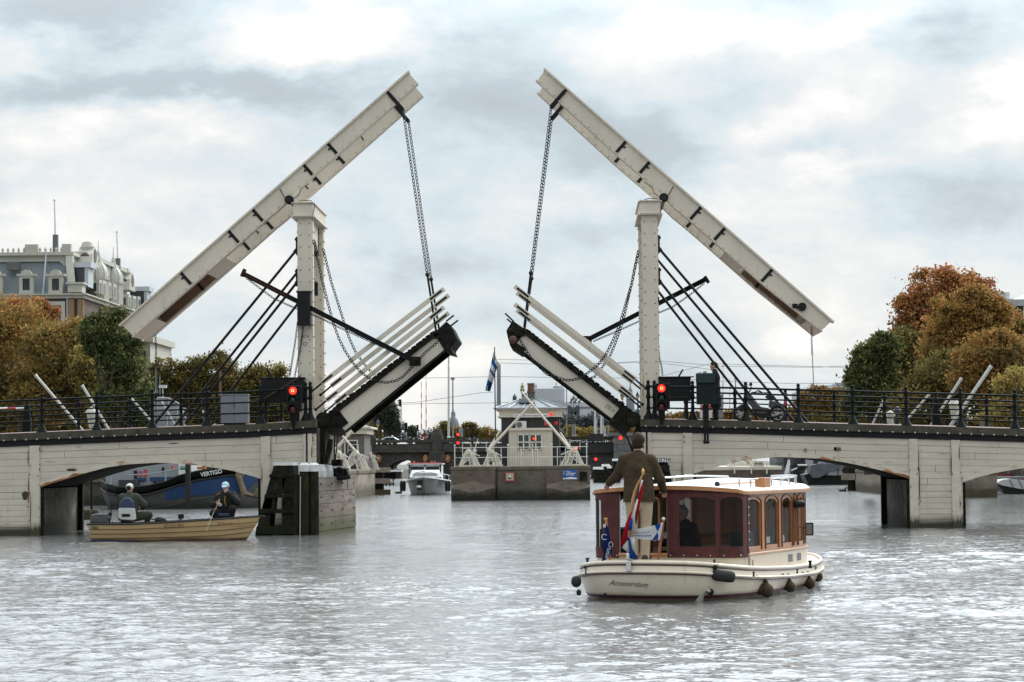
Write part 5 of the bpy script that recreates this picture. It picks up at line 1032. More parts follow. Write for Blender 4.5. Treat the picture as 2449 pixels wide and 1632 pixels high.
m = MB();m.tube([a,b,c],[.018,.014,.008],6);m.build('handle',M('cork',(.3,.15,.08)),rd);m = MB();m.tube([c,d_],[.008,.004],5);m.build('blank',M('rod_pale',(.4,.38,.34),.4),rd);m = MB();e = f18(1785,425,.35);m.ring(e,.035,.012,(0,1,0),12);m.tube([e,f18(1810,425,.3)],.01,5);m.build('reel',M('reel_silver',(.45,.45,.45),.3,metal=.7),rd)
# ------------------------------------------------------------------ wooden salon launch
LH = R(19);hv_ = Vector((math.sin(LH),math.cos(LH),0));sv = Vector((math.cos(LH),-math.sin(LH),0));LO = Vector((1.0,37.75,0))
Lc = lambda a,b,z:LO+hv_*a+sv*b+Vector((0,0,z))
def proj(p):
    d = Vector(p)-CP;z = d.dot(fw);return (PW/2+FPX*d.dot(rt)/z,PH/2-FPX*d.dot(up)/z)
Bh = lambda a:float(np.interp(a,[0,.03,.1,.25,.5,1,1.8,3,4.5,5.8,6.8,7.5,7.93,8],[0,.36,.64,.90,1.12,1.34,1.47,1.50,1.48,1.34,1.0,.55,.13,0]))
zs = lambda a:float(np.interp(a,[0,.1,.25,.5,1,1.6,3,5,8],[.58,.57,.55,.515,.47,.44,.395,.37,.48]))
HN = 44;A_ = [4-4*math.cos(math.pi*i/HN) for i in range(HN+1)];A_ = [8*(a/8)**1.15 for a in A_]
def hloop(scale,a0,a1,zf):
    st = [Lc(a0+(a1-a0)*a/8,Bh(a)*scale,zf(a)) for a in A_];pt = [Lc(a0+(a1-a0)*a/8,-Bh(a)*scale,zf(a)) for a in A_[1:-1]][::-1];return st+pt
launch = thing('salon_launch','wooden salon launch with a cream hull, canvas stern and white roof','boat',Lc(3,0,0))
hullp = M('launch_cream_hull',(.70,.61,.48),.32,var=.05,vs=1.5,stain=(.42,.36,.27),sa=.35,ss=1.5,coat=.15,drip=(.46,.38,.28),algae=(.16,.13,.08),alh=.12);maroon = M('maroon_line',(.05,.012,.016),.4)
varn = M('varnished_wood',(.40,.165,.052),.35,var=.25,vs=3,st=(1,1,.35),coat=.35);varn_l = M('varnished_edge',(.42,.185,.065),.35,var=.2,vs=4,coat=.35)
canv = M('maroon_canvas',(.075,.016,.014),.55,var=.4,vs=5,bump=.7,bs=6,spec=.35);chrome = M('chrome',(.6,.6,.6),.15,metal=1.0,var=.05)
belly = lambda a:zs(a)-.135
loops = [hloop(.80,.45,7.5,lambda a:-.25),hloop(.93,.24,7.85,lambda a:0.0),hloop(.965,.12,7.95,lambda a:.13),hloop(1.0,.0,8,belly),hloop(1.0,.0,8,lambda a:belly(a)+.02),hloop(.985,.03,7.98,zs)]
hm = MB();hm.loft(loops,True,False);hm.build('hull',hullp,launch,smooth=True);HB = BVHTree.FromPolygons([Vector(v) for v in hm.v],hm.f)
def onhull(k,x,y,off=0.0):
    r_ = ray(*q(k,x,y)).normalized();h_ = HB.ray_cast(CP,r_);return (h_[0]-r_*off,h_[1]) if h_[0] is not None else (CP+r_*38.3,Vector((0,-1,0)))
m = MB();m.tube(hloop(1.012,-.012,8.01,lambda a:belly(a)+.012),.021,6,closed=True);m.build('rubbing_strake',hullp,launch,smooth=True)
m = MB();m.tube(hloop(1.013,-.014,8.01,lambda a:belly(a)-.018),.0125,5,closed=True);m.tube(hloop(.993,.012,7.99,lambda a:zs(a)-.02),.013,5,closed=True);m.build('maroon_line',maroon,launch)
m = MB();m.loft([hloop(.9475,.185,7.895,lambda a:.045),hloop(.959,.15,7.925,lambda a:.095)],True,False);m.build('boot_stripe',maroon,launch)
m = MB();m.tube(hloop(.985,.025,7.98,lambda a:zs(a)+.012),.032,6,closed=True);m.build('gunwale',hullp,launch,smooth=True)
dl = hloop(.98,.04,7.96,lambda a:zs(a)+.004);m = MB();
for i in range(1,HN):
    j0,j1 = i,i+1;p0,p1 = dl[j0],dl[j1] if j1 <= HN else dl[HN];q0 = dl[-i] if i < HN else dl[HN];q1 = dl[-(i+1)] if i+1 < HN else dl[HN];m.add([p0,p1,q1,q0],[(0,1,2,3)])
m.add([dl[0],dl[1],dl[-1]],[(0,1,2)]);m.build('deck',M('launch_deck',(.60,.54,.44),.5,var=.06),launch)
# taffrail plank round the stern
def rail_arc(a_end_p,a_end_s,inset,z0,z1,w):
    pts = [(a,-1) for a in np.linspace(a_end_p,.02,16)]+[(0.0,0)]+[(a,1) for a in np.linspace(.02,a_end_s,16)];rings = []
    for a,s_ in pts:
        b = s_*max(0,Bh(a)-inset);rings.append([Lc(a+inset*.8*(1-min(1,a)),b,zs(a)+z0),Lc(a+inset*.8*(1-min(1,a)),b,zs(a)+z1),Lc(a+(inset+w)*.9*(1-min(1,a)),s_*max(0,abs(b)-w),zs(a)+z1),Lc(a+(inset+w)*.9*(1-min(1,a)),s_*max(0,abs(b)-w),zs(a)+z0)])
    m = MB();m.loft(rings,True,True);return m
rail_arc(1.1,1.0,.05,.0,.05,.1).build('taffrail',M('taffrail_paint',(.56,.53,.43),.4),launch)
p,n_ = onhull(4,508,1238,.03);m = MB();m.box((p.x,p.y,p.z+.03),(.08,.1,.16),Matrix.Rotation(-LH,3,'Z'));m.box((p.x,p.y+.08,p.z+.17),(.075,.1,.09),Matrix.Rotation(-LH,3,'Z'));m.build('rudder_head',chrome,launch,bevel=.01)
letter('boat_name','Amsterdam',.125,onhull(4,495,1362)[0],(1,-.22,-.06),(.04,0,1),M('name_lettering',(.10,.05,.04),.5),launch,shear=.5,bvh=HB,cast=ray(*q(4,495,1362)),off=.006,sxy=(1.0,.9))
p,n_ = onhull(4,318,1440,.0);m = MB();m.ball(p,.025,8);m.build('scupper',black,launch)
p,n_ = onhull(4,1135,1423,.02);m = MB();m.lathe([(.05,0),(.05,.09),(.035,.095)],p,10,(.1,-1,0));m.build('exhaust',black,launch)
wst = MG('water_jet',(.7,.68,.6),.1,.55);m = MB();p2 = W(1350+1050/3.266,980+1500/3.266);pp = Vector(p)+Vector((0,-.09,0));pts = [pp.lerp(Vector((p2.x,p2.y,0)),t_)+Vector((0,0,.09*math.sin(math.pi*t_)**.8)) for t_ in np.linspace(0,1,8)];m.tube(pts,[.03,.032,.034,.037,.042,.047,.055,.06],7);m.build('exhaust_water',wst,launch,smooth=True)
# ---- cabin outline (starboard half), arc-length mapped
half = [(1.2,0),(1.2,.92),(1.225,1.04),(1.31,1.12),(1.48,1.16),(2.5,1.22),(3.6,1.27),(4.7,1.27),(5.3,1.18),(5.75,1.0),(6.1,.7),(6.3,.35),(6.36,0)]
for _k in range(2):
    n2_ = [half[0]]
    for p_,q_ in zip(half[:-1],half[1:]):n2_ += [(p_[0]*.75+q_[0]*.25,p_[1]*.75+q_[1]*.25),(p_[0]*.25+q_[0]*.75,p_[1]*.25+q_[1]*.75)]
    half = n2_+[half[-1]]
out = [(a,-b) for a,b in half[::-1]]+half[1:]                      # from bow, port side, aft face, starboard, to bow
def arc(pts):
    s = [0]
    for i in range(len(pts)-1):s.append(s[-1]+math.dist(pts[i],pts[i+1]))
    return s
So = arc(out);Lo = So[-1]
def C(s,inset=0.0,z=0.0):
    a = float(np.interp(s,So,[p[0] for p in out]));b = float(np.interp(s,So,[p[1] for p in out]));e = .02
    a2 = float(np.interp(s+e,So,[p[0] for p in out]));b2 = float(np.interp(s+e,So,[p[1] for p in out]));a1 = float(np.interp(s-e,So,[p[0] for p in out]));b1 = float(np.interp(s-e,So,[p[1] for p in out]))
    tx,ty = a2-a1,b2-b1;l_ = math.hypot(tx,ty) or 1;nx,ny = ty/l_,-tx/l_;
    return Lc(a-nx*inset*-1*(1 if False else -1)*-1 if False else a+nx*inset*NS_,b+ny*inset*NS_,z)
NS_ = 1
# choose the normal sign so that a positive inset moves inwards
if (C(Lo*.5,.1)-Lc(3,0,0)).length > (C(Lo*.5,0)-Lc(3,0,0)).length:NS_ = -1
ss_ = np.linspace(Lo*.4,Lo*.93,400);pxs = [proj(C(s,0,1.1))[0] for s in ss_]
k_ = int(np.argmax(pxs));s_of = lambda px:float(np.interp(px,pxs[:k_],ss_[:k_]))
ZC,ZR = .66,1.60
edge_z = lambda s:ZR
def wall(s0,s1,wins,z0,z1,sill,head,rise,th=.04,out_=0.0,ds=.03):
    """wall along the outline with arched openings; returns wall mesh and one glass mesh per opening"""
    cuts = sorted(set([s0,s1]+[float(x) for x in np.arange(s0,s1,ds)]+[w for ww in wins for w in ww[:2]]));mb = MB();gl = [MB() for _ in wins]
    def top(w,s):u = 2*(s-w[0])/(w[1]-w[0])-1;return head-rise*abs(u)**2.6
    def cell(mbx,a,b,za0,zb0,za1,zb1,i0,i1):
        P = [C(a,i0,za0),C(b,i0,zb0),C(b,i0,zb1),C(a,i0,za1),C(a,i1,za0),C(b,i1,zb0),C(b,i1,zb1),C(a,i1,za1)];mbx.add(P,[(3,2,1,0),(4,5,6,7),(0,1,5,4),(2,3,7,6),(0,4,7,3),(1,2,6,5)])
    for a,b in zip(cuts[:-1],cuts[1:]):
        mid = (a+b)/2;w = next((i for i,ww in enumerate(wins) if ww[0] <= mid <= ww[1]),None)
        if w is None:cell(mb,a,b,z0,z0,z1,z1,out_,out_+th)
        else:
            ww = wins[w];ta,tb = top(ww,a),top(ww,b);cell(mb,a,b,z0,z0,sill,sill,out_,out_+th);cell(mb,a,b,ta,tb,z1,z1,out_,out_+th)
            gl[w].add([C(a,out_+th*.5,sill-.01),C(b,out_+th*.5,sill-.01),C(b,out_+th*.5,tb+.01),C(a,out_+th*.5,ta+.01)],[(3,2,1,0)])
    return mb,gl
glass = MG('cabin_glass',(.004,.007,.006),.03,.3);plast = MG('clear_plastic',(.014,.012,.010),.2,.42)
plast.node_tree.nodes['Principled BSDF'].inputs['Specular IOR Level'].default_value = .25
# coaming
sA = s_of(1783);sP = s_of(1428);sD0,sD1 = s_of(1482),s_of(1598)
cm_,_ = wall(.02,Lo-.02,[],.3,ZC,0,0,0,.05,-.03,.06);cm_.build('coaming',M('coaming_cream',(.62,.52,.40),.35,var=.05,coat=.2),launch,smooth=True)
m = MB();m.tube([C(s,-.035,ZC) for s in np.linspace(sA,Lo-.02,50)],.022,6);m.build('wood_moulding',varn_l,launch,smooth=True)
wl = [(s_of(a),s_of(b)) for a,b in ((1784.5,1818.5),(1831.5,1859.5),(1870.5,1893),(1899,1904.5))];sE = s_of(1906);wl += [(sE+.09,sE+.5),(sE+.62,sE+1.0),(sE+1.1,sE+1.5)]
wl = [w for w in wl if w[1] < Lo-.1]
wm_s,gs = wall(sA,Lo,wl,ZC,ZR,ZC+.11,ZR-.11,.075);wm_s.build('wooden_wall',varn,launch)
for g in gs:g.build('window',glass,launch)
fr_ = MB()
for w in wl:                                                       # raised arched beads round the panes
    pts = [C(w[0]-.035,-.008,ZC+.05)]+[C(lerp(w[0]-.035,w[1]+.035,u),-.008,ZR-.06-.075*abs(2*u-1)**2.6) for u in np.linspace(0,1,12)]+[C(w[1]+.035,-.008,ZC+.05)];fr_.tube(pts,.012,4)
fr_.build('window_bead',M('dark_varnish',(.16,.055,.02),.4),launch)
# port side: wooden too, mirrored windows
pw = [(Lo-w[1],Lo-w[0]) for w in wl];wm_p,gp = wall(0,Lo-sA,pw,ZC,ZR,ZC+.11,ZR-.11,.075);wm_p.build('wooden_wall',varn,launch)
for g in gp:g.build('window',glass,launch)
# canvas on the quarters and the stern
cw = [(s_of(1627),s_of(1713)),(s_of(1724.5),s_of(1769.5))]
cs,gc = wall(sD1,sA+.02,cw,ZC-.04,ZR,ZC+.13,ZR-.06,.06,.02,-.055);cs.build('canvas',canv,launch)
for g in gc:g.build('clear_window',plast,launch)
pA = Lo-sA;pwn = [(pA+.12,s_of(1446))];cs,gc = wall(pA-.02,sD0,pwn,ZC-.05,ZR,ZC+.12,ZR-.08,.05,.02,-.055);cs.build('canvas',canv,launch)
for g in gc:g.build('clear_window',plast,launch)
b_ = MB()
for s in np.linspace(sD1+.05,sA-.05,7):b_.ball(C(s,-.062,ZC-.005),.012,6)
for z in np.linspace(ZC+.1,ZR-.1,7):b_.ball(C(sA-.02,-.062,z),.012,6)
for s in np.linspace(pA+.1,sD0-.03,4):b_.ball(C(s,-.062,ZC-.01),.012,6)
b_.build('snap_buttons',chrome,launch)
sm = MB()
for s in (sD1+.02,sD1+.12,s_of(1719),sA-.06):sm.tube([C(s,-.06,z) for z in np.linspace(ZC,ZR-.02,8)],.007,4)
sm.build('canvas_seams',M('canvas_seam',(.10,.035,.035),.6),launch)
# door jambs and sill at the stern opening
m = MB()
for s in (sD0,sD1):m.tube([C(s,-.02,ZC),C(s,-.02,ZR)],.02,6)
m.build('door_post',M('steel_post',(.25,.22,.2),.3,metal=.6),launch);m = MB();m.tube([C(s,-.045,ZC+.0) for s in np.linspace(sD0,sD1,10)],.035,6);m.build('door_sill',varn,launch)
# roof
def camber(a,b,bmax):return .17*(1-(b/bmax)**2) if bmax > .02 else 0
rfN = 26;rim = MB();top = MB();rings = []
osx = np.linspace(0,Lo,120);rp = [C(s,-.085,0) for s in osx]
rb_ = [((p-LO).dot(hv_),(p-LO).dot(sv)) for p in rp]
ring0 = [Lc(a,b,ZR-.01) for a,b in rb_];ring1 = [Lc(a,b,ZR+.055) for a,b in rb_]
aft = min(a for a,b in rb_)
zc_ = lambda a,b:ZR+.035+float(np.interp(a,[1,1.3,2.4,3.6,4.8,5.6,6.3,6.6],[.085,.088,.10,.145,.18,.14,.05,0]))*(1-min(1,abs(b)/1.38)**2)
# aft edge keeps the camber
def rz(a,b):return zc_(a,b)-.035
m = MB();m.loft([[Lc(a,b,(rz(a,b) if a < aft+.2 else ZR)-.03) for a,b in rb_],[Lc(a+.0,b*1.012,(rz(a,b) if a < aft+.2 else ZR)+.01) for a,b in rb_],[Lc(a,b,(rz(a,b) if a < aft+.2 else ZR)+.032) for a,b in rb_]],True,False);m.build('roof_edge',varn_l,launch,smooth=True)
fs = [1.0,.97,.8,.6,.4,.2,.03];cxr = 3.3;m = MB();m.loft([[Lc(cxr+(a-cxr)*f_,b*f_,(zc_(cxr+(a-cxr)*f_,b*f_) if f_ < .98 else max(rz(a,b)+.032 if a < aft+.2 else ZR+.032,0))) for a,b in rb_] for f_ in fs],True,True);m.build('roof',M('roof_white',(.78,.77,.74),.35,var=.04,vs=8,stain=(.55,.53,.48),sa=.35,ss=3),launch,smooth=True)
m = MB();m.loft([[Lc(a*.98+.05,b*.97,ZR-.03) for a,b in rb_],[Lc(3.3,0,ZR+.04)]*len(rb_)],True,False);m.build('ceiling',M('dark_varnish',(.16,.055,.02)),launch)
def roof_rail(name,ss,posts,hgt=.12,inset=.13):
    pts = [C(s,inset,0) for s in ss];ab = [((p-LO).dot(hv_),(p-LO).dot(sv)) for p in pts];m = MB();m.tube([Lc(a,b,zc_(a,b)+hgt) for a,b in ab],.017,6)
    for i in range(0,len(ab),max(1,len(ab)//posts)):a,b = ab[i];m.tube([Lc(a,b,zc_(a,b)-.01),Lc(a,b,zc_(a,b)+hgt+.015)],.014,5)
    a,b = ab[-1];m.tube([Lc(a,b,zc_(a,b)-.01),Lc(a,b,zc_(a,b)+hgt+.01)],.014,5);m.build(name,chrome,launch,smooth=True)
roof_rail('roof_rail',np.linspace(sA+.1,Lo-.45,46),9);roof_rail('roof_rail',np.linspace(.45,Lo-sA-1.2,24),3)
m = MB();p = C(s_of(1843),.12,0);a,b = (p-LO).dot(hv_),(p-LO).dot(sv);m.box(Lc(a,b,zc_(a,b)+.06),(.16,.36,.17),Matrix.Rotation(-LH,3,'Z'));m.build('wooden_box',varn,launch,bevel=.01)
bh = thing('boat_hook','varnished boat hook lying on the launch roof','boat hook',Lc(2.2,.8,1.72));P_ = [Lc(1.55,.72,zc_(1.55,.72)+.03),Lc(3.3,.88,zc_(3.3,.88)+.03)]
m = MB();m.tube(P_,.02,6);m.build('shaft',varn,bh);m = MB();m.ball(P_[0],.045);m.tube([P_[1],P_[1]+hv_*.12+sv*.08],.02,5);m.build('hook',iron,bh)
for s0_,s1_ in ((pA,sD0),(sD1,sA)):
    vm = MB()
    pts_ = [s_ for s_ in np.linspace(s0_,s1_,24)]
    for a_,b2_ in zip(pts_[:-1],pts_[1:]):
        zz2 = []
        for s_ in (a_,b2_):pp_ = C(s_,-.12,0)-LO;zz2.append(rz(pp_.dot(hv_),pp_.dot(sv)))
        vm.add([C(a_,-.03,ZR-.03),C(b2_,-.03,ZR-.03),C(b2_,-.04,zz2[1]),C(a_,-.04,zz2[0])],[(3,2,1,0)])
    vm.build('valance',canv,launch)
# interior: bulkhead boards, bench, table, wheel
m = MB();m.box(Lc(3.4,0,.5),(2.0,4.2,.06),Matrix.Rotation(-LH,3,'Z'));m.build('cabin_floor',M('dark_varnish',(.16,.055,.02)),launch)
m = MB();m.box(Lc(2.2,-.95,.8),(.3,1.8,.5),Matrix.Rotation(-LH,3,'Z'));m.box(Lc(2.6,.98,.8),(.28,1.6,.4),Matrix.Rotation(-LH,3,'Z'));m.build('bench',M('bench_teal',(.012,.03,.04),.7),launch)
m = MB();m.box(Lc(1.62,-.5,1.0),(.25,.06,.75),Matrix.Rotation(-LH,3,'Z'));m.box(Lc(3.2,.2,.9),(.7,.8,.05),Matrix.Rotation(-LH,3,'Z'));m.build('inner_board',M('honey_wood',(.20,.10,.02),.5),launch)
for s0,s1,c in ((s_of(1788),s_of(1800),0),(s_of(1838),s_of(1850),0),(s_of(1874),s_of(1884),0)):
    m = MB();m.add([C(s0,.06,ZC+.13),C(s1,.06,ZC+.13),C(s1,.06,ZC+.23),C(s0,.06,ZC+.23)],[(3,2,1,0)]);m.build('paper_note',M('paper',(.55,.55,.5)),launch)
# details: vents, cleats, mirror, horn lamp, fittings
for x0,x1,y0,y1 in ((1465,1520,1010,1100),(1570,1615,1000,1085)):
    s0,s1 = s_of(q(23,x0,0)[0]),s_of(q(23,x1,0)[0]);v = MB();v.add([C(s0,-.035,.46),C(s1,-.035,.46),C(s1,-.035,.59),C(s0,-.035,.59)],[(3,2,1,0)]);vp = v.build('vent',M('vent_grey',(.42,.42,.4),.4),launch);v = MB()
    for i in range(2):
        for j in range(4):a = lerp(s0,s1,.1+.45*i);z = .472+.029*j;v.add([C(a,-.038,z),C(lerp(s0,s1,.45+.45*i),-.038,z),C(lerp(s0,s1,.45+.45*i),-.038,z+.018),C(a,-.038,z+.018)],[(3,2,1,0)])

    v.build('slots',black,vp)
for x,y,r_ in ((635,1070,.03),(1090,1140,.018),(1600,1105,.016),(1752,1045,.03)):
    r2 = ray(*q(23,x,y+30));tt = (.45-CAMZ)/r2.z;c = CP+r2*tt;m = MB();m.lathe([(r_*1.2,0),(r_*.7,r_*1.2),(r_*.7,r_*3),(r_*1.3,r_*4)],(c.x,c.y,zs(3)-.01),10);m.build('bollard',black,launch,smooth=True)
r2 = ray(*q(4,180,1220));c = CP+r2*((.5-CAMZ)/r2.z);m = MB();m.lathe([(.035,0),(.02,.04),(.02,.09),(.035,.12)],(c.x,c.y,.5),10);m.build('bollard',black,launch)
mp = at(*q(23,1746,665),41.9);mt = MB();mt.box(mp,(.12,.07,.21),Matrix.Rotation(-.3,3,'Z'));mt.tube([mp+Vector((-.06,0,.02)),mp+Vector((-.3,.6,.06))],.012,5);mt.build('wing_mirror',black,launch,bevel=.03)
m = MB();mg = MG('mirror_glass',(.25,.25,.24),.02,1.0);m.box(mp+Vector((-.012,-.037,0)),(.09,.006,.17),Matrix.Rotation(-.3,3,'Z'));m.build('mirror_glass',mg,launch)
lp = at(*q(23,1618,372),41.2);m = MB();m.lathe([(.05,-.09),(.06,-.05),(.06,.06),(.05,.09)],lp,12,(1,.3,0));m.tube([lp,lp+Vector((.02,.5,.04))],.012,5);m.build('horn_lamp',black,launch,smooth=True)
p = C(s_of(1779),-.08,.52);m = MB();m.tube([p+Vector((0,0,.1)),p,p+Vector((.02,0,-.12))],.022,6);m.tube([p+Vector((.05,0,.06)),p+Vector((.06,0,-.1))],.012,5);m.build('rope_end',M('rope_grey',(.3,.28,.24),.9),launch)
m = MB();m.ball(C(s_of(1606),-.055,.52),.02);m.ball(C(s_of(1500),-.05,.54),.015);m.build('cap_fitting',iron,launch)
# ---- fenders, each hanging from the side
rusty = M('tarred_rope',(.055,.035,.018),.95,var=.5,vs=18,bump=.9,bs=60);rubb = M('rubber',(.014,.014,.014))
def fender(label,k,cx,cy,rpx,lob,mat,tops,off=.12):
    p,n_ = onhull(k,cx,cy,off);r_ = rpx/ZO[k][2]*p.y/FPX;t = thing('fender',label,'fender',p,'fenders hanging from the launch');pr = [(p,p-Vector((0,0,.02)),r_,r_,None,.02)]
    if lob:r_ *= 1.12;pr = [(p+Vector((-r_*.5,.02,r_*.1)),p+Vector((-r_*.5,.02,.0)),r_*.68,r_*.68,None,.012),(p+Vector((r_*.4,0,-r_*.12)),p+Vector((r_*.4,0,-r_*.12-.01)),r_*.8,r_*.8,None,.012),(p+Vector((r_*.25,0,0)),p+Vector((r_*.3,0,r_*.95)),r_*.4,r_*.22,None,.03),(p+Vector((-r_*.45,0,0)),p+Vector((-r_*.5,0,r_*.85)),r_*.35,r_*.2,None,.03)]
    v,f = sdf_mesh(pr,r_/9);mk('body',[tuple(x) for x in v],[tuple(int(i) for i in x) for x in f],mat,t,smooth='all')
    for x,y in tops:
        a,_n = onhull(k,x,y,.03);e = p+Vector(((x-cx)/ZO[k][2]*p.y/FPX,0,r_*.8));m = MB();m.tube([a,e],.011,5);m.ring(a,.022,.007,(0,1,0),10,4);m.build('hanger',iron,t)
fender('twin lobed rope fender nearest the black cylinder fender',23,1208,1370,88,True,rusty,((1122,1225),(1212,1232)))
fender('twin lobed rope fender in the middle of the launch side',23,1490,1330,68,True,rusty,((1428,1205),(1492,1205)))
fender('twin lobed rope fender under the vents of the launch',23,1720,1288,68,True,rusty,((1660,1185),(1722,1178)))
fender('single round rope fender at the far end of the launch side',23,1845,1215,55,False,rusty,((1810,1120),),.05)
fender('round black ball fender on a rope at the stern corner',4,92,1338,40,False,rubb,((165,1230),),.05)
fender('small black ball fender low at the stern corner',4,112,1424,19,False,rubb,(),.03)
p,n_ = onhull(23,735,1215,.1);t = thing('fender','black cylinder fender lashed across the launch quarter','fender',p);ax = Vector((.97,-.1,-.12)).normalized();r_ = .135
m = MB();r_ = .088;m.lathe([(.015,-.18),(.045,-.17),(.075,-.14),(r_,-.09),(r_,.11),(.075,.155),(.04,.175),(.007,.18)],p,18,ax);m.build('body',rubb,t,smooth='all')
m = MB();a,_n = onhull(23,635,1110,.02);m.tube([a+Vector((0,.1,.1)),a,p-ax*.16],.018,6);m.tube([a+Vector((.05,.05,.05)),p-ax*.12+Vector((0,-.06,.04))],.016,6);m.ball(a,.04);m.build('lashing',black,t)
# ------------------------------------------------------------------ standing man on the stern
YS = 38.45;g0 = at(1530,1338.5,YS);zx = lambda x:(x-742)/735.0;zz = lambda y:(1470-y)/735.0
P3 = lambda x,y,f_:(zx(x),f_,zz(y))
J = dict(pelvis=(.0,0,.98),chest=(-.02,.02,1.38),neck=(-.01,.03,1.585),head=(-.005,.055,1.755),shL=(-.21,.03,1.51),shR=(.18,.02,1.49),elL=(-.33,.11,1.26),elR=(.32,.10,1.22),wrL=(-.455,.26,1.15),wrR=(.385,.27,1.03),
         hipL=(-.115,0,.95),hipR=(.115,0,.95),knL=(-.10,.05,.52),knR=(.10,.03,.50),anL=(-.075,.02,.09),anR=(.075,-.02,.085),toeL=(-.15,1,0),toeR=(.45,.9,0))
h = HF(J,-.25,-.02);tweed = M('brown_tweed',(.06,.042,.026),.95,var=.3,vs=9,bump=.9,bs=7,spec=.1);sand = M('sand_trousers',(.42,.34,.235),.9,var=.12,vs=12,bump=.8,bs=8,spec=.1)
jk = [((0,.0,1.0),(-.015,.01,1.34),.165,.185,(1.2,.78,1),.05),(J['chest'],(-.01,.01,1.55),.185,.10,(1.15,.8,1),.06),((.0,-.01,.80),(0,0,1.1),.205,.165,(1.26,.72,1),.05),((-.2,.02,1.50),(.17,.02,1.49),.085,.085,None,.06),((-.01,.02,1.56),(-.008,.03,1.61),.072,.068,None,.02)]
for s_ in 'LR':jk += [(J['sh'+s_],J['el'+s_],.092,.074,None,.05),(J['el'+s_],Vector(J['el'+s_]).lerp(Vector(J['wr'+s_]),.93),.074,.056,None,.03)]
tr = [((-.02,0,.9),(.02,0,.98),.16,.15,(1.1,.85,1),.05)]
for s_ in 'LR':k = Vector(J['kn'+s_]);an = Vector(J['an'+s_]);tr += [(J['hip'+s_],k,.108,.08,None,.02),(k,an-Vector((0,0,.05)),.08,.07,None,.015)]
sh = [(Vector(J['an'+s_])-Vector((0,.05,.055)),Vector(J['an'+s_])+Vector((J['toe'+s_][0]*.17,.15,-.06)),.048,.036,None,.02) for s_ in 'LR']
pm,rotm,hm_ = person('tall man in a brown tweed jacket and sand trousers standing on the launch stern',(g0.x,YS,g0.z),0,J,[('jacket',jk,tweed,.009,.868),('trousers',tr,sand,.009),('shoes',sh,M('brown_shoes',(.03,.014,.01),.35),.008),('hair',[((-.0,.03,1.80),(-.0,.04,1.81),.098,.1,None,.02),(h(0,-.075,-.02),h(0,-.07,.02),.06,.07,None,.03),(h(-.05,-.05,-.045),h(.05,-.05,-.045),.04,.04,None,.03),(h(-.072,-.02,.04),h(-.06,.03,.07),.034,.03,None,.02),(h(.072,-.03,.05),h(.06,.02,.075),.034,.03,None,.02),(h(0,.04,.11),h(0,.0,.12),.045,.05,(1.3,1,1),.02)],ht,.0075)],headyaw=-.25,headtilt=-.02,res=.007,
       hands={'L':((-.25,.75,-.5),(1,.2,0),(0,-.4,-1),.6),'R':((.1,.8,-.5),(-1,.2,0),(0,-.4,-1),.7)})
m = MB();B0 = Vector((g0.x,YS,g0.z));m.tube([B0+Vector((0,-.19,1.0)),B0+Vector((0,-.17,1.2))],.004,4);m.build('jacket_vent',M('tweed_dark',(.03,.02,.012),.9),pm)
# passenger inside the launch
YP = 39.7;a0 = at(*q(4,1010,830),YP);pz = a0.z-.73
J = dict(pelvis=(0,0,.1),chest=(0,.1,.42),neck=(0,.16,.60),head=(0,.22,.74),shL=(-.18,.12,.55),shR=(.18,.12,.55),elL=(-.26,.3,.33),elR=(.26,.3,.33),wrL=(-.1,.5,.3),wrR=(.1,.5,.3),hipL=(-.1,.05,.08),hipR=(.1,.05,.08),knL=(-.13,.45,.1),knR=(.13,.45,.1),anL=(-.13,.5,-.1),anR=(.13,.5,-.1))
h = HF(J,0,-.3);jk = [(J['pelvis'],J['chest'],.17,.18,(1.15,.9,1),.05),(J['chest'],(0,.15,.6),.18,.09,(1.1,.9,1),.05)]
for s_ in 'LR':jk += [(J['sh'+s_],J['el'+s_],.085,.07,None,.05),(J['el'+s_],J['wr'+s_],.07,.05,None,.03)]
tr = [(J['hip'+s_],J['kn'+s_],.11,.085,None,.04) for s_ in 'LR']+[(J['kn'+s_],J['an'+s_],.085,.07,None,.04) for s_ in 'LR']
person('grey haired passenger in a dark jacket seated behind the clear canvas window',(a0.x-.0,YP,pz),R(62),J,[('jacket',jk,navy,.014),('trousers',tr,dkt,.014),('hair',hairp(h),M('grey_hair',(.32,.31,.30),.7,var=.3,vs=40),.01)],headtilt=-.3,res=.01,hands={'L':((.3,1,0),(0,0,1),(1,0,0),.6),'R':((-.3,1,0),(0,0,1),(-1,0,0),.6)})
# ------------------------------------------------------------------ flags on the stern
flagm = MV('flag_cloth',.8,.35);RED,WHI,BLU,NVY = (.36,.012,.02),(.62,.61,.60),(.02,.075,.30),(.015,.03,.12)
f21 = lambda x,y,Y:qa(21,x,y,Y)
YG = 37.95
fp = thing('flag_pole','curved varnished flag pole with a brass finial at the launch stern','flag pole',f21(800,1400,37.85))
m = MB();m.tube([f21(x,y,YG-.1*(1-(y+130)/1530)) for x,y in ((1025,-120),(985,-20),(930,80),(880,210),(850,340),(836,450),(824,600),(815,800),(808,1100),(800,1400))],[.013,.016,.02,.022,.024,.025,.026,.026,.026,.026],8);m.build('pole',varn_l,fp,smooth=True)
m = MB();p = f21(1028,-135,YG-.1);m.lathe([(.012,-.03),(.022,-.015),(.018,0),(.026,.02),(.02,.045),(.004,.075)],p,10);m.build('finial',M('gold',(.6,.38,.12),.3,metal=.8),fp,smooth=True)
fl = thing('tricolour_flag','red white and blue flag hanging in folds from the curved pole','flag',f21(900,600,YG-.1));
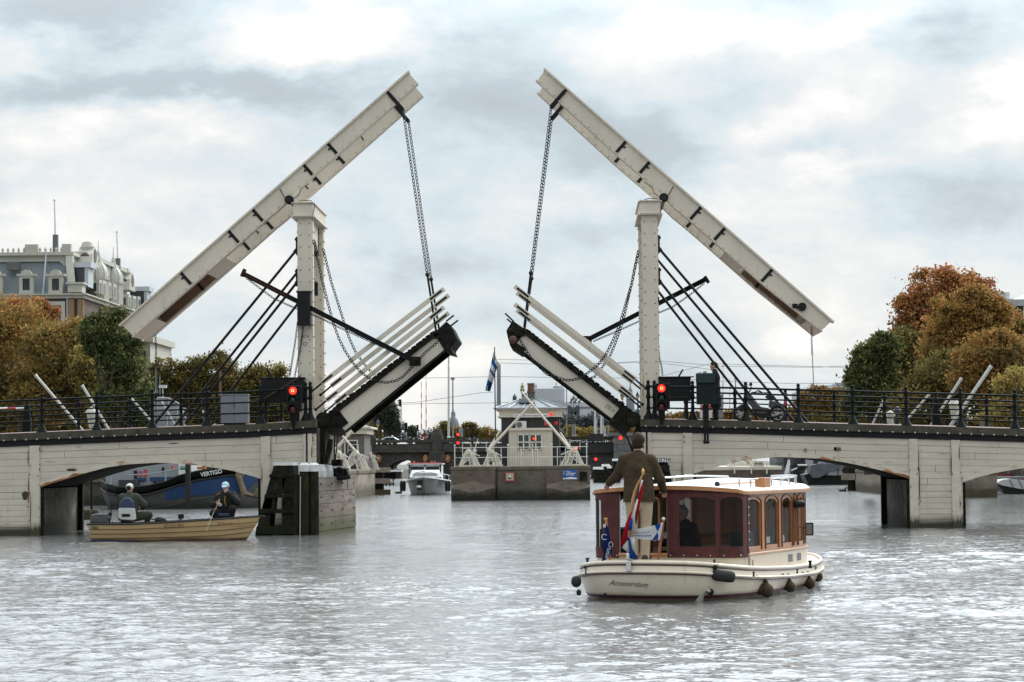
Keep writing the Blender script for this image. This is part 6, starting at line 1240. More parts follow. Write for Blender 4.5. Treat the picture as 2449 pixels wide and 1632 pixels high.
def fold(name,pts,col,dy,par,th=.006):
    mb = MB();P = [f21(x,y,YG-.1+dy+.03*math.sin(x*.03+y*.008)) for x,y in pts];c = sum(P,Vector())/len(P);n = len(P);vs = P+[c+Vector((0,-.02,0))];k = len(vs)
    mb.add(vs+[v+Vector((0,th,0)) for v in vs],[(i,(i+1) % n,n) for i in range(n)]+[((i+1) % n+k,i+k,n+k) for i in range(n)]+[((i+1) % n,i,i+k,(i+1) % n+k) for i in range(n)],col);return mb.build(name,flagm,par,smooth='all')
for col,dy,pts in ((RED,.01,[(1010,20),(1040,70),(985,380),(905,780),(880,740),(890,600),(940,330),(960,180)]),(WHI,-.01,[(1000,-20),(1035,-5),(1000,90),(955,230),(965,130)]),(WHI,-.012,[(920,318),(945,345),(890,590),(885,760),(890,885),(825,885),(845,715),(815,660)]),(BLU,-.02,[(815,660),(848,715),(825,885),(760,885),(780,770)]),
                     (RED,-.014,[(832,550),(815,665),(778,800),(750,1000),(762,1045),(655,1178),(622,1160),(660,1000),(720,760),(800,580)]),(WHI,-.01,[(790,1005),(885,1025),(885,1160),(905,1330),(850,1255),(795,1120)]),(WHI,-.004,[(755,1045),(785,1110),(785,1315),(652,1190)]),(BLU,-.016,[(755,1000),(795,1020),(795,1120),(850,1255),(915,1330),(922,1402),(785,1392),(780,1110)])):
    fold('red_stripe' if col is RED else 'white_stripe' if col is WHI else 'blue_stripe',pts,col,dy,fl)
st_ = thing('pennant_staff','short varnished staff with a white knob carrying the white pennant','flag pole',f21(1298,1420,38.0));m = MB();m.tube([f21(1390,690,38.0),f21(1300,1420,38.0)],.022,8);m.build('staff',M('staff_red_wood',(.25,.075,.03),.4),st_);m = MB();m.ball(f21(1393,684,38.0),.028,10);m.build('knob',M('pale_metal',(.6,.58,.55),.3),st_)
pn = thing('pennant','white and blue pennant with a wavy line blowing from the short staff','flag',f21(1050,950,37.97));YQ = 37.95
def pen(u,v): # u 0 at staff .. 1 at fly, v 0 top .. 1 bottom
    a = (lerp(1385,1330,v),lerp(745,1060,v));b = (lerp(765,755,v),lerp(872,1000,v));x = lerp(a[0],b[0],u);y = lerp(a[1],b[1],u)+(30*math.sin(u*3.1)*(1-.3*v));return f21(x,y,YQ-.05+.04*math.sin(u*9))
m = MB();n = 76
for i in range(n):
    for j in range(30):
        u,v = (i+.5)/n,(j+.5)/30;c = WHI
        if u < .24:s_ = u/.24;c = BLU if (abs(v-.5) > .5-.5*(1-abs(2*s_-1.0)) if s_ > .5 else abs(v-.5) > .5-.5*(2*s_)*.9) and .25 < s_ else WHI
        if .30 < u < .97 and abs(v-(.70+.035*math.sin(u*70))) < .04:c = (.03,.10,.33)
        P = [pen(i/n,j/30),pen((i+1)/n,j/30),pen((i+1)/n,(j+1)/30),pen(i/n,(j+1)/30)];m.add(P+[p+Vector((0,.006,0)) for p in P],[(0,1,2,3),(7,6,5,4)],c)
m.build('cloth',flagm,pn)
def penmap(w):u,v = w[0],w[1];return pen(u,v)+Vector((0,-.006,0))
v_,f_ = text_mesh('Sloepennetwerk',1.0,.2);xs_ = [p[0] for p in v_];w_ = max(xs_)-min(xs_)
mk('lettering',[tuple(pen(.66-p[0]/w_*-.60*-1 if False else .655-(p[0]/w_)*.60,.40-p[1]*.26)+Vector((0,-.008,0))) for p in v_],f_,M('pennant_lettering',(.03,.13,.25),.7),pn)
bs_ = thing('pennant_staff','short dark staff carrying the drooping navy flag','flag pole',f21(437,1420,38.2));m = MB();m.tube([f21(368,690,38.2),f21(437,1425,38.2)],.02,8);m.build('staff',varn,bs_);m = MB();m.lathe([(.03,-.01),(.03,.015)],f21(365,682,38.2),10);m.build('knob',M('gold',(.6,.38,.12)),bs_);m = MB();m.box(f21(340,805,38.17),(.04,.01,.05));m.build('toggle',M('pale_metal',(.6,.58,.55)),bs_)
nf = thing('navy_flag','navy blue flag with white lettering drooping at the stern corner','flag',f21(390,1150,38.15));
def fold2(pts,col,dy):
    mb = MB();P = [f21(x,y,38.16+dy+.03*math.sin(x*.04)) for x,y in pts];n = len(P);c = sum(P,Vector())/n;vs = P+[c+Vector((0,-.03,0))];k = n+1
    mb.add(vs+[v+Vector((0,.006,0)) for v in vs],[(i,(i+1) % n,n) for i in range(n)]+[((i+1) % n+k,i+k,n+k) for i in range(n)],col);mb.build('cloth',flagm,nf,smooth='all')
fold2([(372,780),(412,830),(440,1000),(472,1130),(482,1290),(420,1360),(335,1438),(290,1490),(283,1450),(330,1310),(288,1195),(310,1060),(345,900)],NVY,0)
wl_ = M('flag_white_lettering',(.5,.5,.5),.8)
letter('lettering','C',.13,f21(330,1010,38.09),(1,0,-.1),(.1,0,1),wl_,nf);letter('lettering','Cruise',.10,f21(425,1230,38.08),(-.28,0,-.96),(.96,0,-.28),wl_,nf,shear=.3)
# ------------------------------------------------------------------ the locks beyond the bridge
lockst = MB_brick('lock_brick',(.07,.052,.036),(.11,.086,.064),(.22,.20,.17),3.2,.5,.16,algae=(.02,.02,.012),alh=.5);lockc = M('lock_stone',(.125,.098,.072),.9,var=.35,vs=2,stain=(.06,.05,.038),sa=.62,ss=1.0,bump=.3,algae=(.022,.02,.012),alh=.55)
lockl = M('lock_wall_pale',(.24,.20,.16),.9,var=.3,vs=1.2,st=(1,.6,.5),stain=(.11,.075,.05),sa=.6,ss=1.4,algae=(.07,.06,.03),alh=.6)
white = M('lock_white_paint',(.66,.64,.58),.5,var=.08);lkcream = M('lock_cream',(.62,.56,.46),.6,var=.08)
def lockwall(label,x0,x1,y0,y1,z,top_m,side_m,cen=None):
    t = thing('lock_wall',label,'wall',((x0+x1)/2,(y0+y1)/2,0));m = MB();m.bx(x0,x1,y0,y1,-.6,z-.22);m.build('body',side_m,t)
    m = MB();m.bx(x0-.06,x1+.06,y0-.06,y1+.06,z-.22,z);m.build('coping',top_m,t,bevel=.04);return t
D1 = 142.0;ix0,ix1 = qa(12,92,1300,D1).x,qa(12,1616,1300,D1).x;iz = qa(12,800,1085,D1).z
isl = lockwall('stone lock island carrying the lock house, with a blue sign on its front',ix0,ix1,D1,D1+30,iz,lockc,lockst)
for a,b in ((92,570),(1140,1616)):                             # stone ends with a weathered ledge
    xa,xb = qa(12,a,1300,D1).x,qa(12,b,1300,D1).x;z1,zm,z0 = qa(12,300,1265,D1).z,qa(12,300,1330,D1).z,qa(12,300,1370,D1).z;xm = (xa+xb)/2
    m = MB();m.bx(xa-.03,xb+.02,D1-.08,D1+.3,-.5,iz-.23);
    top_ = [(xa,z1-.14),(xm,z1+.1),(xb,z1-.14)];low = [(xa,zm+.02),(xm,z0-.05),(xb,zm+.02)]
    for i in range(2):m.add([(low[i][0],D1-.55,low[i][1]),(low[i+1][0],D1-.55,low[i+1][1]),(top_[i+1][0],D1-.07,top_[i+1][1]),(top_[i][0],D1-.07,top_[i][1])],[(0,1,2,3)]);m.add([(low[i][0],D1-.55,low[i][1]),(low[i+1][0],D1-.55,low[i+1][1]),(low[i+1][0],D1-.4,-.5),(low[i][0],D1-.4,-.5)],[(3,2,1,0)])
    m.add([(xa,D1-.55,zm+.02),(xa,D1-.07,z1-.14),(xa,D1-.07,-.5),(xa,D1-.4,-.5)],[(0,1,2,3)]);m.add([(xb,D1-.55,zm+.02),(xb,D1-.07,z1-.14),(xb,D1-.07,-.5),(xb,D1-.4,-.5)],[(3,2,1,0)])
    m.build('stone_end',lockc,isl,bevel=.02)
m = MB();m.tube([qa(12,590,1100,D1-.1),qa(12,592,1440,D1-.1)],.03,5);m.build('mooring_rail',iron,isl)
m = MB();c = qa(12,1545,1195,D1-.1);m.box(c,(.42,.04,.5));m.build('rubber_pad',blacks,isl)
def signbox(label,k,x0,y0,x1,y1,Y,mat,rim=None,name='sign'):
    a,b = qa(k,x0,y1,Y),qa(k,x1,y0,Y);t = thing(name,label,'sign',((a.x+b.x)/2,Y,a.z));m = MB();m.bx(a.x,b.x,Y-.03,Y,a.z,b.z);m.build('panel',mat,t)
    if rim:m = MB();w = rim[1];[m.bx(*r_) for r_ in ((a.x-w,b.x+w,Y-.045,Y,a.z-w,a.z),(a.x-w,b.x+w,Y-.045,Y,b.z,b.z+w),(a.x-w,a.x,Y-.045,Y,a.z,b.z),(b.x,b.x+w,Y-.045,Y,a.z,b.z))];m.build('rim',rim[0],t)
    return t,a,b
sgr = M('sign_red',(.35,.05,.04),.5);sgw = M('sign_cream',(.42,.38,.28),.6);sgb = M('sign_blue',(.015,.085,.30),.45);wt = M('sign_white',(.75,.75,.74),.5)
t,a,b = signbox('square cream sign with a red frame and a sail mark on the lock island',12,695,1160,775,1240,D1-.12,sgw,(sgr,.06))
m = MB();cx,w = (a.x+b.x)/2,b.x-a.x;m.prism([(cx-.1,D1-.16,a.z+.07),(cx+.1,D1-.16,a.z+.07),(cx+.02,D1-.16,a.z+.16),(cx-.02,D1-.16,a.z+.16)],(0,.01,0));m.build('boat_mark',blacks,t);m = MB();m.prism([(cx-.04,D1-.16,a.z+.16),(cx+.06,D1-.16,a.z+.16),(cx+.01,D1-.16,b.z-.03)],(0,.01,0));m.build('sail_mark',wt,t)
t,a,b = signbox('blue sign with white lettering and a wave on the lock island',12,1320,1122,1473,1230,D1-.7,sgb)
for i,tx in enumerate(('Tussen','in Amsterdam','haar boten')):letter('lettering',tx,.085,(a.x+.19+.043*len(tx)/2,D1-.735,b.z-.12-.085*i),(1,0,0),(0,0,1),wt,t,bold=.003,fit=.043*len(tx))
letter('side_lettering','XXX',.09,(a.x+.06,D1-.735,b.z-.17),(0,0,1),(-1,0,0),wt,t)
m = MB();n = 16;pts = [(lerp(a.x,b.x,i/n),D1-.735,a.z+.09-.03*math.cos(i/n*5.5)) for i in range(n+1)];m.prism(pts+[(b.x,D1-.735,a.z+.01),(a.x,D1-.735,a.z+.01)],(0,.003,0));m.build('wave',wt,t)
# ---- lock house
YH1 = 150.0;hq = lambda x,y,o=0.0:qa(12,x,y,YH1+o)
house = thing('lock_house','cream lock house with a low grey roof and a chimney on the lock island','building',hq(960,1080,3));dark_gl = MG('house_glass',(.012,.014,.013),.08,.8);zinc = M('zinc_roof',(.20,.225,.25),.6,var=.12,spec=.3)
hx0,hx1 = hq(640,600).x,hq(1282,600).x;zg = iz;ze = hq(960,450).z;zf0 = hq(960,545).z
m = MB();m.bx(hx0,hx1,YH1,YH1+5,zg,zf0);m.build('glazed_storey',M('house_dark_wall',(.022,.02,.018),.5,var=.4),house)
m = MB()
for x in np.linspace(hx0+.1,hx1-.1,9):m.bx(x-.02,x+.02,YH1-.03,YH1,zf0-1.9,zf0)
m.bx(hx0,hx1,YH1-.03,YH1,zf0-.75,zf0-.7);m.build('glazing_bars',M('bar_brown',(.05,.045,.04)),house)
m = MB();m.bx(hx0-.12,hx1+.12,YH1-.15,YH1+5.15,zf0,ze-.1);m.bx(hx0-.3,hx1+.3,YH1-.32,YH1+5.3,ze-.1,ze);m.bx(hx0-.2,hx1+.2,YH1-.22,YH1+5.2,zf0,zf0+.08);m.build('cornice',lkcream,house)
ap = hq(960,333,2.5);e = .45;xa,xb = hx0-e,hx1+e;m = MB();ya,yb = YH1-.45,YH1+5.5;rx0,rx1 = ap.x-.4,ap.x+.4;zt_ = ap.z
m.add([(xa,ya,ze),(xb,ya,ze),(xb,yb,ze),(xa,yb,ze),(rx0,YH1+2.5,zt_),(rx1,YH1+2.5,zt_)],[(0,1,5,4),(1,2,5),(2,3,4,5),(3,0,4),(3,2,1,0)]);rf = m.build('roof',zinc,house)
m = MB()
for u in (.02,.2,.4,.6,.8,.98):m.tube([(lerp(xa,xb,u),ya,ze+.03),(lerp(rx0,rx1,u),YH1+2.4,zt_+.03)],.035,4)
m.tube([(xa,ya,ze+.02),(xb,ya,ze+.02)],.05,5);m.build('seam',M('zinc_light',(.30,.32,.34),.5),rf)
m = MB();m.bx(hq(918,0).x,hq(1000,0).x,YH1+2.2,YH1+3.2,zt_-.3,hq(960,262).z);m.bx(hq(912,0).x,hq(1004,0).x,YH1+2.15,YH1+3.25,hq(960,262).z,hq(960,248).z);ch = m.build('chimney',M('chimney_stone',(.11,.10,.08),.9,var=.3),house);m = MB();m.lathe([(.22,0),(.2,.35),(.24,.5)],(hq(957,0).x,YH1+2.7,hq(960,248).z),8);m.build('chimney_pot',M('terracotta',(.14,.06,.04),.8),ch)
m = MB();m.bx(hq(848,0).x,hq(905,0).x,YH1+3.5,YH1+4.2,zt_-.5,hq(870,262).z);m.build('chimney',MATS['chimney_stone'],house)
m = MB();m.box(hq(920,362,1.0),(.9,.6,.25));m.build('roof_hatch',zinc,rf)
ax0,ax1 = hq(716,0,-1.6).x,hq(1194,0,-1.6).x;az1 = hq(950,690,-1.6).z;Ya = YH1-1.6
m = MB();m.bx(ax0,ax1,Ya,YH1-.01,zg,az1);m.build('annex_wall',lkcream,house);m = MB();m.bx(ax0-.12,ax1+.12,Ya-.12,YH1-.01,az1,az1+.14);m.build('annex_cornice',lkcream,house)
m = MB()
for u in np.linspace(.02,.98,18):m.bx(lerp(ax0,ax1,u)-.012,lerp(ax0,ax1,u)+.012,Ya-.012,Ya,zg,az1)
m.build('board_joints',M('joint_tan',(.42,.38,.31)),house)  # slightly darker strips mark the joints between the annex boards
wpane = MG('lock_window_glass',(.05,.06,.055),.05,.95)
for x0,x1 in ((830,942),(963,1078)):
    a,b = hq(x0,898,-1.62),hq(x1,742,-1.62);m = MB();m.bx(a.x,b.x,Ya-.02,Ya-.004,a.z,b.z);f = MB();w = .04
    for r_ in ((a.x-w,b.x+w,a.z-w,a.z),(a.x-w,b.x+w,b.z,b.z+w),(a.x-w,a.x,a.z-w,b.z+w),(b.x,b.x+w,a.z-w,b.z+w),((a.x+b.x)/2-.035,(a.x+b.x)/2+.035,a.z,b.z),(a.x,b.x,(a.z+b.z)/2-.03,(a.z+b.z)/2+.03)):f.bx(r_[0],r_[1],Ya-.06,Ya-.022,r_[2],r_[3])
    w_ = m.build('window',wpane,house);f.build('frame',M('window_white',(.72,.69,.6),.5),w_)
    if x0 > 950:g = MB();g.disc(hq(1002,782,-1.7),.075,(0,1,0),.04,12);g.build('red_lamp',red_on,w_)
a,b = hq(775,548,-.2),hq(1168,508,-.2);m = MB();m.bx(a.x,b.x,YH1-.40,YH1-.34,a.z,b.z);sg = m.build('name_board',wt,house);letter('lettering','Dienst Binnenwaterbeheer',.17,((a.x+b.x)/2,YH1-.41,(a.z+b.z)/2),(1,0,0),(0,0,1),M('board_lettering',(.22,.03,.06),.6),sg,bold=.002,fit=(b.x-a.x)*.95)
m = MB();c = hq(858,628,-.6);m.box(c,(.63,.3,.42));ac = m.build('air_unit',M('unit_white',(.5,.5,.47),.5),house,bevel=.03);m = MB();m.ring((c.x-.1,c.y-.16,c.z),.165,.012,(0,1,0));m.disc((c.x-.1,c.y-.15,c.z),.16,(0,1,0),.02,18);m.build('fan',M('fan_grey',(.1,.1,.1)),ac)
for x,y,lit in ((1187,512,1),(1130,618,0),(1246,612,0)):
    c = hq(x,y,-.7);t = thing('signal_lamp',{1187:'red signal lamp on the lock house fascia',1130:'red signal lamp before the dark glazing, beside the crossing boom',1246:'red signal lamp before the dark glazing, at the house corner'}[x],'signal lamp',c)
    m = MB();m.disc(c,.12,(0,1,0),.1,16);m.build('housing',black if not lit else M('barrier_red',(.5,.03,.03)),t);m = MB();m.ring((c.x,c.y-.06,c.z),.075,.025,(0,1,0),14,5);m.disc((c.x,c.y-.07,c.z),.03,(0,1,0),.05,10);m.build('lamp',red_on if lit else ME('red_lamp_dim',(.6,.03,.03),.5),t)
# ---- lock gear: cream frames and long booms
def gearframe(label,k,pts_cx,Y,w,h,base,lean=1,zb=None):
    c = qa(k,pts_cx,base,Y);z0 = c.z if zb is None else zb;t = thing('lock_gear',label,'lock gear',(c.x,Y,z0));e = w/1.3;L_ = lean
    X = lambda u:c.x+w*u*L_
    for dy in (0,.7):
        m = MB();m.prism([(X(-.5),Y+dy,z0),(X(-.36),Y+dy,z0),(X(-.05),Y+dy,z0+h*.55),(X(.2),Y+dy,z0),(X(.42),Y+dy,z0),(X(.16),Y+dy,z0+h*.8),(X(0),Y+dy,z0+h*.9),(X(-.2),Y+dy,z0+h*.78)],(0,.09,0));m.build('side_frame',lkcream,t)
    for u,v in ((-.45,-.18),(.1,-.12),(.5,.2),(.3,.05)):m = MB();m.beam((X(u),Y-.15,z0),(X(v),Y-.12,z0+h*.85),.065*e,.065*e);m.build('strut',white,t)
    m = MB();m.beam((X(-.35),Y-.2,z0+.05),(X(.32),Y-.2,z0+h*.8),.05*e,.05*e);m.build('brace',white,t);m = MB();m.beam((X(.5),Y-.3,z0+h*.62),(X(-.05),Y-.22,z0+h*.95),.05*e,.05*e);m.build('crank',white,t)
    m = MB();m.tube([(X(-.04),Y-.25,z0+h*.84),(X(-.04),Y+.9,z0+h*.84)],.11*e,10);m.build('drum',lkcream,t);m = MB();m.tube([(X(-.04),Y+.15,z0+h*.84),(X(-.04),Y+.5,z0+h*.84)],.2*e,12);m.build('gear_wheel',white,t);m = MB();m.beam((X(-.55),Y-.2,z0+.05),(X(.55),Y-.2,z0+.05),.1,.08);m.build('sill_beam',lkcream,t)
    zt2 = z0+h*1.0;m = MB();x0,x1 = X(-.3),X(.1);[m.beam(p,q_,.03,.03) for p,q_ in (((x0,Y,zt2-.1),(x0+.02,Y,zt2+.42)),((x1,Y,zt2-.1),(x1-.02,Y,zt2+.42)),((x0,Y,zt2+.42),(x1,Y,zt2+.42)),((x0,Y,zt2+.08),(x1,Y,zt2+.08)))];m.build('hand_frame',white,t)
    return t
gearframe('cream lock gear at the island end beside the red signal post',12,285,D1+2.2,1.25,.95,1085,zb=iz);gearframe('cream lock gear under the lower boom end by the house',12,540,D1+4.5,1.15,.95,1085,zb=iz);gearframe('cream lock gear at the island corner above the blue sign',12,1430,D1+2.2,1.35,1.0,1085,-1,zb=iz)
def boom(label,k,a,b,Y,r_=.072):
    A,Bq = qa(k,*a,Y),qa(k,*b,Y);t = thing('lock_boom',label,'boom',Bq if Bq.z < A.z else A);m = MB();m.tube([A,Bq],[r_*.8,r_*1.1],8);m.build('boom',lkcream,t,smooth=True);m = MB();m.box(Bq,(.22,.2,.16));m.build('foot',white,t)
boom('cream lock boom crossing from the chimney down to the island corner',12,(860,260),(1385,880),D1+3.2);boom('cream lock boom crossing up to the roof from the lower left gear',12,(1008,362),(505,900),D1+3.6,.08)
boom('short cream boom standing steep left of the lock house',12,(628,690),(510,890),D1+6);boom('short cream boom behind the island corner gear',12,(1290,715),(1395,880),D1+6);boom('thin cream bar leaning beside the glasshouse corner',12,(382,785),(345,915),D1+5,.03)
# ---- railing on the island
t = thing('island_railing','white two rail railing along the lock island front','railing',((ix0+ix1)/2,D1+.3,iz));yr = D1+.25
for x in (128,215,340,490,640,715,860,985,1043,1200,1260,1350,1470,1583):
    m = MB();c = qa(12,x,1085,yr);tall = x in (128,715,985,1200,1583);m.tube([(c.x,yr,iz),(c.x,yr,iz+(1.18 if tall else 1.08))],.032 if tall else .024,6);m.build('post',white,t)
    if tall:m2 = MB();m2.ball((c.x,yr,iz+1.2),.05);m2.build('post_cap',white,t)
for z in (1.06,.5):m = MB();m.tube([(qa(12,120,0,yr).x,yr,iz+z),(qa(12,1590,0,yr).x,yr,iz+z)],.021,6);m.build('rail',white,t)
# signal post with two red lamps
def sigpost(label,k,x,ys,ybase,Y,r_=.2):
    c = qa(k,x,ybase,Y);t = thing('signal_post',label,'signal',c);m = MB();tp = qa(k,x,ys[0]-70,Y);m.tube([c,tp],.035,6);m.build('post',black,t)
    for y in ys:
        p = qa(k,x,y,Y-.15);m = MB();m.disc((p.x,p.y+.08,p.z),r_*1.5,(0,1,0),.06,16);m.build('target_board',black,t);m = MB();m.disc(p,r_,(0,1,0),.06,14);m.build('lamp',red_on,t)
    return t
sigpost('signal post with two red lamps at the lock island end',12,163,(736,828),1098,D1+.1,.085)
m = MB();c = qa(12,1468,886,D1+1.8);t = thing('signal_lamp','orange signal lamp on the lock gear above the blue sign','signal lamp',c);m.ball(c,.085);m.build('lamp',ME('orange_lamp',(1,.2,.05),1.2),t);m = MB();m.tube([c,c-Vector((0,0,.5))],.03,6);m.build('bracket',white,t)
# mast with the blue and white flag; two thin masts behind
polew = M('pole_grey',(.20,.21,.22),.5);polel = M('pole_light',(.55,.56,.57),.5)
def mast(label,k,x0,y0,x1,y1,Y,r_,mat,name='mast',cat='mast',arm=None):
    a,b = qa(k,x0,y0,Y),qa(k,x1,y1,Y);b.x = a.x+(b.x-a.x);t = thing(name,label,cat,b);m = MB();m.tube([b,a],[r_*1.15,r_*.85],8);m.build('shaft',mat,t,smooth=True);m = MB();m.lathe([(r_*1.8,0),(r_*1.6,.12),(r_*1.2,.2)],b,8);m.build('base',mat,t);return t,a,b
mt_,a,b = mast('dark flag mast left of the lock house',12,566,-230,578,870,D1+4,.035,M('mast_dark',(.03,.04,.04),.4),'flag_mast')
t = thing('city_flag','blue and white flag blown slanting from the dark mast','flag',a);fm_ = MV('flag_cloth');m = MB();nu,nv = 14,10
def cf(u,v): # u along hoist (0 top), v along fly
    h0,h1 = (560,-200),(545,95);f0,f1 = (500,60),(425,262);y_ = (lerp(h0[0],lerp(500,520,0),v),0);A = (lerp(548,455,u)+lerp(8,62,v)*(1 if True else 1),lerp(-30,265,u)+lerp(-150,-20,v)*(1-u*.9));return qa(12,A[0],A[1],D1+4+.25*math.sin(v*6+u*5))
for i in range(nu):
    for j in range(nv):
        u = (i+.5)/nu;c = (.58,.58,.58) if (u < .12 or .30 < u < .42 or .52 < u < .68 or (u > .9-.5*((j+.5)/nv-.2) and j < 4)) else (.02,.10,.26);P = [cf(i/nu,j/nv),cf((i+1)/nu,j/nv),cf((i+1)/nu,(j+1)/nv),cf(i/nu,(j+1)/nv)];m.add(P+[p+Vector((0,.02,0)) for p in P],[(0,1,2,3),(7,6,5,4)],c)
m.build('cloth',fm_,t)
# lock walls, chambers, piles
lw = lockwall('pale lock wall behind the timber jetty carrying white lock gear',-17.5,-13.52,139,172,1.70,lockc,lockl)
gearframe('white lock gear on the pale lock wall, nearer of its pair',2,1075,158,1.7,1.2,860,zb=1.7);gearframe('white lock gear at the end of the pale lock wall',2,1190,168,1.3,1.2,860,zb=1.7);gearframe('white lock gear half hidden by the hinge timber',2,925,151,1.5,1.2,860,zb=1.7)
boom('white lock boom rising behind the leaf to a pale tip',2,(1303,308),(1130,500),170,.085);boom('white lock boom passing the small lock house roof',2,(1180,385),(905,690),160,.095);boom('white lock boom leaning against the nearer wall gear',2,(955,578),(1090,735),158,.08);boom('thin white boom at the end of the lock wall',2,(1140,670),(1215,800),168,.06)
t = thing('pile_group','timber piles at the end of the pale lock wall','piles',(-13.4,174,0));
for x in (1228,1262,1283):
    c = qa(2,x,900,174);m = MB();m.lathe([(.24,-.5),(.23,qa(2,x,858,174).z)],(c.x,174,0),8);m.build('pile',blacks,t)
m = MB();[m.box(qa(2,1262,y,173.7),(1.7,.15,.35)) for y in (965,1060,870)];m.build('rail_beam',lockl,t)
# small lock house on that wall
h2 = thing('small_lock_house','small lock house with a cream cornice behind the bridge hinge','building',qa(2,1020,700,166));Yh = 164
xa,xb = qa(2,880,0,Yh).x,qa(2,1140,0,Yh).x;zc1,zc0,zr = qa(2,1000,520,Yh).z,qa(2,1000,565,Yh).z,qa(2,1000,480,Yh+2).z
m = MB();m.bx(xa,xb,Yh,Yh+5,1.7,zc0);m.build('wall',M('house_grey_brick',(.13,.12,.11),.9,var=.2),h2);m = MB();m.bx(xa-.15,xb+.2,Yh-.2,Yh+5.2,zc0,zc1);m.bx(xa-.3,xb+.45,Yh-.4,Yh+5.4,zc1,zc1+.12);m.build('cornice',lkcream,h2)
m = MB();m.add([(xa-.3,Yh-.4,zc1+.12),(xb+.45,Yh-.4,zc1+.12),(xb+.45,Yh+5.4,zc1+.12),(xa-.3,Yh+5.4,zc1+.12),(xa+1,Yh+2.5,zr+.1),(xb-1,Yh+2.5,zr+.1)],[(0,1,5,4),(1,2,5),(2,3,4,5),(3,0,4),(3,2,1,0)]);m.build('roof',zinc,h2)
a,b = qa(2,985,800,Yh-.1),qa(2,1080,625,Yh-.1);m = MB();m.bx(a.x,b.x,Yh-.06,Yh-.01,1.7,b.z);d_ = m.build('door',M('door_dark',(.025,.018,.02),.5),h2);m = MB();m.bx(a.x-.08,a.x,Yh-.09,Yh,1.7,b.z);m.bx(b.x,b.x+.08,Yh-.09,Yh,1.7,b.z);m.bx(a.x-.08,b.x+.08,Yh-.09,Yh,b.z,b.z+.08);m.build('door_frame',lkcream,d_)
# second island and right lock wall
i2 = lockwall('stained lock island seen through the arch above the launch roof',7.0,11.75,145,172,1.78,lkcream,lockc)
gearframe('cream lock gear seen through the arch above the launch roof',15,900,149,1.9,.9,235,zb=1.78)
m = MB();
for x,z0 in ((705,-1),(762,0),(1025,0),(1265,0),(1068,1),(1212,1)):
    p = qa(15,x,240,144.9);t = thing('mooring_post',{705:'short white post on the lock island beyond the arch',762:'first long white post from the arch springing',1025:'long white post left of the lock name sign',1265:'long white post right of the lock name sign',1068:'left leg post under the lock name sign',1212:'right leg post under the lock name sign'}[x],'post',p);m = MB();m.tube([(p.x,144.88,qa(15,x,145 if x > 1200 and not z0 else 200,145).z),(p.x,144.88,qa(15,x,350 if z0 == 0 else 270,145).z)],.045,6);m.build('post',white,t)
t,a,b = signbox('cream name sign with dark letters on the lock island beyond the arch',15,1060,238,1222,150,144.8,lkcream);letter('lettering','SPOEL',.15,((a.x+b.x)/2,144.76,(a.z+b.z)/2),(1,0,0),(0,0,1),M('brown_letters',(.10,.08,.05)),t,bold=.006,fit=.5)
lockwall('dark lock wall behind the bridge pier',19.0,22.85,138,172,1.45,lockc,lockl)
t = thing('pile_group','timber piles at the far end of the dark lock wall','piles',(18.8,174,0))
for x in (412,470,505):c = qa(16,x,300,174);m = MB();m.lathe([(.3,-.5),(.3,1.9)],(c.x,174,0),8);m.build('pile',blacks,t)
m = MB();m.box(qa(16,425,238,173.6),(1.6,.1,.45));m.box(qa(16,508,270,173.6),(.7,.1,1.2));m.build('board',lockl,t)
def gull(label,k,x,y,Y=None):
    c = W(*q(k,x,y));t = thing('duck',label,'duck',(c.x,c.y,0));v,f = sdf_mesh([((c.x-.16,c.y,.05),(c.x+.14,c.y,.07),.08,.10,None,.04),((c.x+.14,c.y,.1),(c.x+.2,c.y,.24),.05,.05,None,.04),((c.x+.2,c.y,.25),(c.x+.3,c.y,.23),.05,.02,None,.02),((c.x-.16,c.y,.08),(c.x-.32,c.y,.14),.06,.015,None,.03)],.02);mk('body',[tuple(p) for p in v],[tuple(int(i) for i in p) for p in f],M('duck_dark',(.03,.028,.024),.8),t,smooth='all')
gull('duck swimming in the lock channel left of the motor cruiser',2,1438,1072);gull('duck swimming beyond the arch near the dark lock wall',16,310,405);gull('duck swimming close behind the far lock wall end',16,420,365)
# ------------------------------------------------------------------ grey motor cruiser coming through the lock
YC = 168.0;cq = lambda x,y,o=0.0:qa(2,x,y,YC+o)
cruiser = thing('motor_cruiser','grey steel motor cruiser heading towards us through the lock','boat',cq(1655,1080,4));chull = M('cruiser_grey',(.23,.24,.235),.4,var=.08,coat=.2,algae=(.08,.08,.07),alh=.1);cwh = M('cruiser_white',(.66,.66,.64),.4,var=.05)
cx = cq(1655,1000).x;hb0 = (cq(1840,1000).x-cq(1475,1000).x)/2;zsh = cq(1655,975).z;zbw = cq(1655,935).z
def crl(z,sc,bow,sheerf=None):
    L_ = []
    for s_ in (-1,1):
        pts = []
        for u in np.linspace(0,1,12):                            # bow (0) to stern (1)
            w = hb0*sc*min(1,(u/.45))**.62 if u < .45 else hb0*sc;zz_ = z if sheerf is None else lerp(zbw,zsh,min(1,u/.5)**.8);pts.append((cx+s_*w,YC+bow+u*(9.5-bow),zz_))
        L_.append(pts)
    return L_[0][::-1]+L_[1][1:]
m = MB();m.loft([crl(-.2,.78,1.3),crl(.1,.86,.95),crl(.7,.95,.45),crl(1,1.0,0,1)],False,False);m.build('hull',chull,cruiser,smooth=True)
m = MB();m.tube([(p[0],p[1]-.03,p[2]+.02) for p in crl(1,1.01,0,1)],.07,6);m.build('rubbing_rail',M('cruiser_rail',(.48,.49,.48)),cruiser);dk_ = crl(1,.99,.05,1);m = MB();h_ = len(dk_)//2
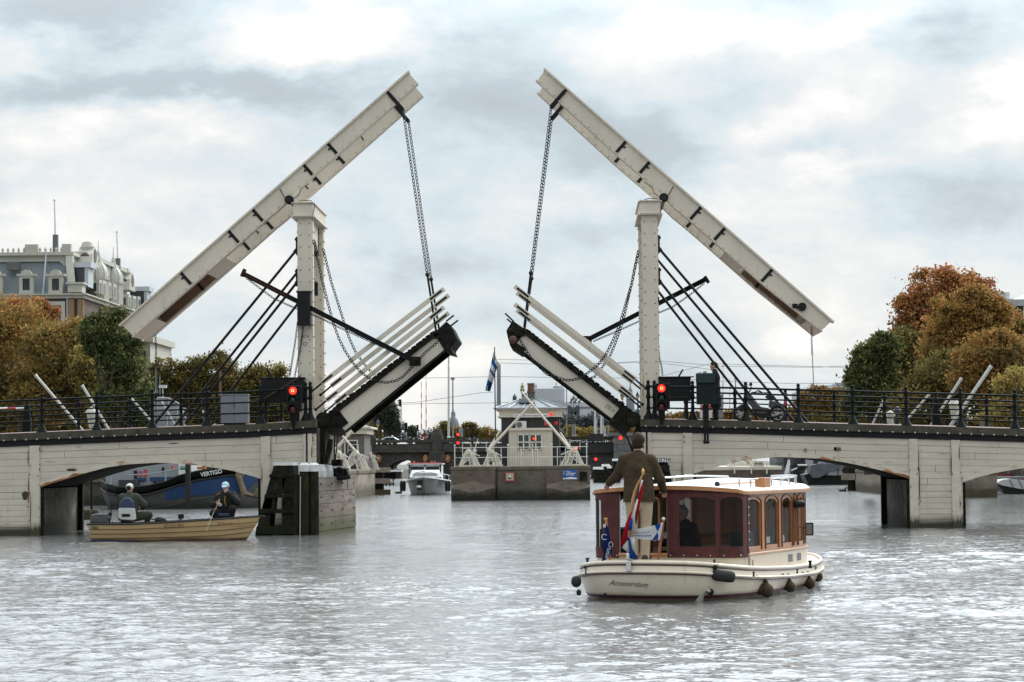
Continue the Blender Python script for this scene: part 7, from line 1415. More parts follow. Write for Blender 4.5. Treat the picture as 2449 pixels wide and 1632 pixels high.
for i in range(h_):m.add([dk_[i],dk_[i+1],dk_[-(i+2)],dk_[-(i+1)]],[(0,1,2,3)])
m.build('deck',cwh,cruiser)
m = MB();a,b = cq(1528,935,2),cq(1790,870,2);m.prism([(a.x,YC+2.2,a.z),(b.x,YC+2.2,a.z),(b.x-.12,YC+2.9,b.z),(a.x+.12,YC+2.9,b.z)],(0,3,0));m.build('fore_cabin',cwh,cruiser)
m = MB();m.add([(a.x+.2,YC+2.28,a.z+.12),(b.x-.2,YC+2.28,a.z+.12),(b.x-.3,YC+2.6,a.z+.32),(a.x+.3,YC+2.6,a.z+.32)],[(0,1,2,3)]);m.build('fore_window',dark_gl,cruiser)
a,b = cq(1522,905,4),cq(1800,825,4);m = MB();xw0,xw1,z0,z1 = a.x,b.x,a.z,b.z
for r_ in ((xw0,xw0+.12,z0-.3,z1),(xw1-.12,xw1,z0-.3,z1),((xw0+xw1)/2-.07,(xw0+xw1)/2+.07,z0-.3,z1),(xw0,xw1,z0-.5,z0),(xw0,xw1,z1-.12,z1)):m.bx(r_[0],r_[1],YC+4,YC+4.1,r_[2],r_[3])
m.bx(xw0,xw0+.08,YC+4,YC+6.5,z0-.5,z1);m.bx(xw1-.08,xw1,YC+4,YC+6.5,z0-.5,z1);m.build('wheelhouse_frame',cwh,cruiser)
m = MB();m.bx(xw0+.1,xw1-.1,YC+6.3,YC+6.4,z0-.4,z1-.05);m.build('cabin_back',M('interior_brown',(.05,.035,.025),.8),cruiser)
m = MB();m.bx(xw0+.1,xw1-.1,YC+4.04,YC+4.06,z0,z1-.1);m.build('windscreen',MG('screen_glass',(.05,.055,.06),.05,.75),cruiser)
m = MB();m.bx(xw0-.12,xw1+.12,YC+3.7,YC+6.6,z1,z1+.09);m.build('wheelhouse_roof',M('roof_grey',(.42,.42,.42)),cruiser,bevel=.03);m = MB();m.tube([(xw0,YC+3.75,z1+.11),(xw1,YC+3.75,z1+.11)],.04,6);[m.ball(cq(x,805,4.2),.07) for x in (1568,1720,1745)];m.build('red_trim',M('barrier_red',(.5,.03,.03)),cruiser)
m = MB();p = crl(1,.96,.12,1)[3:-3];m.tube([(v[0],v[1],v[2]+.42) for v in p],.025,5);[m.tube([v,(v[0],v[1],v[2]+.42)],.02,5) for v in p[::2]];m.build('bow_rail',chrome,cruiser)
c = cq(1612,1000,-.05);
m = MB();m.box((c.x,YC+.42,c.z),(.34,.14,.62),Matrix.Rotation(-.35,3,'X'));m.build('anchor_pocket',black,cruiser);m = MB();c = cq(1608,1015,-.1);m.ball((c.x,YC+.3,c.z),.16,8,(1.1,.8,.7));m.build('anchor',cwh,cruiser)
for x,lab in ((1462,'black fender hanging on the cruiser side facing the pale lock wall'),(1846,'black fender hanging on the cruiser side facing the lock island')):
    c = cq(x,1010,3);t = thing('fender',lab,'fender',c);m = MB();[m.lathe([(.04,-.36),(.11,-.28),(.12,.25),(.04,.38)],(c.x+dx,YC+3+dy,c.z),8) for dx,dy in ((0,0),(.12,.8))];m.build('body',rubb,t)
# wooden canal boat and pale hulls in the arch behind
t = thing('canal_boat','low varnished canal boat moored beyond the lock channel','boat',W(*q(2,1370,975)));Yb = 250;f_ = lambda x,y:qa(2,x,y,Yb)
a,b = f_(1280,970),f_(1480,950);m = MB();m.bx(a.x,b.x,Yb,Yb+2.5,0,b.z);m.build('hull',cwh,t);a,b = f_(1290,942),f_(1450,878);m = MB();m.bx(a.x,b.x,Yb+.2,Yb+2.2,a.z,b.z);w = m.build('cabin',M('cabin_red_wood',(.16,.06,.03),.5,var=.3),t)
for x in (1320,1365,1415):m = MB();m.box(f_(x,905)-Vector((0,-.15,0)),(1.1,.05,.9));m.build('window',dark_gl,t)
a,b = f_(1282,878),f_(1462,870);m = MB();m.bx(a.x,b.x,Yb,Yb+2.5,a.z-.1,b.z);m.build('roof',cwh,t)
t = thing('jetty','low grey landing stage beyond the lock channel','jetty',(W(*q(2,1370,1005))));p0,p1 = W(*q(2,1295,1002)),W(*q(2,1470,992));m = MB();m.box((p0.lerp(p1,.5).x,p0.y,.35),(abs(p1.x-p0.x),1.5,.15));m.build('deck',M('stage_grey',(.35,.36,.36)),t);m = MB();[m.box((lerp(p0.x,p1.x,u),p0.y,.2),(.15,.15,.9)) for u in (.05,.35,.65,.95)];m.build('piles',iron,t)
# ------------------------------------------------------------------ stone road bridge beyond
hst = MB_brick('bridge_stone',(.045,.043,.038),(.065,.06,.052),(.03,.03,.028),.8,.9,.45,algae=(.02,.02,.016),alh=.5)
YB2 = 330.0;bq = lambda k,x,y,o=0.0:qa(k,x,y,YB2+o)
sb = thing('stone_bridge','dark stone arched road bridge far behind the locks','bridge',(-10,YB2+8,0));zdk = bq(3,500,870).z;ztop = bq(3,500,832).z;zpar = bq(3,500,905).z
ax0,ax1,axr = bq(3,195,0).x,bq(3,850,0).x,bq(3,520,0).x
def arch_face(x0,x1,springs):
    mm = MB();xs = sorted(set(list(np.linspace(x0,x1,int((x1-x0)/.7)+2))+[s for sp in springs for s in (sp[0]-.001,sp[0]+.001,sp[1]-.001,sp[1]+.001)]))
    def low(x):
        for a,b,zc in springs:
            if a < x < b:u = 2*(x-a)/(b-a)-1;return zc*math.sqrt(max(0,1-u*u))*1.0-.3*(abs(u)) if abs(u) < 1 else -.5
        return -.5
    for xa,xb in zip(xs[:-1],xs[1:]):
        if xb-xa < .01:continue
        za,zb_ = low(xa+.002),low(xb-.002);mm.add([(xa,YB2,za),(xb,YB2,zb_),(xb,YB2,zdk),(xa,YB2,zdk),(xa,YB2+14,za),(xb,YB2+14,zb_),(xb,YB2+14,zdk),(xa,YB2+14,zdk)],[(0,1,2,3),(0,4,5,1),(3,2,6,7),(7,6,5,4)])
    return mm
zcr = bq(3,500,1018).z
pr0,pr1 = bq(3,690,0).x,bq(3,835,0).x
arch_face(-75,bq(14,60,0).x,[(ax0-18,ax0-1,zcr),(ax0+.5,pr0-.3,zcr),(pr1+.3,pr1+22,zcr)]).build('arch_wall',hst,sb)
m = MB();m.bx(-75,bq(14,60,0).x,YB2-.5,YB2,zdk-1.1,zdk-.1);m.build('string_course',hst,sb)
m = MB();m.bx(-75,bq(14,60,0).x,YB2-.4,YB2+.4,ztop-.35,ztop);m.bx(-75,bq(14,60,0).x,YB2-.3,YB2+.3,zdk-.1,zpar-.5);m.build('parapet',hst,sb)
for px0,px1 in ((bq(3,690,0).x,bq(3,830,0).x),(bq(3,80,0).x,bq(3,195,0).x)):
    m = MB();m.bx(px0,px1,YB2-1.5,YB2,-.5,zdk-1.0);m.bx(px0+.4,px1-.4,YB2-1.0,YB2+.6,zdk-1.0,ztop-.1);p = m.build('pier',hst,sb);m = MB();c = (px0+px1)/2;m.lathe([((px1-px0)*.45,0),((px1-px0)*.42,.5),((px1-px0)*.3,1.1),(.5,1.4)],(c,YB2,ztop-.1),12,sy=.5);m.build('pier_cap',hst,sb)
m = MB();x = -60
while x < bq(14,60,0).x:
    if (int(x/4.1) % 4):m.lathe([(.2,0),(.14,.1),(.27,.35),(.13,.8),(.2,.95)],(x,YB2,zpar-.5),6)
    else:m.bx(x-.3,x+.3,YB2-.25,YB2+.25,zpar-.5,ztop-.3)
    x += .62
m.build('balusters',M('baluster_stone',(.06,.057,.05),.9),sb)
for x in (660,860,215):c = bq(3,x,1010,-.3);m = MB();m.ball(c,.42,12,(.95,.25,1.35));sh_ = m.build('shield',M('shield_orange',(.36,.12,.02),.6),sb);m = MB();m.box((c.x,c.y-.13,c.z),(.16,.06,.55),Matrix.Rotation(.5,3,'Y'));m.build('emblem',M('emblem_cream',(.4,.33,.25)),sh_)
# steel middle span and stone pier right of the island
m = MB();xa,xb = bq(14,-200,0).x,bq(14,770,0).x;zr1,zr0,zg0 = bq(14,300,1000).z,bq(14,300,1110).z,bq(14,300,1230).z
st2 = thing('steel_bridge_span','dark steel bridge span with railings beyond the lock island','bridge',((xa+xb)/2,YB2,zg0));m.bx(xa,xb,YB2-.5,YB2+12,zg0,zr0);m.build('girder',M('girder_dark',(.012,.013,.014),.7),st2)
m = MB();[m.tube([(xa,YB2-.4,z),(xb,YB2-.4,z)],.07,5) for z in (zr1,(zr1*.8+zr0*.2))];m.build('rail',iron,st2);m = MB();[m.bx(x-.05,x+.05,YB2-.45,YB2-.35,zr0,zr1) for x in np.arange(xa,xb,.55)];m.build('bars',iron,st2)
m = MB();m.bx(bq(14,400,0).x,bq(14,610,0).x,YB2-.7,YB2-.5,zr0+.4,zr1+.4);m.build('panel',M('girder_dark',(.012,.013,.014)),st2)
sp2 = thing('bridge_pier','grey stone bridge pier with a red lamp left of the standing man','pier',bq(14,880,1500));x0,x1 = bq(14,755,0).x,bq(14,1120,0).x;m = MB();gst = MB_brick('grey_stone',(.12,.125,.125),(.16,.165,.165),(.06,.06,.06),.45,.9,.4);m.bx(x0,x1,YB2-1.5,YB2+10,-.5,bq(14,800,960).z);m.bx(x0-.3,x1+.3,YB2-1.8,YB2+10,bq(14,800,985).z,bq(14,800,960).z+.2);m.build('masonry',gst,sp2);m = MB();m.disc(bq(14,870,1010,-2.0),.24,(0,1,0),.1,14);m.build('lamp',red_on,sp2)
sp3 = thing('bridge_pier','grey stone bridge pier seen through the arch above the launch','pier',bq(15,1515,400));x0,x1 = bq(15,1400,0).x,bq(15,1640,0).x;m = MB();m.bx(x0,x1,YB2-1.5,YB2+10,-.5,bq(15,1500,60).z);m.build('masonry',gst,sp3)
m = MB();p = bq(14,512,1318,-1);t = thing('signal_lamp','red signal lamp hanging under the steel bridge span','signal lamp',p);m.disc(p,.2,(0,1,0),.1,14);m.build('lamp',red_on,t);m = MB();m.bx(p.x-.1,p.x+.1,p.y,p.y+.2,p.z,zg0+.1);m.build('bracket',iron,t)
t = thing('pump_house','sloped grey concrete abutment under the steel span','abutment',bq(14,560,1560,4));m = MB();m.prism([bq(14,x,y,4) for x,y in ((500,1360),(620,1360),(690,1640),(420,1640))],(0,4,0));m.prism([bq(14,x,y,6) for x,y in ((640,1340),(760,1290),(760,1620),(660,1620))],(0,2,0));m.build('concrete',M('concrete_grey',(.22,.23,.23),.8,var=.25),t)
for i,(x,y0) in enumerate(((532,1430),(592,1432),(692,1415),(808,1310),(655,1390))):
    c = at(*q(14,x,y0),260);t = thing('mooring_pile',['dark pile with a white cap, leftmost before the sloped abutment','dark pile with a white cap, close right of the leftmost one','dark pile with a white cap before the grey wall','tall dark pile with a white cap beside the standing man','short dark pile with a white cap behind the others'][i],'pile',(c.x,260,0),'white capped mooring piles');m = MB();m.lathe([(.42,-.5),(.42,c.z-.25)],(c.x,260,0),8);m.build('pile',blacks,t);m = MB();m.lathe([(.45,c.z-.25),(.4,c.z)],(c.x,260,0),8);m.build('cap',wt,t)
# ------------------------------------------------------------------ banks, trees, hotel, far city
bankm = M('quay_ground',(.12,.11,.09),.95,var=.2);quay = MB_brick('quay_brick',(.07,.055,.045),(.1,.085,.07),(.09,.085,.08),2.0,algae=(.02,.022,.012),alh=.5)
for x0,x1,nm in ((-400,-24,'l'),(30,400,'r')):
    m = MB();m.bx(x0,x1,136,2500,-2,1.3);m.build('ground',bankm,kind='structure')
    t = thing('quay_wall','brick quay wall along the bank behind the dark barge' if nm == 'l' else 'brick quay wall along the bank behind the dark lock wall','wall',(x1 if nm == 'l' else x0,200,0));xe = x1 if nm == 'l' else x0
    m = MB();m.bx(min(xe,xe+(.4 if nm == 'l' else -.4)),max(xe,xe+(.4 if nm == 'l' else -.4)),135.6,330,-1,1.25);m.bx(x0,x1,135.6,136,-1,1.25);m.build('brickwork',quay,t);m = MB();m.bx(xe-.5,xe+.5,135.5,330,1.25,1.45);m.bx(x0,x1,135.4,136.2,1.25,1.45);m.build('coping',lockc,t)
m = MB();m.bx(-2500,2500,420,5000,-2,.9);m.build('ground',bankm,kind='structure')
leafm = MV('leaves',.7,.45);barkm = M('bark',(.05,.04,.03),.95,var=.3)
def leafmesh(name,blobs,Y,pal,n,size,parent,seed,clump=46,mix=None):
    rs = np.random.RandomState(seed);b2 = []
    for b in blobs:
        b2.append((b[0],b[1],b[2]*.9,b[3]*.9)+tuple(b[4:]))
        for _ in range(7 if parent else 0):
            an = rs.uniform(0,2*np.pi);k = rs.uniform(.22,.42);b2.append((b[0]+b[2]*.88*np.cos(an),b[1]-b[3]*.86*np.sin(an),b[2]*k*1.15,b[3]*k)+tuple(b[4:]))
    blobs = b2;ws = np.array([b[2]*b[3] for b in blobs],float);ws /= ws.sum();C_ = [];K = [];pal = np.array(pal)
    for bi,(b,w) in enumerate(zip(blobs,ws)):
        c = np.array(at(b[0],b[1],Y+(b[4] if len(b) > 4 else 0)));sx_ = b[2]*Y/FPX;sz_ = b[3]*Y/FPX;sy_ = (sx_+sz_)/2*.8;k = max(6,int(n*w/clump));p = b[5] if len(b) > 5 else None
        d = rs.normal(size=(k,3));d /= np.linalg.norm(d,axis=1)[:,None];r_ = rs.uniform(.25,1,k)**.45;lump = 1+.13*np.sin(d[:,0]*7+bi)+.12*np.sin(d[:,2]*9+bi*2)
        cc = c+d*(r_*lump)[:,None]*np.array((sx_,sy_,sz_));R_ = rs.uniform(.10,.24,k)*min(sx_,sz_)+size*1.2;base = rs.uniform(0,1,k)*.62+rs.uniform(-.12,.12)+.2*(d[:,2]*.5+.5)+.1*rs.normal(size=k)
        cnt = rs.poisson(clump,k);idx = np.repeat(np.arange(k),cnt);pos = cc[idx]+rs.normal(size=(len(idx),3))*R_[idx][:,None]*np.array((1,1,.62));P = pal if p is None else np.array(p)
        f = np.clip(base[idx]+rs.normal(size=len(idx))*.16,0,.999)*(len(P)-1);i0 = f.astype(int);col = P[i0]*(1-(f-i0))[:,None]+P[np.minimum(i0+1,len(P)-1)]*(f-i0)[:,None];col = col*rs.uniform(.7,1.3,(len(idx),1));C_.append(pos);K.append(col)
    pos = np.concatenate(C_);col = np.clip(np.concatenate(K),.005,.75);m = len(pos);a = rs.normal(size=(m,3));a /= np.linalg.norm(a,axis=1)[:,None];b = rs.normal(size=(m,3));b -= a*(a*b).sum(1)[:,None];b /= np.linalg.norm(b,axis=1)[:,None]
    s = size*rs.uniform(.45,1.5,(m,1));v = np.stack([pos-a*s,pos-b*s*.55,pos+a*s,pos+b*s*.55],1).reshape(-1,3)
    bb = BASE.get(parent.name,Vector((0,0,0))) if parent else Vector((0,0,0));v = v-np.array(bb)
    me = bpy.data.meshes.new(name);me.vertices.add(4*m);me.vertices.foreach_set('co',v.ravel());me.loops.add(4*m);me.loops.foreach_set('vertex_index',np.arange(4*m));me.polygons.add(m);me.polygons.foreach_set('loop_start',np.arange(0,4*m,4));me.update(calc_edges=True)
    ca = me.color_attributes.new('Col','FLOAT_COLOR','CORNER');ca.data.foreach_set('color',np.repeat(np.concatenate([col,np.ones((m,1))],1),4,0).ravel());me.materials.append(leafm);o = bpy.data.objects.new(name,me);COL.objects.link(o)
    if parent:o.parent = parent
    return o
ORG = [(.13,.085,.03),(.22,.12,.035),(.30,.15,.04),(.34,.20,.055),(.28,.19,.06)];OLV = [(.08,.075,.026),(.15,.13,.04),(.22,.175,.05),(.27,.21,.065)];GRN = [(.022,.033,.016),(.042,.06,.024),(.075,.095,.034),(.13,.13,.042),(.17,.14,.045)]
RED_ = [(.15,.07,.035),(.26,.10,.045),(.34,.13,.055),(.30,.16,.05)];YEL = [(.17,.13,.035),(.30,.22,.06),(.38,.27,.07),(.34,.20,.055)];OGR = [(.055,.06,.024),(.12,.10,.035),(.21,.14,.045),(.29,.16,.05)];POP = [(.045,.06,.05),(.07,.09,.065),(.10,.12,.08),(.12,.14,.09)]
TS = [100]
def tree(label,blobs,Y,pal,n,size=.19,trunk=None,name='tree',group=None,zb=1.3):
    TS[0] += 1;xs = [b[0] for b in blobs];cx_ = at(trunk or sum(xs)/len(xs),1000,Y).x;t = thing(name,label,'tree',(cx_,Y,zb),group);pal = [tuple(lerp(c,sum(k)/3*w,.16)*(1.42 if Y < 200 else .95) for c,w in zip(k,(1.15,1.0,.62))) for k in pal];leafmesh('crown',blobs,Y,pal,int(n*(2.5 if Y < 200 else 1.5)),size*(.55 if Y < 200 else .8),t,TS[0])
    zt = max(at(b[0],b[1],Y).z for b in blobs);rr = random.Random(TS[0]);m = MB();k = 5;h_ = zt-zb;m.tube([(cx_+rr.uniform(-.15,.15)*i,Y+rr.uniform(-.1,.1)*i,zb+h_*.75*i/k) for i in range(k+1)],[.34*(1-.14*i) for i in range(k+1)],7);tk = m.build('trunk',barkm,t,smooth=True)
    m = MB()
    for b in blobs:
        for j in range(3):
            e = at(b[0]+rr.uniform(-.5,.5)*b[2],b[1]+rr.uniform(-.6,.2)*b[3],Y+rr.uniform(-1.5,1.5));s0 = Vector((cx_,Y,zb+h_*rr.uniform(.25,.6)));md = s0.lerp(e,.5)+Vector((rr.uniform(-.4,.4),rr.uniform(-.4,.4),rr.uniform(0,.5)));m.tube([s0,md,e],[.13,.08,.02],5)
    m.build('limb',barkm,t)
    return t
# left bank
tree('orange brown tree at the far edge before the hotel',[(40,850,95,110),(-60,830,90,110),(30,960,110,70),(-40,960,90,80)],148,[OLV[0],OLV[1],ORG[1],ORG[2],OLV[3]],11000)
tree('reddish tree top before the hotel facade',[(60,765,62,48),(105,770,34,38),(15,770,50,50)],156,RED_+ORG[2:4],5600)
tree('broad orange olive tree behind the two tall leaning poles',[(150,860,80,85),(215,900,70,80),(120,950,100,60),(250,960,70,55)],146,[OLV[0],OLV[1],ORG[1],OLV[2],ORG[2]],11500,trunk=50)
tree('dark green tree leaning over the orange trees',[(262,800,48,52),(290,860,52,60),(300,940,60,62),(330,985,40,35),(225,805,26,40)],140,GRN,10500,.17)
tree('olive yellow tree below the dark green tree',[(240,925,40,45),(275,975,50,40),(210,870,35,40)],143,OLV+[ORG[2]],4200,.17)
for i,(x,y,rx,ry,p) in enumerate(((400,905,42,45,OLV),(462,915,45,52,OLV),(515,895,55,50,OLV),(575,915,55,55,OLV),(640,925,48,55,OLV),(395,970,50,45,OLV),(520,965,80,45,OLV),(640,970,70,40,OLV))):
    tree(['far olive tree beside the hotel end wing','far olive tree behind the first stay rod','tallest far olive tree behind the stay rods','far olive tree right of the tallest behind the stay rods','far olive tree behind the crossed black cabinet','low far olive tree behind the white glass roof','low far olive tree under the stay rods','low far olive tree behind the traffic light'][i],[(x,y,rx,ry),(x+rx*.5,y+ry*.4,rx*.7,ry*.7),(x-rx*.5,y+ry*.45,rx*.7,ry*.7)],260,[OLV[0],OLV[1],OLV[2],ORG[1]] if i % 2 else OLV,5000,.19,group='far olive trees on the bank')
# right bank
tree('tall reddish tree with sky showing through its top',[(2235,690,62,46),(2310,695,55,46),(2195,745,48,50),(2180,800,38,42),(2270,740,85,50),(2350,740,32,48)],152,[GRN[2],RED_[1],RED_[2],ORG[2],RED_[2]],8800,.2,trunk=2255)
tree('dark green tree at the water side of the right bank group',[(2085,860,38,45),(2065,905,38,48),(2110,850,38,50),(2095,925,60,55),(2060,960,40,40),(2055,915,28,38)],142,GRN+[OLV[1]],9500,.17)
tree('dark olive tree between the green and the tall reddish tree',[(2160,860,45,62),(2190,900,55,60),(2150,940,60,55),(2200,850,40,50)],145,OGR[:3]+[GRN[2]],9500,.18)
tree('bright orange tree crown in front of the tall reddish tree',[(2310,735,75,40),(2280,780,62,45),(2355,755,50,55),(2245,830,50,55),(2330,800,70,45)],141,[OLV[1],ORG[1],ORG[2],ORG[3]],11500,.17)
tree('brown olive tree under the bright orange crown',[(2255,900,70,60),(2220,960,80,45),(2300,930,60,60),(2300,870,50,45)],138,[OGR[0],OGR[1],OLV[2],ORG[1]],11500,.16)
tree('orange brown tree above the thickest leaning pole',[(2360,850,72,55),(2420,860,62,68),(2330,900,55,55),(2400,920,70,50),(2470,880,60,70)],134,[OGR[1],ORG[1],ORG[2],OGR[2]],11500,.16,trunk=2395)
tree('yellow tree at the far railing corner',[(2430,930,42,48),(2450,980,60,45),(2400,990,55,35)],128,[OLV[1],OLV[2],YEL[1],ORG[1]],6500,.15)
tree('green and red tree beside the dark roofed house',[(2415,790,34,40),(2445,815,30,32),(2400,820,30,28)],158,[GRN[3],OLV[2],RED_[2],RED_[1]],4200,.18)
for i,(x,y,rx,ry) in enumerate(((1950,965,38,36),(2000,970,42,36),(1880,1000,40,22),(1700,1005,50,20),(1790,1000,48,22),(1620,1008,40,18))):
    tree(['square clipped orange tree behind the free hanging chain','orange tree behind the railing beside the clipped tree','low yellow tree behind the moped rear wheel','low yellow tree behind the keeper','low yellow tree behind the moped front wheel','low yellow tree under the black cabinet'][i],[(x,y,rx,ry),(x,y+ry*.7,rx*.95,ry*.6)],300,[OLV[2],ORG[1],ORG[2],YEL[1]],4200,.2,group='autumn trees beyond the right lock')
# trees on the city side, seen through the bridge opening
for i,(x,y,rx,ry) in enumerate(((908,965,14,42),(921,975,12,45),(934,990,10,35),(945,1005,11,30),(915,1015,22,25),(950,1025,16,22),(984,1030,7,10),(988,1042,8,14))):
    if i in (4,5,7):continue
    tree(['tall grey green poplar beside the ornate lamps','grey green poplar second from the lamps','grey green poplar behind the traffic signal','short grey green poplar at the row end','','','small round tree on the stone bridge line'][i],[(x,y,rx,ry),(x,y+ry*.55,rx*1.25,ry*.6)],420,POP,3000,.2,group='poplars beyond the stone bridge')
for i,(x,y,rx,ry,p) in enumerate(((893,1024,18,20,YEL),(1058,1026,18,15,OLV),(1088,1036,20,12,YEL),(1122,1028,18,14,OGR),(1168,1036,22,14,YEL),(1372,1034,26,14,YEL),(1412,1038,22,12,YEL),(1450,1036,26,13,YEL),(1490,1034,20,14,ORG))):
    tree(['yellow tree beside the ornate lamp pillar','olive tree under the grey dome','yellow tree right of the grey dome','bare brown tree behind the glass shelter','yellow tree left of the flag mast','yellow tree behind the boom foot','yellow tree under the thin white posts','yellow tree above the steel span','orange tree above the stone pier'][i],[(x,y,rx,ry),(x+rx*.4,y+ry*.4,rx*.8,ry*.7)],460,p,2600,.2,group='autumn trees on the far quay')
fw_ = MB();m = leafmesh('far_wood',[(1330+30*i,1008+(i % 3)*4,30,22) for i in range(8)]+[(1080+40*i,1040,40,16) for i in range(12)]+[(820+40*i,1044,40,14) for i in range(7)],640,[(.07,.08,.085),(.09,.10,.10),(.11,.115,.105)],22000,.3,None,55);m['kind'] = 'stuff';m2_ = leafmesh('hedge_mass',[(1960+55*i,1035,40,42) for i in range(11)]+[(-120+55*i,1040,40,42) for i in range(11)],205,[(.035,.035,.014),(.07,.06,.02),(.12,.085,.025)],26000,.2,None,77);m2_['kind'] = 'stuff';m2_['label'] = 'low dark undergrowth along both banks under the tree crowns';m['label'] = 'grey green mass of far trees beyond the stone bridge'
# ------------------------------------------------------------------ grand hotel
YHt = 250.0;w7 = lambda x,y,o=0.0:qa(7,x,y,YHt+o)
hotel = thing('grand_hotel','grand hotel with a grey mansard roof and two pale domes','building',w7(200,1000,15));slate = M('slate_roof',(.15,.175,.185),.7,var=.22,vs=5,stain=(.08,.09,.10),sa=.5,ss=2);hcream = M('hotel_cream',(.43,.41,.35),.7,var=.1,stain=(.33,.30,.24),sa=.45,ss=1.2);hbrick = MB_brick('hotel_brick',(.10,.065,.052),(.13,.085,.07),(.12,.09,.07),1.6,.5,.2);hgl = MG('hotel_glass',(.03,.035,.04),.08,.9);zincw = M('zinc_pale',(.45,.48,.50),.5,metal=.2,var=.1)  # tones greyed and drawn closer together, putting distance haze into the colours
xr = w7(618,800).x;xl = w7(-420,800).x;z = lambda y:w7(300,y).z
zec,zb_,zrt,ztp = z(765),z(800),z(500),z(435)
m = MB();m.bx(xl,xr,YHt,YHt+36,1.3,zb_);m.build('wall',hbrick,hotel)
m = MB();m.bx(xl,xr+.25,YHt-.35,YHt+36.3,zb_,z(775));m.bx(xl,xr+.55,YHt-.7,YHt+36.6,z(775),zec);m.bx(xl,xr+.15,YHt-.2,YHt+36.2,z(995),z(980));m.build('cornice',hcream,hotel)
inn = w7(470,500).x;m = MB();yin = YHt+1.9;xr2 = w7(520,700).x
m.add([(xl,YHt+.3,zec),(xr2,YHt+.3,zec),(inn,yin+.6,zrt),(xl,yin+.6,zrt),(xr2,YHt+35.5,zec),(inn,YHt+33.5,zrt),(xl,YHt+33.5,zrt)],[(0,1,2,3),(1,4,5,2),(3,2,5,6)]);m.build('mansard_roof',slate,hotel)
m = MB();m.bx(xl,inn+.3,yin+.3,YHt+34,zrt-.1,ztp);m.bx(xl,inn+.7,yin-.1,YHt+34.4,z(462),z(438));m.build('attic_band',hcream,hotel)
m = MB();m.beam((xr2+.2,YHt+.25,zec),(inn+.25,yin+.3,zrt+.6),.7,.5,(0,-1,0));m.add([(inn-.9,yin+.25,zrt),(inn+.2,yin+.25,zrt),(inn+.2,yin+.25,zrt-1.0)],[(0,1,2)]);m.build('hip_band',hcream,hotel)
n = 22
for i in range(n+1):m = MB();m.lathe([(.16,-.1),(.1,.1),(.16,.25),(.05,.45)],(lerp(xl,inn,i/n),yin+.2,ztp),6);m.build('roof_finial',hcream,hotel)
for x_,w_ in ((w7(205,0).x,1.3),(inn,.9)):m = MB();m.box((x_,yin+.2,ztp+.3),(w_,.5,.9));m.build('roof_crest',hcream,hotel)
def hwin(name,x0,x1,y0,y1,o,parent,trim=.22,ped=False,axis='x',xx=None):
    a,b = w7(x0,y1,o),w7(x1,y0,o);m = MB();t_ = trim;y = YHt+o
    for r_ in ((a.x-t_,b.x+t_,a.z-t_,a.z),(a.x-t_,b.x+t_,b.z,b.z+t_),(a.x-t_,a.x,a.z,b.z),(b.x,b.x+t_,a.z,b.z)):m.bx(r_[0],r_[1],y-.25,y+.3,r_[2],r_[3])
    if ped:m.prism([((a.x+b.x)/2+math.cos(k)*(b.x-a.x)*.75,y-.3,b.z+t_+math.sin(k)*.55) for k in np.linspace(0,math.pi,9)],(0,.7,0));m.bx(a.x-t_-.25,b.x+t_+.25,y-.35,y+.5,b.z+t_-.1,b.z+t_+.12)
    w = m.build(name,hcream,parent);m = MB();m.bx(a.x,b.x,y+.05,y+.12,a.z,b.z);m.build('pane',hgl,w);m = MB();m.bx((a.x+b.x)/2-.05,(a.x+b.x)/2+.05,y-.02,y+.05,a.z,b.z);m.bx(a.x,b.x,y-.02,y+.05,lerp(a.z,b.z,.68)-.05,lerp(a.z,b.z,.68)+.05);m.build('mullion',M('mullion_dark',(.05,.05,.05)),w)
    return w
for x in (-60,172,392):hwin('dormer',x,x+55,648,738,-.05,hotel,.33,True)
a,b = w7(50,585,.9),w7(143,522,.9);m = MB();m.bx(a.x,b.x,YHt+.85,YHt+1.6,a.z,b.z);m.build('louvre',M('louvre_grey',(.10,.10,.10)),hotel)
for x in (-250,-80,90,385):hwin('window',x,x+75,850,980,-.1,hotel,.4)
m = MB();
for x in (515,585):a,b = w7(x,985),w7(x+45,805);m.bx(a.x,b.x,YHt-.3,YHt,a.z,b.z)
m.build('corner_pilaster',M('hotel_tan',(.24,.15,.08),.8,var=.2),hotel)
m = MB();a,b = w7(515,0),w7(620,0);m.bx(a.x,b.x,YHt-.35,YHt+1.5,z(755),z(685));m.bx(a.x-.2,b.x+.2,YHt-.5,YHt+1.7,z(695),z(680));m.build('corner_block',hcream,hotel)
m = MB();x_ = w7(318,0).x;m.tube([(x_,YHt+.3,zec),(x_,YHt+1.6,zrt),(x_,YHt+1.8,ztp)],.09,5);m.tube([(w7(506,0).x,YHt-.15,z(990)),(w7(506,0).x,YHt-.15,z(800))],.09,5);m.build('drain_pipe',zincw,hotel)
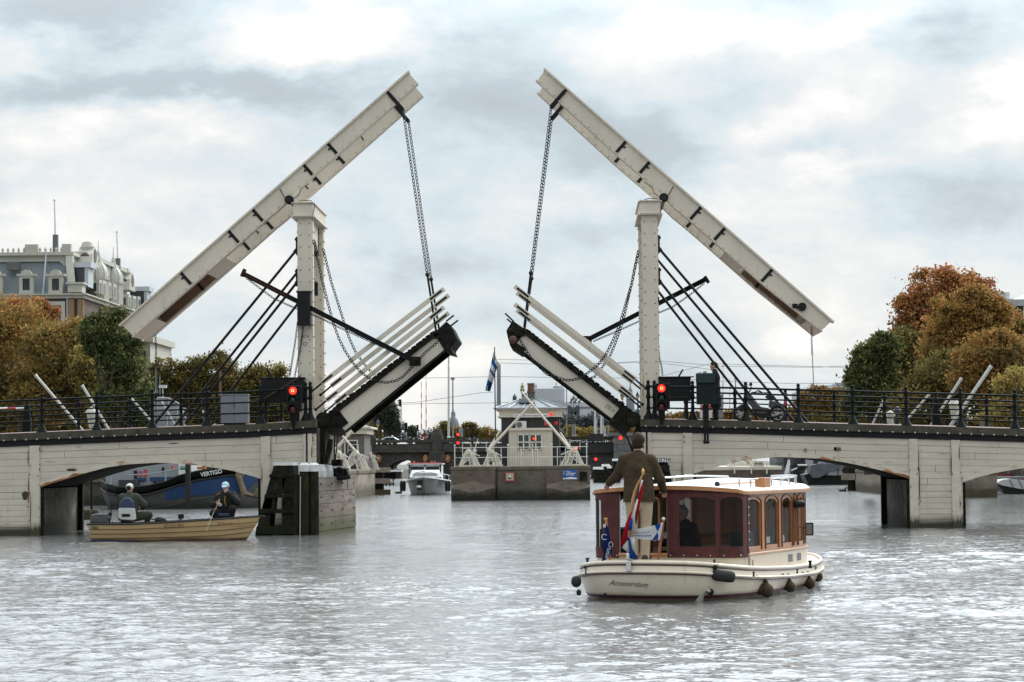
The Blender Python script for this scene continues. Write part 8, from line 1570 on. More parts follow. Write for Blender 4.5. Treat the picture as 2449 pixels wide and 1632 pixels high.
# side towards the river: dormers, gables, two domed turrets
def sy(px,base_x=xr):                                             # depth on the side plane for a pixel column
    r_ = ray(px,760);return base_x*r_.y/r_.x
for i,(x0,x1,y0,y1) in enumerate(((520,655,565,710),(975,1098,742,845))):
    Yd = sy(7 and (x0/3.137)) if False else (YHt+2.0 if i == 0 else YHt+33);a,b = qa(7,x0,y1,Yd),qa(7,x1,y0,Yd);m = MB();m.bx(a.x,b.x,Yd,Yd+2.5,a.z,b.z);d = m.build('side_dormer',M('dormer_glass_dark',(.03,.04,.045),.3),hotel);m = MB();m.bx(a.x-.3,b.x+.4,Yd-.3,Yd+2.8,b.z,b.z+.5);m.bx(b.x-.25,b.x+.1,Yd-.1,Yd+2.6,a.z,b.z);m.build('dormer_roof',zincw,d)
for i,(cx_,yt,yb,wpx,yd,sp) in enumerate(((737,525,640,165,12,375),(850,558,670,150,21,420))):
    Yd = YHt+yd;c = qa(7,cx_,yb,Yd);rd = wpx/2/3.137*Yd/FPX;zt_ = qa(7,cx_,yt,Yd).z;hh = zt_-c.z;dm = MB();dm.lathe([(rd,0),(rd*.98,hh*.25),(rd*.88,hh*.5),(rd*.68,hh*.75),(rd*.4,hh*.95),(rd*.3,hh)],c,16);d = dm.build('dome',M('dome_cream',(.46,.455,.40),.55,var=.12),hotel,smooth=True)
    z2 = qa(7,cx_,sp+60,Yd).z;z3 = qa(7,cx_,sp-10,Yd).z;m = MB();m.lathe([(rd*.36,hh*.97),(rd*.36,hh*1.02),(rd*.3,hh*1.1),(rd*.16,(z2-c.z)*.9),(.05,z2-c.z),(.03,z3-c.z)],c,10);m.build('spire',hcream,d)
    m = MB();m.lathe([(rd*1.0,-hh*1.9),(rd*1.0,-.3),(rd*1.1,-.3),(rd*1.1,0)],c,8);m.build('turret',hcream,hotel)
    m = MB();
    for k in range(8):an = k*math.pi/4;m.tube([(c.x+rd*math.cos(an)*f_,c.y+rd*math.sin(an)*f_,c.z+hh*g_) for f_,g_ in ((1.01,0),(.99,.25),(.89,.5),(.69,.75),(.41,.95))],.05,4)
    m.build('ribs',hcream,d)
for k,(x,y0,y1,yd) in enumerate(((680,660,760,8),(705,665,770,10),(730,680,790,13),(752,690,800,16),(930,770,860,25),(950,780,870,28),(970,785,880,31))):
    Yd = YHt+yd;a = qa(7,x,y1,Yd);b = qa(7,x,y0,Yd);m = MB();m.box((xr+.1,Yd,(a.z+b.z)/2),(.5,1.7,b.z-a.z));w = m.build('side_window',hcream,hotel);m = MB();m.box((xr+.36,Yd,(a.z+b.z)/2-.1),(.05,1.0,(b.z-a.z)*.7));m.box((xr-.1,Yd-.87,(a.z+b.z)/2-.1),(.3,.05,(b.z-a.z)*.6));m.build('pane',hgl,w)
for cx_,yt,yb,yd,hw in ((655,412,560,7,1.2),(940,605,740,29,1.2)):
    Yd = YHt+yd;c = qa(7,cx_,yb,Yd);t_ = qa(7,cx_,yt,Yd);m = MB();m.prism([(c.x-.8,Yd-hw*1.6,c.z),(c.x-.8,Yd+hw*1.6,c.z),(c.x-.8,Yd+hw*1.1,lerp(c.z,t_.z,.6)),(c.x-.8,Yd+hw*.5,lerp(c.z,t_.z,.8)),(c.x-.8,Yd,t_.z),(c.x-.8,Yd-hw*.5,lerp(c.z,t_.z,.8)),(c.x-.8,Yd-hw*1.1,lerp(c.z,t_.z,.6))],(1.6,0,0));m.ball((c.x,Yd,t_.z),.7,8);m.build('scroll_gable',hcream,hotel);m = MB();m.disc((c.x+.8,Yd,lerp(c.z,t_.z,.55)),.7,(1,0,0),.1,12);m.disc((c.x,Yd-1.3,lerp(c.z,t_.z,.4)),.5,(0,1,0),.3,12);m.build('crest_shield',M('shield_brown',(.10,.06,.045)),hotel)
m = MB();a,b = qa(7,520,560,YHt+6),qa(7,640,445,YHt+6);m.bx(a.x,b.x,YHt+6,YHt+30,a.z-2,b.z);m.bx(a.x,b.x+.3,YHt+5.7,YHt+30,b.z-.5,b.z-.1);m.build('inner_attic',hcream,hotel)
wing = MB();a,b = qa(7,1010,1400,YHt+38),qa(7,1140,1130,YHt+38);wing.bx(a.x-6,b.x,YHt+36.8,YHt+52,1.3,b.z);wing.build('end_wing',hcream,hotel);m = MB();m.bx(a.x-6,b.x+.4,YHt+36.3,YHt+52.4,b.z,b.z+.7);m.bx(a.x-6,b.x+.2,YHt+36.4,YHt+52.4,b.z-3.6,b.z-3.2);m.build('wing_cornice',hcream,hotel)
m = MB();[m.bx(b.x-d0,b.x-d0+.7,YHt+36.6,YHt+36.8,zz0,zz0+2.2) for d0 in (1.2,2.4) for zz0 in (b.z-3.0,b.z-7.2,b.z-11)];m.bx(b.x-.02,b.x+.06,YHt+39,YHt+40,b.z-7,b.z-4.5);m.build('wing_window',hgl,hotel);m = MB();m.bx(a.x-6,b.x+.03,YHt+36.7,YHt+36.79,b.z-6,b.z-4.2);m.build('wing_brick_band',hbrick,hotel)
for (x,y0,y1,yd) in ((400,60,430,6),(868,298,600,24)):
    a,b = qa(7,x,y0,YHt+yd),qa(7,x+17,y1,YHt+yd);t = thing('roof_flagpole','bare white flagpole on the hotel roof above the mansard' if x == 400 else 'bare white flagpole beside the hotel domes','flag pole',b);m = MB();m.tube([(b.x,b.y,b.z),(b.x+(a.x-b.x)*.5,a.y,a.z)],[.11,.06],6);m.ball((b.x+(a.x-b.x)*.5,a.y,a.z),.14);m.build('pole',polel,t);m = MB();m.box((b.x,b.y,b.z+.5),(.5,.5,2.0));m.build('base',M('louvre_grey',(.10,.10,.10)),t)
# ------------------------------------------------------------------ house on the right bank
YRh = 175.0;w17 = lambda x,y,o=0.0:qa(17,x,y,YRh+o)
t = thing('bank_house','dark glazed house with a grey roof and twin chimney pots','building',w17(1800,900,4));m = MB();a,b = w17(1630,1100),w17(2300,460);m.bx(a.x,b.x,YRh,YRh+10,1.3,b.z);m.build('wall',M('house_wall_dark',(.03,.03,.034),.6),t)
m = MB();m.bx(a.x-.3,b.x,YRh-.5,YRh+10.3,b.z-.0,b.z+.45);m.bx(a.x-.1,b.x,YRh-.3,YRh,w17(0,655).z,w17(0,640).z);m.build('gutter',M('gutter_grey',(.32,.33,.34)),t);m = MB();c = w17(1740,450);m.add([(c.x,YRh,b.z+.45),(b.x,YRh,b.z+.45),(b.x,YRh+5,w17(1900,380).z+1.5),(w17(1850,0).x,YRh+5,w17(1850,415).z),(b.x,YRh+10,b.z+.45),(c.x,YRh+10,b.z+.45)],[(0,1,2,3),(3,2,4,5),(0,3,5)]);m.build('roof',zincw,t)
m = MB();
for x in (1735,1845):m.bx(w17(x,0).x-.07,w17(x,0).x+.07,YRh-.12,YRh-.02,w17(0,650).z,b.z)
m.build('window_frame',wt,t);a,b2 = w17(1660,470),w17(1732,415);m = MB();m.bx(a.x,b2.x,YRh+1,YRh+2,a.z-.3,b2.z);ch = m.build('chimney',M('chimney_dark',(.02,.02,.022)),t);m = MB();[m.lathe([(.3,0),(.28,.7)],(w17(x,0).x,YRh+1.5,b2.z),8) for x in (1676,1708)];m.build('chimney_pot',polel,ch)
m = MB();a = w17(1755,440);m.lathe([(.2,0),(.2,.9)],(a.x,YRh+1,a.z-.5),6);m.build('vent_pipe',polel,t)
# ------------------------------------------------------------------ boats seen under the arches
w20 = lambda x,y,Y:qa(20,x,y,Y)
Yv = 122.0;barge = thing('barge','dark barge with a blue band and white bow name moored under the arch','boat',w20(1200,720,Yv+2));vb = M('barge_black',(.014,.014,.013),.5,var=.3,spec=.3);vg = M('barge_grey',(.062,.062,.058),.7,var=.3,vs=2,stain=(.07,.06,.05),sa=.6,ss=1.5,algae=(.02,.02,.014),alh=.35);vbl = M('barge_blue',(.009,.042,.125),.5,var=.12)  # grey and blue darkened to carry the shade under the arch
top = [(120,335),(200,385),(320,420),(520,430),(760,405),(980,350),(1160,275),(1400,215),(1700,165),(2000,130),(2300,105),(2560,95)];mid = [(120,440),(200,500),(320,530),(520,545),(760,520),(980,455),(1160,400),(1400,335),(1700,285),(2000,250),(2300,225),(2560,215)];bt = [(215,720),(260,725),(340,730),(520,735),(760,738),(980,738),(1160,738),(1400,738),(1700,738),(2000,738),(2200,738),(2300,738)]
def dep(i):return Yv+.1*i+ (1.6 if i == 0 else .5 if i == 1 else 0)+(max(0,i-8)**2)*.25
def strip(A,Bq,mat,nm,f0=0.0,f1=1.0,i0=0,i1=None,out_=0.0):
    m = MB();P = [w20(*p,dep(i)-out_) for i,p in enumerate(A)];Q = [w20(*p,dep(i)+.25-out_) for i,p in enumerate(Bq)];i1 = i1 or len(P)-1
    for i in range(i0,i1):a,b,c,d = P[i],P[i+1],Q[i+1],Q[i];m.add([a.lerp(d,f0),b.lerp(c,f0),b.lerp(c,f1),a.lerp(d,f1)],[(3,2,1,0)])
    return m.build(nm,mat,barge)
strip(top,mid,vb,'bulwark');strip(mid,bt,vg,'hull');strip(mid,bt,vbl,'blue_band',.04,.50,5,11,.03)
m = MB();[m.tube([w20(*p,dep(i)-.05) for i,p in enumerate(L_)],.05,5) for L_ in (mid,[(x,y-3) for x,y in top])];m.tube([w20(700,720,Yv),w20(1100,660,Yv),w20(1600,560,Yv),w20(2050,450,Yv+1)],.03,5);m.tube([w20(2050,525,Yv+.5),w20(2280,570,Yv+.8)],.05,5);m.build('rubbing_rail',vb,barge)
m = MB();P = [w20(*p,dep(i)) for i,p in enumerate(top)];
for i in range(len(P)-1):m.add([P[i]-Vector((0,0,.25)),P[i+1]-Vector((0,0,.25)),P[i+1]+Vector((0,5,-.25)),P[i]+Vector((0,5,-.25))],[(0,1,2,3)])
m.add([P[0],w20(*mid[0],dep(0)+.25),w20(*mid[0],dep(0)+.25)+Vector((.5,5,0)),P[0]+Vector((.5,5,0))],[(0,1,2,3)]);m.add([w20(*mid[0],dep(0)+.25),w20(*bt[0],dep(0)+.25),w20(*bt[0],dep(0)+.25)+Vector((.5,5,0)),w20(*mid[0],dep(0)+.25)+Vector((.5,5,0))],[(0,1,2,3)]);m.build('deck',vg,barge)
letter('boat_name','VERTIGO',.29,w20(1600,235,dep(8)-.25),(1,0,.17),(-.16,0,1),M('name_white',(.6,.6,.58)),barge,bold=.008,fit=1.06)
m = MB();a,b = w20(365,420,Yv+1.2),w20(600,325,Yv+1.2);
cab_w = M('barge_white_shaded',(.25,.265,.28),.5,var=.08)  # white paint darkened, with the arch shade put into its colour
m.bx(a.x,b.x,Yv+1,Yv+3,a.z,b.z);m.build('engine_box',M('box_dark',(.03,.03,.035)),barge)
a,b = w20(180,420,Yv+2),w20(1160,110,Yv+2);m = MB();m.bx(a.x,b.x,Yv+2,Yv+5,a.z,b.z);m.build('deckhouse',cab_w,barge)
for nm,x0,x1,y0,y1,mt,o in (('blue_stripe',600,725,300,345,vbl,1.94),('blue_stripe',775,1090,285,340,vbl,1.9),('red_board',628,662,210,290,M('barrier_red',(.5,.03,.03)),1.93),('red_board',695,728,185,285,MATS['barrier_red'],1.93),('dark_door',560,600,200,310,vb,1.93),('green_box',1180,1270,140,195,M('deck_green',(.03,.18,.06)),1.3),('red_box',1065,1090,140,180,MATS['barrier_red'],1.5),('dark_window',935,965,155,210,vb,1.93),('orange_box',1410,1520,150,185,M('deck_orange',(.4,.13,.03)),1.2),('dark_coil',820,870,340,390,vb,.8)):
    a,b = w20(x0,y1,Yv+o),w20(x1,y0,Yv+o);m = MB();m.bx(a.x,b.x,Yv+o,Yv+o+.3,a.z,b.z);m.build(nm,mt,barge)
m = MB();[m.tube([w20(x,y,Yv+.3),w20(x,y-150,Yv+.3)],.04,5) for x,y in ((225,380),(250,390),(985,340),(1320,220))];m.tube([w20(500,260,Yv+.6),w20(740,250,Yv+.6),w20(1000,210,Yv+.6),w20(1250,150,Yv+.6)],.03,5);m.build('rail',cab_w,barge)
m = MB();c = w20(2040,400,dep(9)-.3);m.tube([c+Vector((-.15,0,1.5)),c+Vector((-.3,0,.5)),c+Vector((0,0,-.4)),c+Vector((.5,0,-.55)),c+Vector((.9,-.1,.1))],[.09,.14,.16,.13,.08],7);m.ball(c+Vector((-.2,.1,.7)),.3,8,(.8,.3,1.2));m.build('anchor',M('anchor_rust',(.16,.12,.07),.9,var=.4),barge)
m = MB();a,b = w20(1260,745,Yv-.1),w20(1320,170,Yv-.1);m.bx(a.x,b.x,Yv-.3,Yv-.12,-.2,b.z+.4);m.build('mooring_post',M('post_rust',(.014,.010,.008),.8),barge)
t = thing('glass_pavilion','white glass roofed pavilion boat behind the far railing','boat',qa(1,1450,490,132));Yp = 132;pf = lambda x,y,o=0:qa(1,x,y,Yp+o);pw_ = M('pavilion_white',(.42,.435,.44),.4)
pts = [(1312,300),(1345,255),(1440,258),(1520,300),(1560,360),(1585,420)];m = MB()
for (p,q2) in zip(pts[:-1],pts[1:]):m.add([pf(*p),pf(*q2),pf(*q2,5),pf(*p,5)],[(0,1,2,3)]);m.add([pf(*p),pf(*q2),pf(q2[0],560),pf(p[0],560)],[(3,2,1,0)])
m.build('glazing',MG('pavilion_glass',(.2,.22,.23),.1,.85),t);m = MB();[m.tube([pf(*p,-.02),pf(p[0]-20,560,-.02)],.03,5) for p in pts];m.tube([pf(*p,-.03) for p in pts],.035,5);[m.tube([pf(x0,y,-.03),pf(1580,y,-.03)],.025,5) for x0,y in ((1320,345),(1315,420))];m.build('bars',pw_,t);a,b = pf(1300,900),pf(1600,555);m = MB();m.bx(a.x,b.x,Yp,Yp+5,0,b.z);m.build('hull',pw_,t)
# far boats under the keeper side arch
w15 = lambda x,y,Y:qa(15,x,y,Y);Yw = 224
t = thing('houseboat','cream and white houseboat with small windows under the arch','boat',w15(1790,420,Yw));m = MB();a,b = w15(1645,400,Yw),w15(1900,130,Yw);m.prism([(a.x,Yw+3,a.z),(w15(1755,0,Yw).x,Yw+3,a.z),(w15(1755,0,Yw).x,Yw+3,b.z),(w15(1700,0,Yw).x,Yw+3,b.z),(a.x,Yw+3,b.z-1.2)],(0,4,0));m.build('white_house',pw_,t);m = MB();a = w15(1700,385,Yw);b = w15(1895,210,Yw);m.bx(a.x,b.x,Yw,Yw+4,a.z,b.z);m.build('cream_cabin',lkcream,t)
m = MB();[m.box(w15(x,y,Yw-.05),(w,.1,h_)) for x,y,w,h_ in ((1772,262,.9,1.6),(1793,180,.9,1.3),(1668,230,.4,2.0),(1840,240,2.4,.2),(1765,325,.5,.3))];m.build('window',hgl,t);m = MB();a,b = w15(1690,430,Yw),w15(1900,375,Yw);m.bx(a.x,b.x,Yw-1,Yw+5,0,b.z);m.build('hull',vb,t);m = MB();[m.tube([w15(1650,300,Yw-1),w15(1740,260,Yw-1)],.06,5),m.tube([w15(1750,215,Yw-1),w15(1895,215,Yw-1)],.08,5)];m.build('rail',white,t)
w16 = lambda x,y,Y:qa(16,x,y,Y);Yx = 216
t = thing('barge','dark grey canvas covered barge beside the houseboat under the arch','boat',w16(250,320,Yx));m = MB();m.prism([w16(x,y,Yx) for x,y in ((-130,215),(0,190),(60,220),(150,190),(250,150),(380,140),(388,330),(-20,335),(-80,320))],(0,4,0));m.build('hull',vb,t);m = MB();m.prism([w16(x,y,Yx-.3) for x,y in ((115,222),(160,170),(240,148),(370,150),(370,222))],(0,3,0));m.build('cabin',pw_,t)
m = MB();m.prism([w16(x,y,Yx-.6) for x,y in ((-60,200),(-55,110),(60,90),(250,100),(330,130),(250,150),(170,170),(120,210),(40,250),(-30,250))],(0,2.5,0));m.build('canvas_cover',M('canvas_grey',(.10,.11,.125),.9,var=.4,vs=1.5,bump=.5,bs=2),t);m = MB();m.disc(w16(340,165,Yx-.6),.3,(0,1,0),.1,12);[m.tube([w16(x,60,Yx-.5),w16(x,230,Yx-.5)],.04,5) for x in (20,130,255)];m.build('porthole',vb,t);
Yz = 150;t = thing('tarp_boat','small boat under a pale tarpaulin at the far arch','boat',w16(2250,430,Yz));m = MB();m.prism([w16(x,y,Yz) for x,y in ((2040,310),(2120,270),(2210,262),(2600,300),(2700,345),(2700,385),(2330,380),(2100,335))],(0,2.2,0));m.build('tarpaulin',M('tarp_white',(.5,.5,.49),.8,var=.1,bump=.4,bs=3),t);m = MB();m.prism([w16(x,y,Yz+.1) for x,y in ((2040,312),(2330,378),(2700,385),(2700,435),(2180,430),(2090,370))],(0,2.0,0));m.build('hull',vb,t);m = MB();[m.tube([w16(x,268,Yz-.05),w16(x+50,375,Yz-.05)],.02,4) for x in (2190,2290)];m.build('tie_rope',iron,t)
t = thing('pontoon','grey pontoon with a red and blue boat behind the tarpaulin boat','pontoon',w16(2150,300,165));a,b = w16(1972,262,165),w16(2700,235,165);m = MB();m.bx(a.x,b.x,165,168,a.z,b.z);m.build('deck',M('concrete_grey',(.22,.23,.23)),t);m = MB();a,b = w16(1975,330,166),w16(2060,262,166);m.bx(a.x,b.x,166,168,0,b.z);m.build('float',gconc,t)
t = thing('moored_boat','red and blue moored boat glimpsed at the frame edge under the arch','boat',w16(2200,230,172));m = MB();m.prism([w16(x,y,172) for x,y in ((2000,235),(2040,190),(2260,180),(2280,235))],(0,2,0));m.build('red_hull',M('moored_red',(.22,.035,.025),.5),t);m = MB();m.prism([w16(x,y,174) for x,y in ((2190,225),(2200,160),(2420,100),(2430,225))],(0,2,0));m.build('blue_hull',vbl,t)
# ------------------------------------------------------------------ street things on and behind the stone bridge
zst = zpar+.0
YS2 = 338.0;w13 = lambda x,y,Y:qa(13,x,y,Y)
t = thing('parked_car','silver car on the stone bridge','car',w13(900,800,YS2));ca = [(780,812),(790,790),(840,765),(870,760),(950,760),(985,780),(1020,800),(1020,815)];m = MB();m.prism([w13(x,y,YS2) for x,y in ca+[(1020,835),(780,835)]],(0,1.7,0));m.build('body',M('car_silver',(.30,.36,.36),.3,metal=.4),t,bevel=.1);m = MB();m.prism([w13(x,y,YS2-.06) for x,y in ((830,795),(850,772),(895,768),(895,797))],(0,.1,0));m.build('window',dark_gl,t);m = MB();m.prism([w13(x,y,YS2-.06) for x,y in ((902,797),(902,768),(945,768),(972,795))],(0,.1,0));m.build('window',dark_gl,t)
m = MB();[m.disc(w13(x,838,YS2),.3,(0,1,0),.2,14) for x in (825,965)];m.build('wheel',rubb,t)
def roadsignal(label,x,yt,yb,xs_,Y=334,heads=()):
    a,b = w13(x,yt,Y),w13(x,yb,Y);t = thing('street_signal',label,'traffic light',b,'traffic lights on the stone bridge');m = MB();m.tube([b,a],.09,6);m.build('pole',polel,t);n_ = 8;m = MB()
    for i in range(n_):
        if i % 2:m.tube([b.lerp(a,.0+.28*i/n_),b.lerp(a,.28*(i+1)/n_)],.11,6)
    m.build('dark_bands',black,t)
    for hx,hy,hs in heads:c = w13(hx,hy,Y-.1);m = MB();hs *= .7;m.box(c,(.5*hs,.3,1.5*hs));[m.prism([(c.x-.25*hs,Y-.25,c.z+dz+.2*hs),(c.x-.75*hs,Y-.25,c.z+dz-.05),(c.x-.25*hs,Y-.25,c.z+dz-.12*hs)],(0,.3,0)) for dz in (-.45*hs,0,.45*hs)];m.build('head',black,t)
roadsignal('tall traffic light pole with a high head on the stone bridge',1043,310,790,0,heads=((1030,335,.9),(1018,645,1.1)));roadsignal('traffic light with the largest head on the stone bridge',1107,610,790,0,heads=((1103,638,1.1),));roadsignal('small single traffic light on the stone bridge',1248,625,780,0,heads=((1248,645,.7),))
def striped(label,k,x,y0,y1,Y,r_):
    a,b = qa(k,x,y0,Y),qa(k,x,y1,Y);t = thing('barrier_pole',label,'barrier',b,'raised red and white barrier poles');n_ = 11
    for i in range(n_):m = MB();m.tube([b.lerp(a,i/n_),b.lerp(a,(i+1)/n_)],r_*(1.3-.6*i/n_),6);m.build('stripe',MATS['barrier_red'] if i % 2 == 0 else wb,t)
striped('shorter raised red and white barrier pole',13,1295,75,790,334,.065);striped('taller raised red and white barrier pole',13,1354,-80,790,336,.065)
striped('red and white barrier pole behind the keeper cabinet',5,1183,170,700,334,.065);striped('second red and white barrier pole right of the keeper',5,1252,330,700,336,.06);striped('small barrier pole left of the lock house mast',12,510,630,745,334,.06)
def lamp_cluster(label,k,x,ytop,yb,Y,s):
    a,b = qa(k,x,ytop,Y),qa(k,x,yb,Y);t = thing('ornate_lamp',label,'street lamp',b);m = MB();m.tube([b,a],[.35*s,.2*s],8);m.beam((b.x-1.5*s,Y,lerp(b.z,a.z,.45)),(b.x+1.5*s,Y,lerp(b.z,a.z,.45)),.2*s,.25*s);m.build('pillar',M('lamp_iron',(.02,.022,.03),.5),t)
    for dx,fz in ((-1.4,.5),(1.4,.5),(0,1.0)):c = Vector((b.x+dx*s,Y,lerp(b.z,a.z,fz)+.1));m = MB();m.lathe([(.25*s,0),(.45*s,1.0*s)],c,6);l_ = m.build('lantern',M('lantern_glass',(.35,.24,.10),.4),t);m = MB();m.lathe([(.5*s,0),(.45*s,.4*s),(.2*s,.8*s),(.05,1.1*s)],c+Vector((0,0,1.0*s)),8);m.build('lantern_cap',M('lamp_blue',(.02,.025,.07),.4),l_)
lamp_cluster('ornate lamp pillar with a blue capped lantern behind the leaf hinge',13,685,500,800,332,.5);lamp_cluster('ornate lamp pillar seen beside the keeper side hinge',14,900,480,960,332,.55);lamp_cluster('ornate lamp pillar at the tower foot',14,1120,470,960,335,.5)
for lab,k,x,y0,y1,Y,r_,mt in (('tall pale pole with no top',13,1636,-330,770,345,.14,polel),('grey pole with a round head before the dome',13,1688,30,770,345,.10,polew),('grey mast right of the flag mast',12,604,-60,420,334,.16,polew),('thin mast right of the grey mast',12,626,-40,420,334,.11,polew),('pale pole behind the leaf, left of two',14,500,540,985,336,.13,polel),('pale pole behind the leaf, right of two',14,590,560,985,336,.13,polel),('thin dark pole right of the lock house',12,1361,190,740,334,.07,polew),('white post under the left pale pole',14,528,730,985,334,.05,polel),('white post under the right pale pole',14,620,700,985,334,.05,polel),('white stubby mast low by the pale poles',14,645,860,985,334,.1,polel),('dark post left of the yellow trees',14,185,815,990,334,.12,polew),('dark post second of the pair by the yellow trees',14,210,815,990,334,.12,polew),('dark post behind the leaf underside',14,690,820,990,334,.12,polew),('far lamp post right of the moped',5,1310,325,520,334,.08,polew),('thin green post by the far olive trees',1,1362,70,300,170,.05,M('green_post',(.10,.15,.13))),('street lamp post by the far olive trees',1,1388,160,300,168,.04,polel),('brown mast among the far olive trees',1,1876,10,240,150,.07,M('mast_brown',(.15,.06,.03))),('thin dark mast beside the hotel wing',1,1330,-10,215,175,.06,polew)):
    t,a,b = mast(lab,k,x,y0,x,y1,Y,r_,mt)
    if 'round head' in lab:m = MB();m.ball(a,.33,8,(1,1,.7));m.build('lamp_head',polew,t)
    if 'lamp post' in lab:m = MB();m.box(a,(.5,.3,.2));m.build('lamp_head',polel,t)
for lab,pts,Y in (('overhead tram wire passing behind the bridge opening',[(760,960),(1000,905),(1190,901),(1310,903),(1560,905),(1700,870),(2050,880)],338),('second overhead tram wire behind the opening',[(800,973),(1000,962),(1150,940),(1180,938)],336),('lowest overhead tram wire behind the opening',[(770,975),(1000,966),(1180,964),(1350,960)],339),('high tram wire right of the flag mast',[(1190,860),(1290,862),(1450,870),(1560,862),(1720,876),(1950,879),(2060,874)],335),('high second tram wire right of the flag mast',[(1190,868),(1300,872),(1450,870),(1560,866),(1700,884)],341),('low tram wire behind the moped',[(1560,902),(1720,912),(1900,918),(2080,916)],337)):
    P = [at(*p,Y) for p in pts];t = thing('tram_wire',lab,'wire',P[0]);m = MB();m.tube(P,.028,4);m.build('wire',M('wire_grey',(.12,.13,.14)),t)
m = MB();t = thing('tram_shelter','glass shelter frame on the stone bridge','shelter',qa(12,220,760,336));a,b = qa(12,222,760,336),qa(12,285,665,336);[m.bx(*r_) for r_ in ((a.x,a.x+.12,336,336.1,a.z,b.z),(b.x-.12,b.x,336,336.1,a.z,b.z),(a.x,b.x,336,336.1,b.z-.12,b.z))];m.build('frame',M('frame_brown',(.06,.05,.04)),t);m = MB();a,b = qa(12,165,760,336),qa(12,218,665,336);m.bx(a.x,b.x,336,336.05,a.z,b.z);m.build('glass',MG('shelter_glass',(.3,.36,.34),.1,.6),t)
# dome, office block, stadium lamps, hotel turret far away
Yo = 720
t = thing('office_block','pale grey office block with a window band behind the lock house','building',qa(12,1200,430,Yo));og = M('office_grey',(.40,.41,.44),.7,var=.06);w12 = lambda x,y,o=0:qa(12,x,y,Yo+o)  # paler greys hold the far haze in the colour
m = MB();a,b = w12(1005,560),w12(1338,228);m.bx(a.x,b.x,Yo,Yo+25,0,b.z);m.build('tower_block',og,t);m = MB();a,b = w12(1338,560,-5),w12(1760,375,-5);m.bx(a.x,b.x,Yo-5,Yo+30,0,b.z);m.build('long_block',M('office_light',(.46,.47,.49),.7),t);m = MB();a,b = w12(1342,450,-5.1),w12(1700,430,-5.1)
n_ = 20;[m.bx(lerp(a.x,b.x,i/n_),lerp(a.x,b.x,(i+.75)/n_),Yo-5.15,Yo-5,a.z,b.z) for i in range(n_)];m.build('window_band',M('office_window',(.12,.13,.14)),t);m = MB();[m.bx(*r_) for r_ in ((w12(1012,0).x,w12(1030,0).x,Yo,Yo+3,w12(0,230).z,w12(0,195).z),(w12(1210,0).x,w12(1300,0).x,Yo,Yo+5,w12(0,230).z,w12(0,215).z))];[m.tube([w12(x,228),w12(x,y)],.18,4) for x,y in ((1245,165),(1312,185),(1005,190))];m.build('roof_plant',og,t)
m = MB();a = w12(1437,490,-5.2);letter('roof_letter','M',4.5,(a.x,Yo-5.3,a.z),(1,0,0),(0,0,1),M('letter_dark',(.05,.05,.06)),t,bold=.2)
t = thing('lamp_board','stadium style board of round lamps right of the lock house','lamp board',qa(12,1470,355,600));
m = MB();[m.ring(qa(12,x,y,600),.24,.10,(0,1,0),12,5) for x,y in ((1440,330),(1490,328),(1537,326),(1418,350),(1463,352),(1515,350),(1408,380),(1453,380),(1500,380))];m.build('lamps',M('lamp_ring',(.04,.04,.045)),t);m = MB();[m.disc(qa(12,x,y,600.2),.17,(0,1,0),.1,10) for x,y in ((1440,330),(1490,328),(1537,326),(1418,350),(1463,352),(1515,350),(1408,380),(1453,380),(1500,380))];m.build('lenses',wt,t);m = MB();[m.tube([qa(12,1395,y,600.5),qa(12,1550,y,600.5)],.04,4) for y in (342,365,320)];m.tube([qa(12,1437,285,600.5),qa(12,1437,430,600.5)],.1,5);m.build('frame',polew,t)
t = thing('domed_building','grey dome with a lantern far beyond the stone bridge','building',qa(13,1695,800,900));c = qa(13,1695,625,900);s9 = 900/FPX/5.2265;dg_ = M('dome_grey',(.16,.18,.21),.7,var=.12);m = MB();m.lathe([(78*s9,-200*s9),(76*s9,0),(70*s9,35*s9),(56*s9,75*s9),(36*s9,108*s9),(27*s9,120*s9)],c,18);m.build('dome',dg_,t,smooth=True);m = MB();m.lathe([(27*s9,118*s9),(26*s9,165*s9),(30*s9,167*s9),(12*s9,188*s9),(3*s9,220*s9)],c,10);m.build('lantern',dg_,t)  # dome colour lightened in place of distance haze
m = MB();a,b = qa(13,1590,800,905),qa(13,1800,640,905);m.bx(a.x,b.x,905,930,0,b.z);m.build('drum_block',dg_,t)
t = thing('turret_building','small dark onion turret behind the lock house roof','building',qa(12,790,430,500));c = qa(12,788,345,500);s9 = 500/FPX/4.6105;m = MB();m.lathe([(24*s9,-90*s9),(22*s9,0),(25*s9,10*s9),(20*s9,32*s9),(7*s9,45*s9),(2*s9,62*s9)],c,12);m.build('onion_dome',M('turret_dark',(.05,.055,.06),.6),t,smooth=True);m = MB();a,b = qa(12,700,560,505),qa(12,850,378,505);m.bx(a.x,b.x,505,520,0,b.z);m.build('block',M('turret_block',(.13,.13,.13)),t)
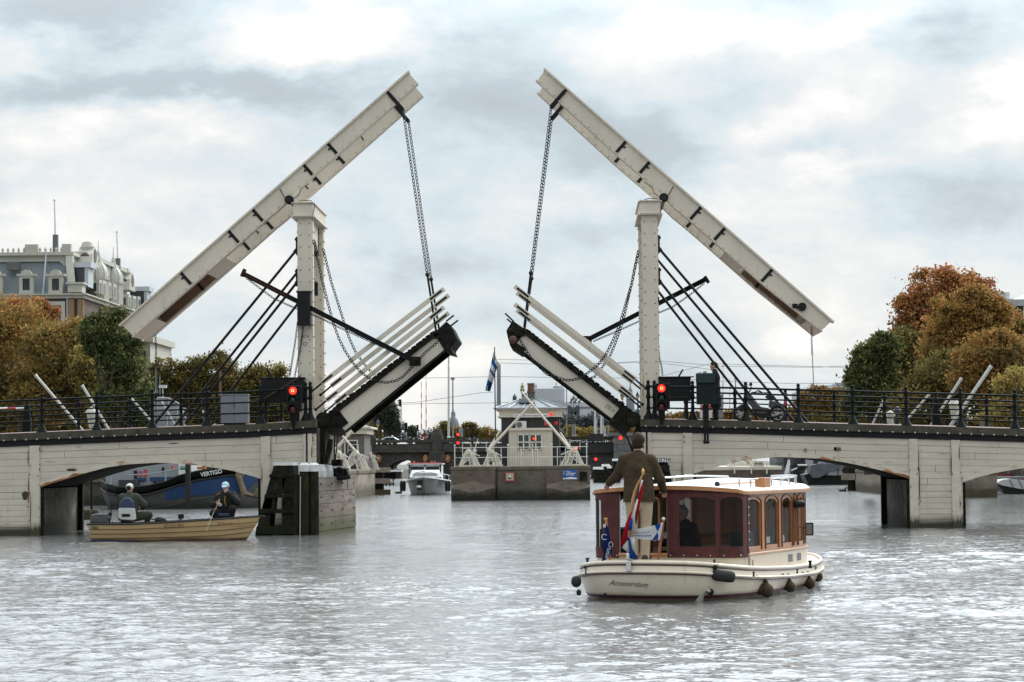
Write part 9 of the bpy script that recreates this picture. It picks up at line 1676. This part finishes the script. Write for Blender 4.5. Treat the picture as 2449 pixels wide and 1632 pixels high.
t = thing('gilded_finial','small gilded finial on the chimney by the crossing boom','finial',qa(12,873,262,154));c = qa(12,873,205,154);m = MB();m.ball(c,.12);m.ball(c-Vector((0,0,.2)),.16);m.tube([c+Vector((0,0,.2)),qa(12,875,262,154)],.04,5);m.build('finial',M('gilt',(.30,.25,.12),.4,metal=.5),t)
t = thing('church_tower','grey church like tower behind the keeper side leaf','building',qa(14,1010,560,800));s9 = 800/FPX/6.03;c = qa(14,1010,400,800);m = MB();m.lathe([(60*s9,-320*s9),(60*s9,-40*s9),(34*s9,-30*s9),(34*s9,60*s9),(26*s9,90*s9),(12*s9,110*s9),(4*s9,180*s9)],c,8);m.build('tower',dg_,t);m = MB();a,b = qa(14,860,900,805),qa(14,1200,600,805);m.bx(a.x,b.x,805,830,0,b.z);m.build('nave',dg_,t)
t = thing('flat_block','pale flat roofed block far behind the far railing','building',qa(6,350,480,420));m = MB();a,b = qa(6,330,600,420),qa(6,480,290,420);m.bx(a.x,b.x,420,440,0,b.z);m.build('block',og,t);m = MB();a,b = qa(6,330,410,419.8),qa(6,390,330,419.8);m.bx(a.x,b.x,419.6,419.9,a.z,b.z);m.build('dark_window',M('office_window',(.12,.13,.14)),t);m = MB();a,b = qa(6,40,400,425),qa(6,330,350,425);m.bx(a.x,b.x,425,440,0,b.z);m.build('low_block',og,t)
for lab,k,x,y,Y,s in (('cream lantern head behind the steep leaning pole',1,780,440,100,1),('cream lantern head between the railing posts near the yellow tree',6,1275,515,100,1),('small cream lantern head just above the deck line',6,765,590,100,.8),('black lantern head above the deck line',6,820,540,110,.7)):
    c = qa(k,x,y,Y);t = thing('quay_lantern',lab,'street lamp',(c.x,Y,1.3));cmt = M('lantern_cream',(.42,.40,.33),.5) if 'cream' in lab else M('lamp_iron',(.02,.022,.03));m = MB();m.tube([(c.x,Y,0.2),c-Vector((0,0,.3*s))],.05,6);m.build('post',railp,t);m = MB();m.lathe([(.1*s,-.35*s),(.2*s,.25*s),(.26*s,.27*s),(.12*s,.45*s),(.03,.5*s)],c,8);m.build('lantern',cmt,t)
    m = MB();m.box((c.x,Y,0.0),(.6,.6,.8));m.build('pier',gconc,t)
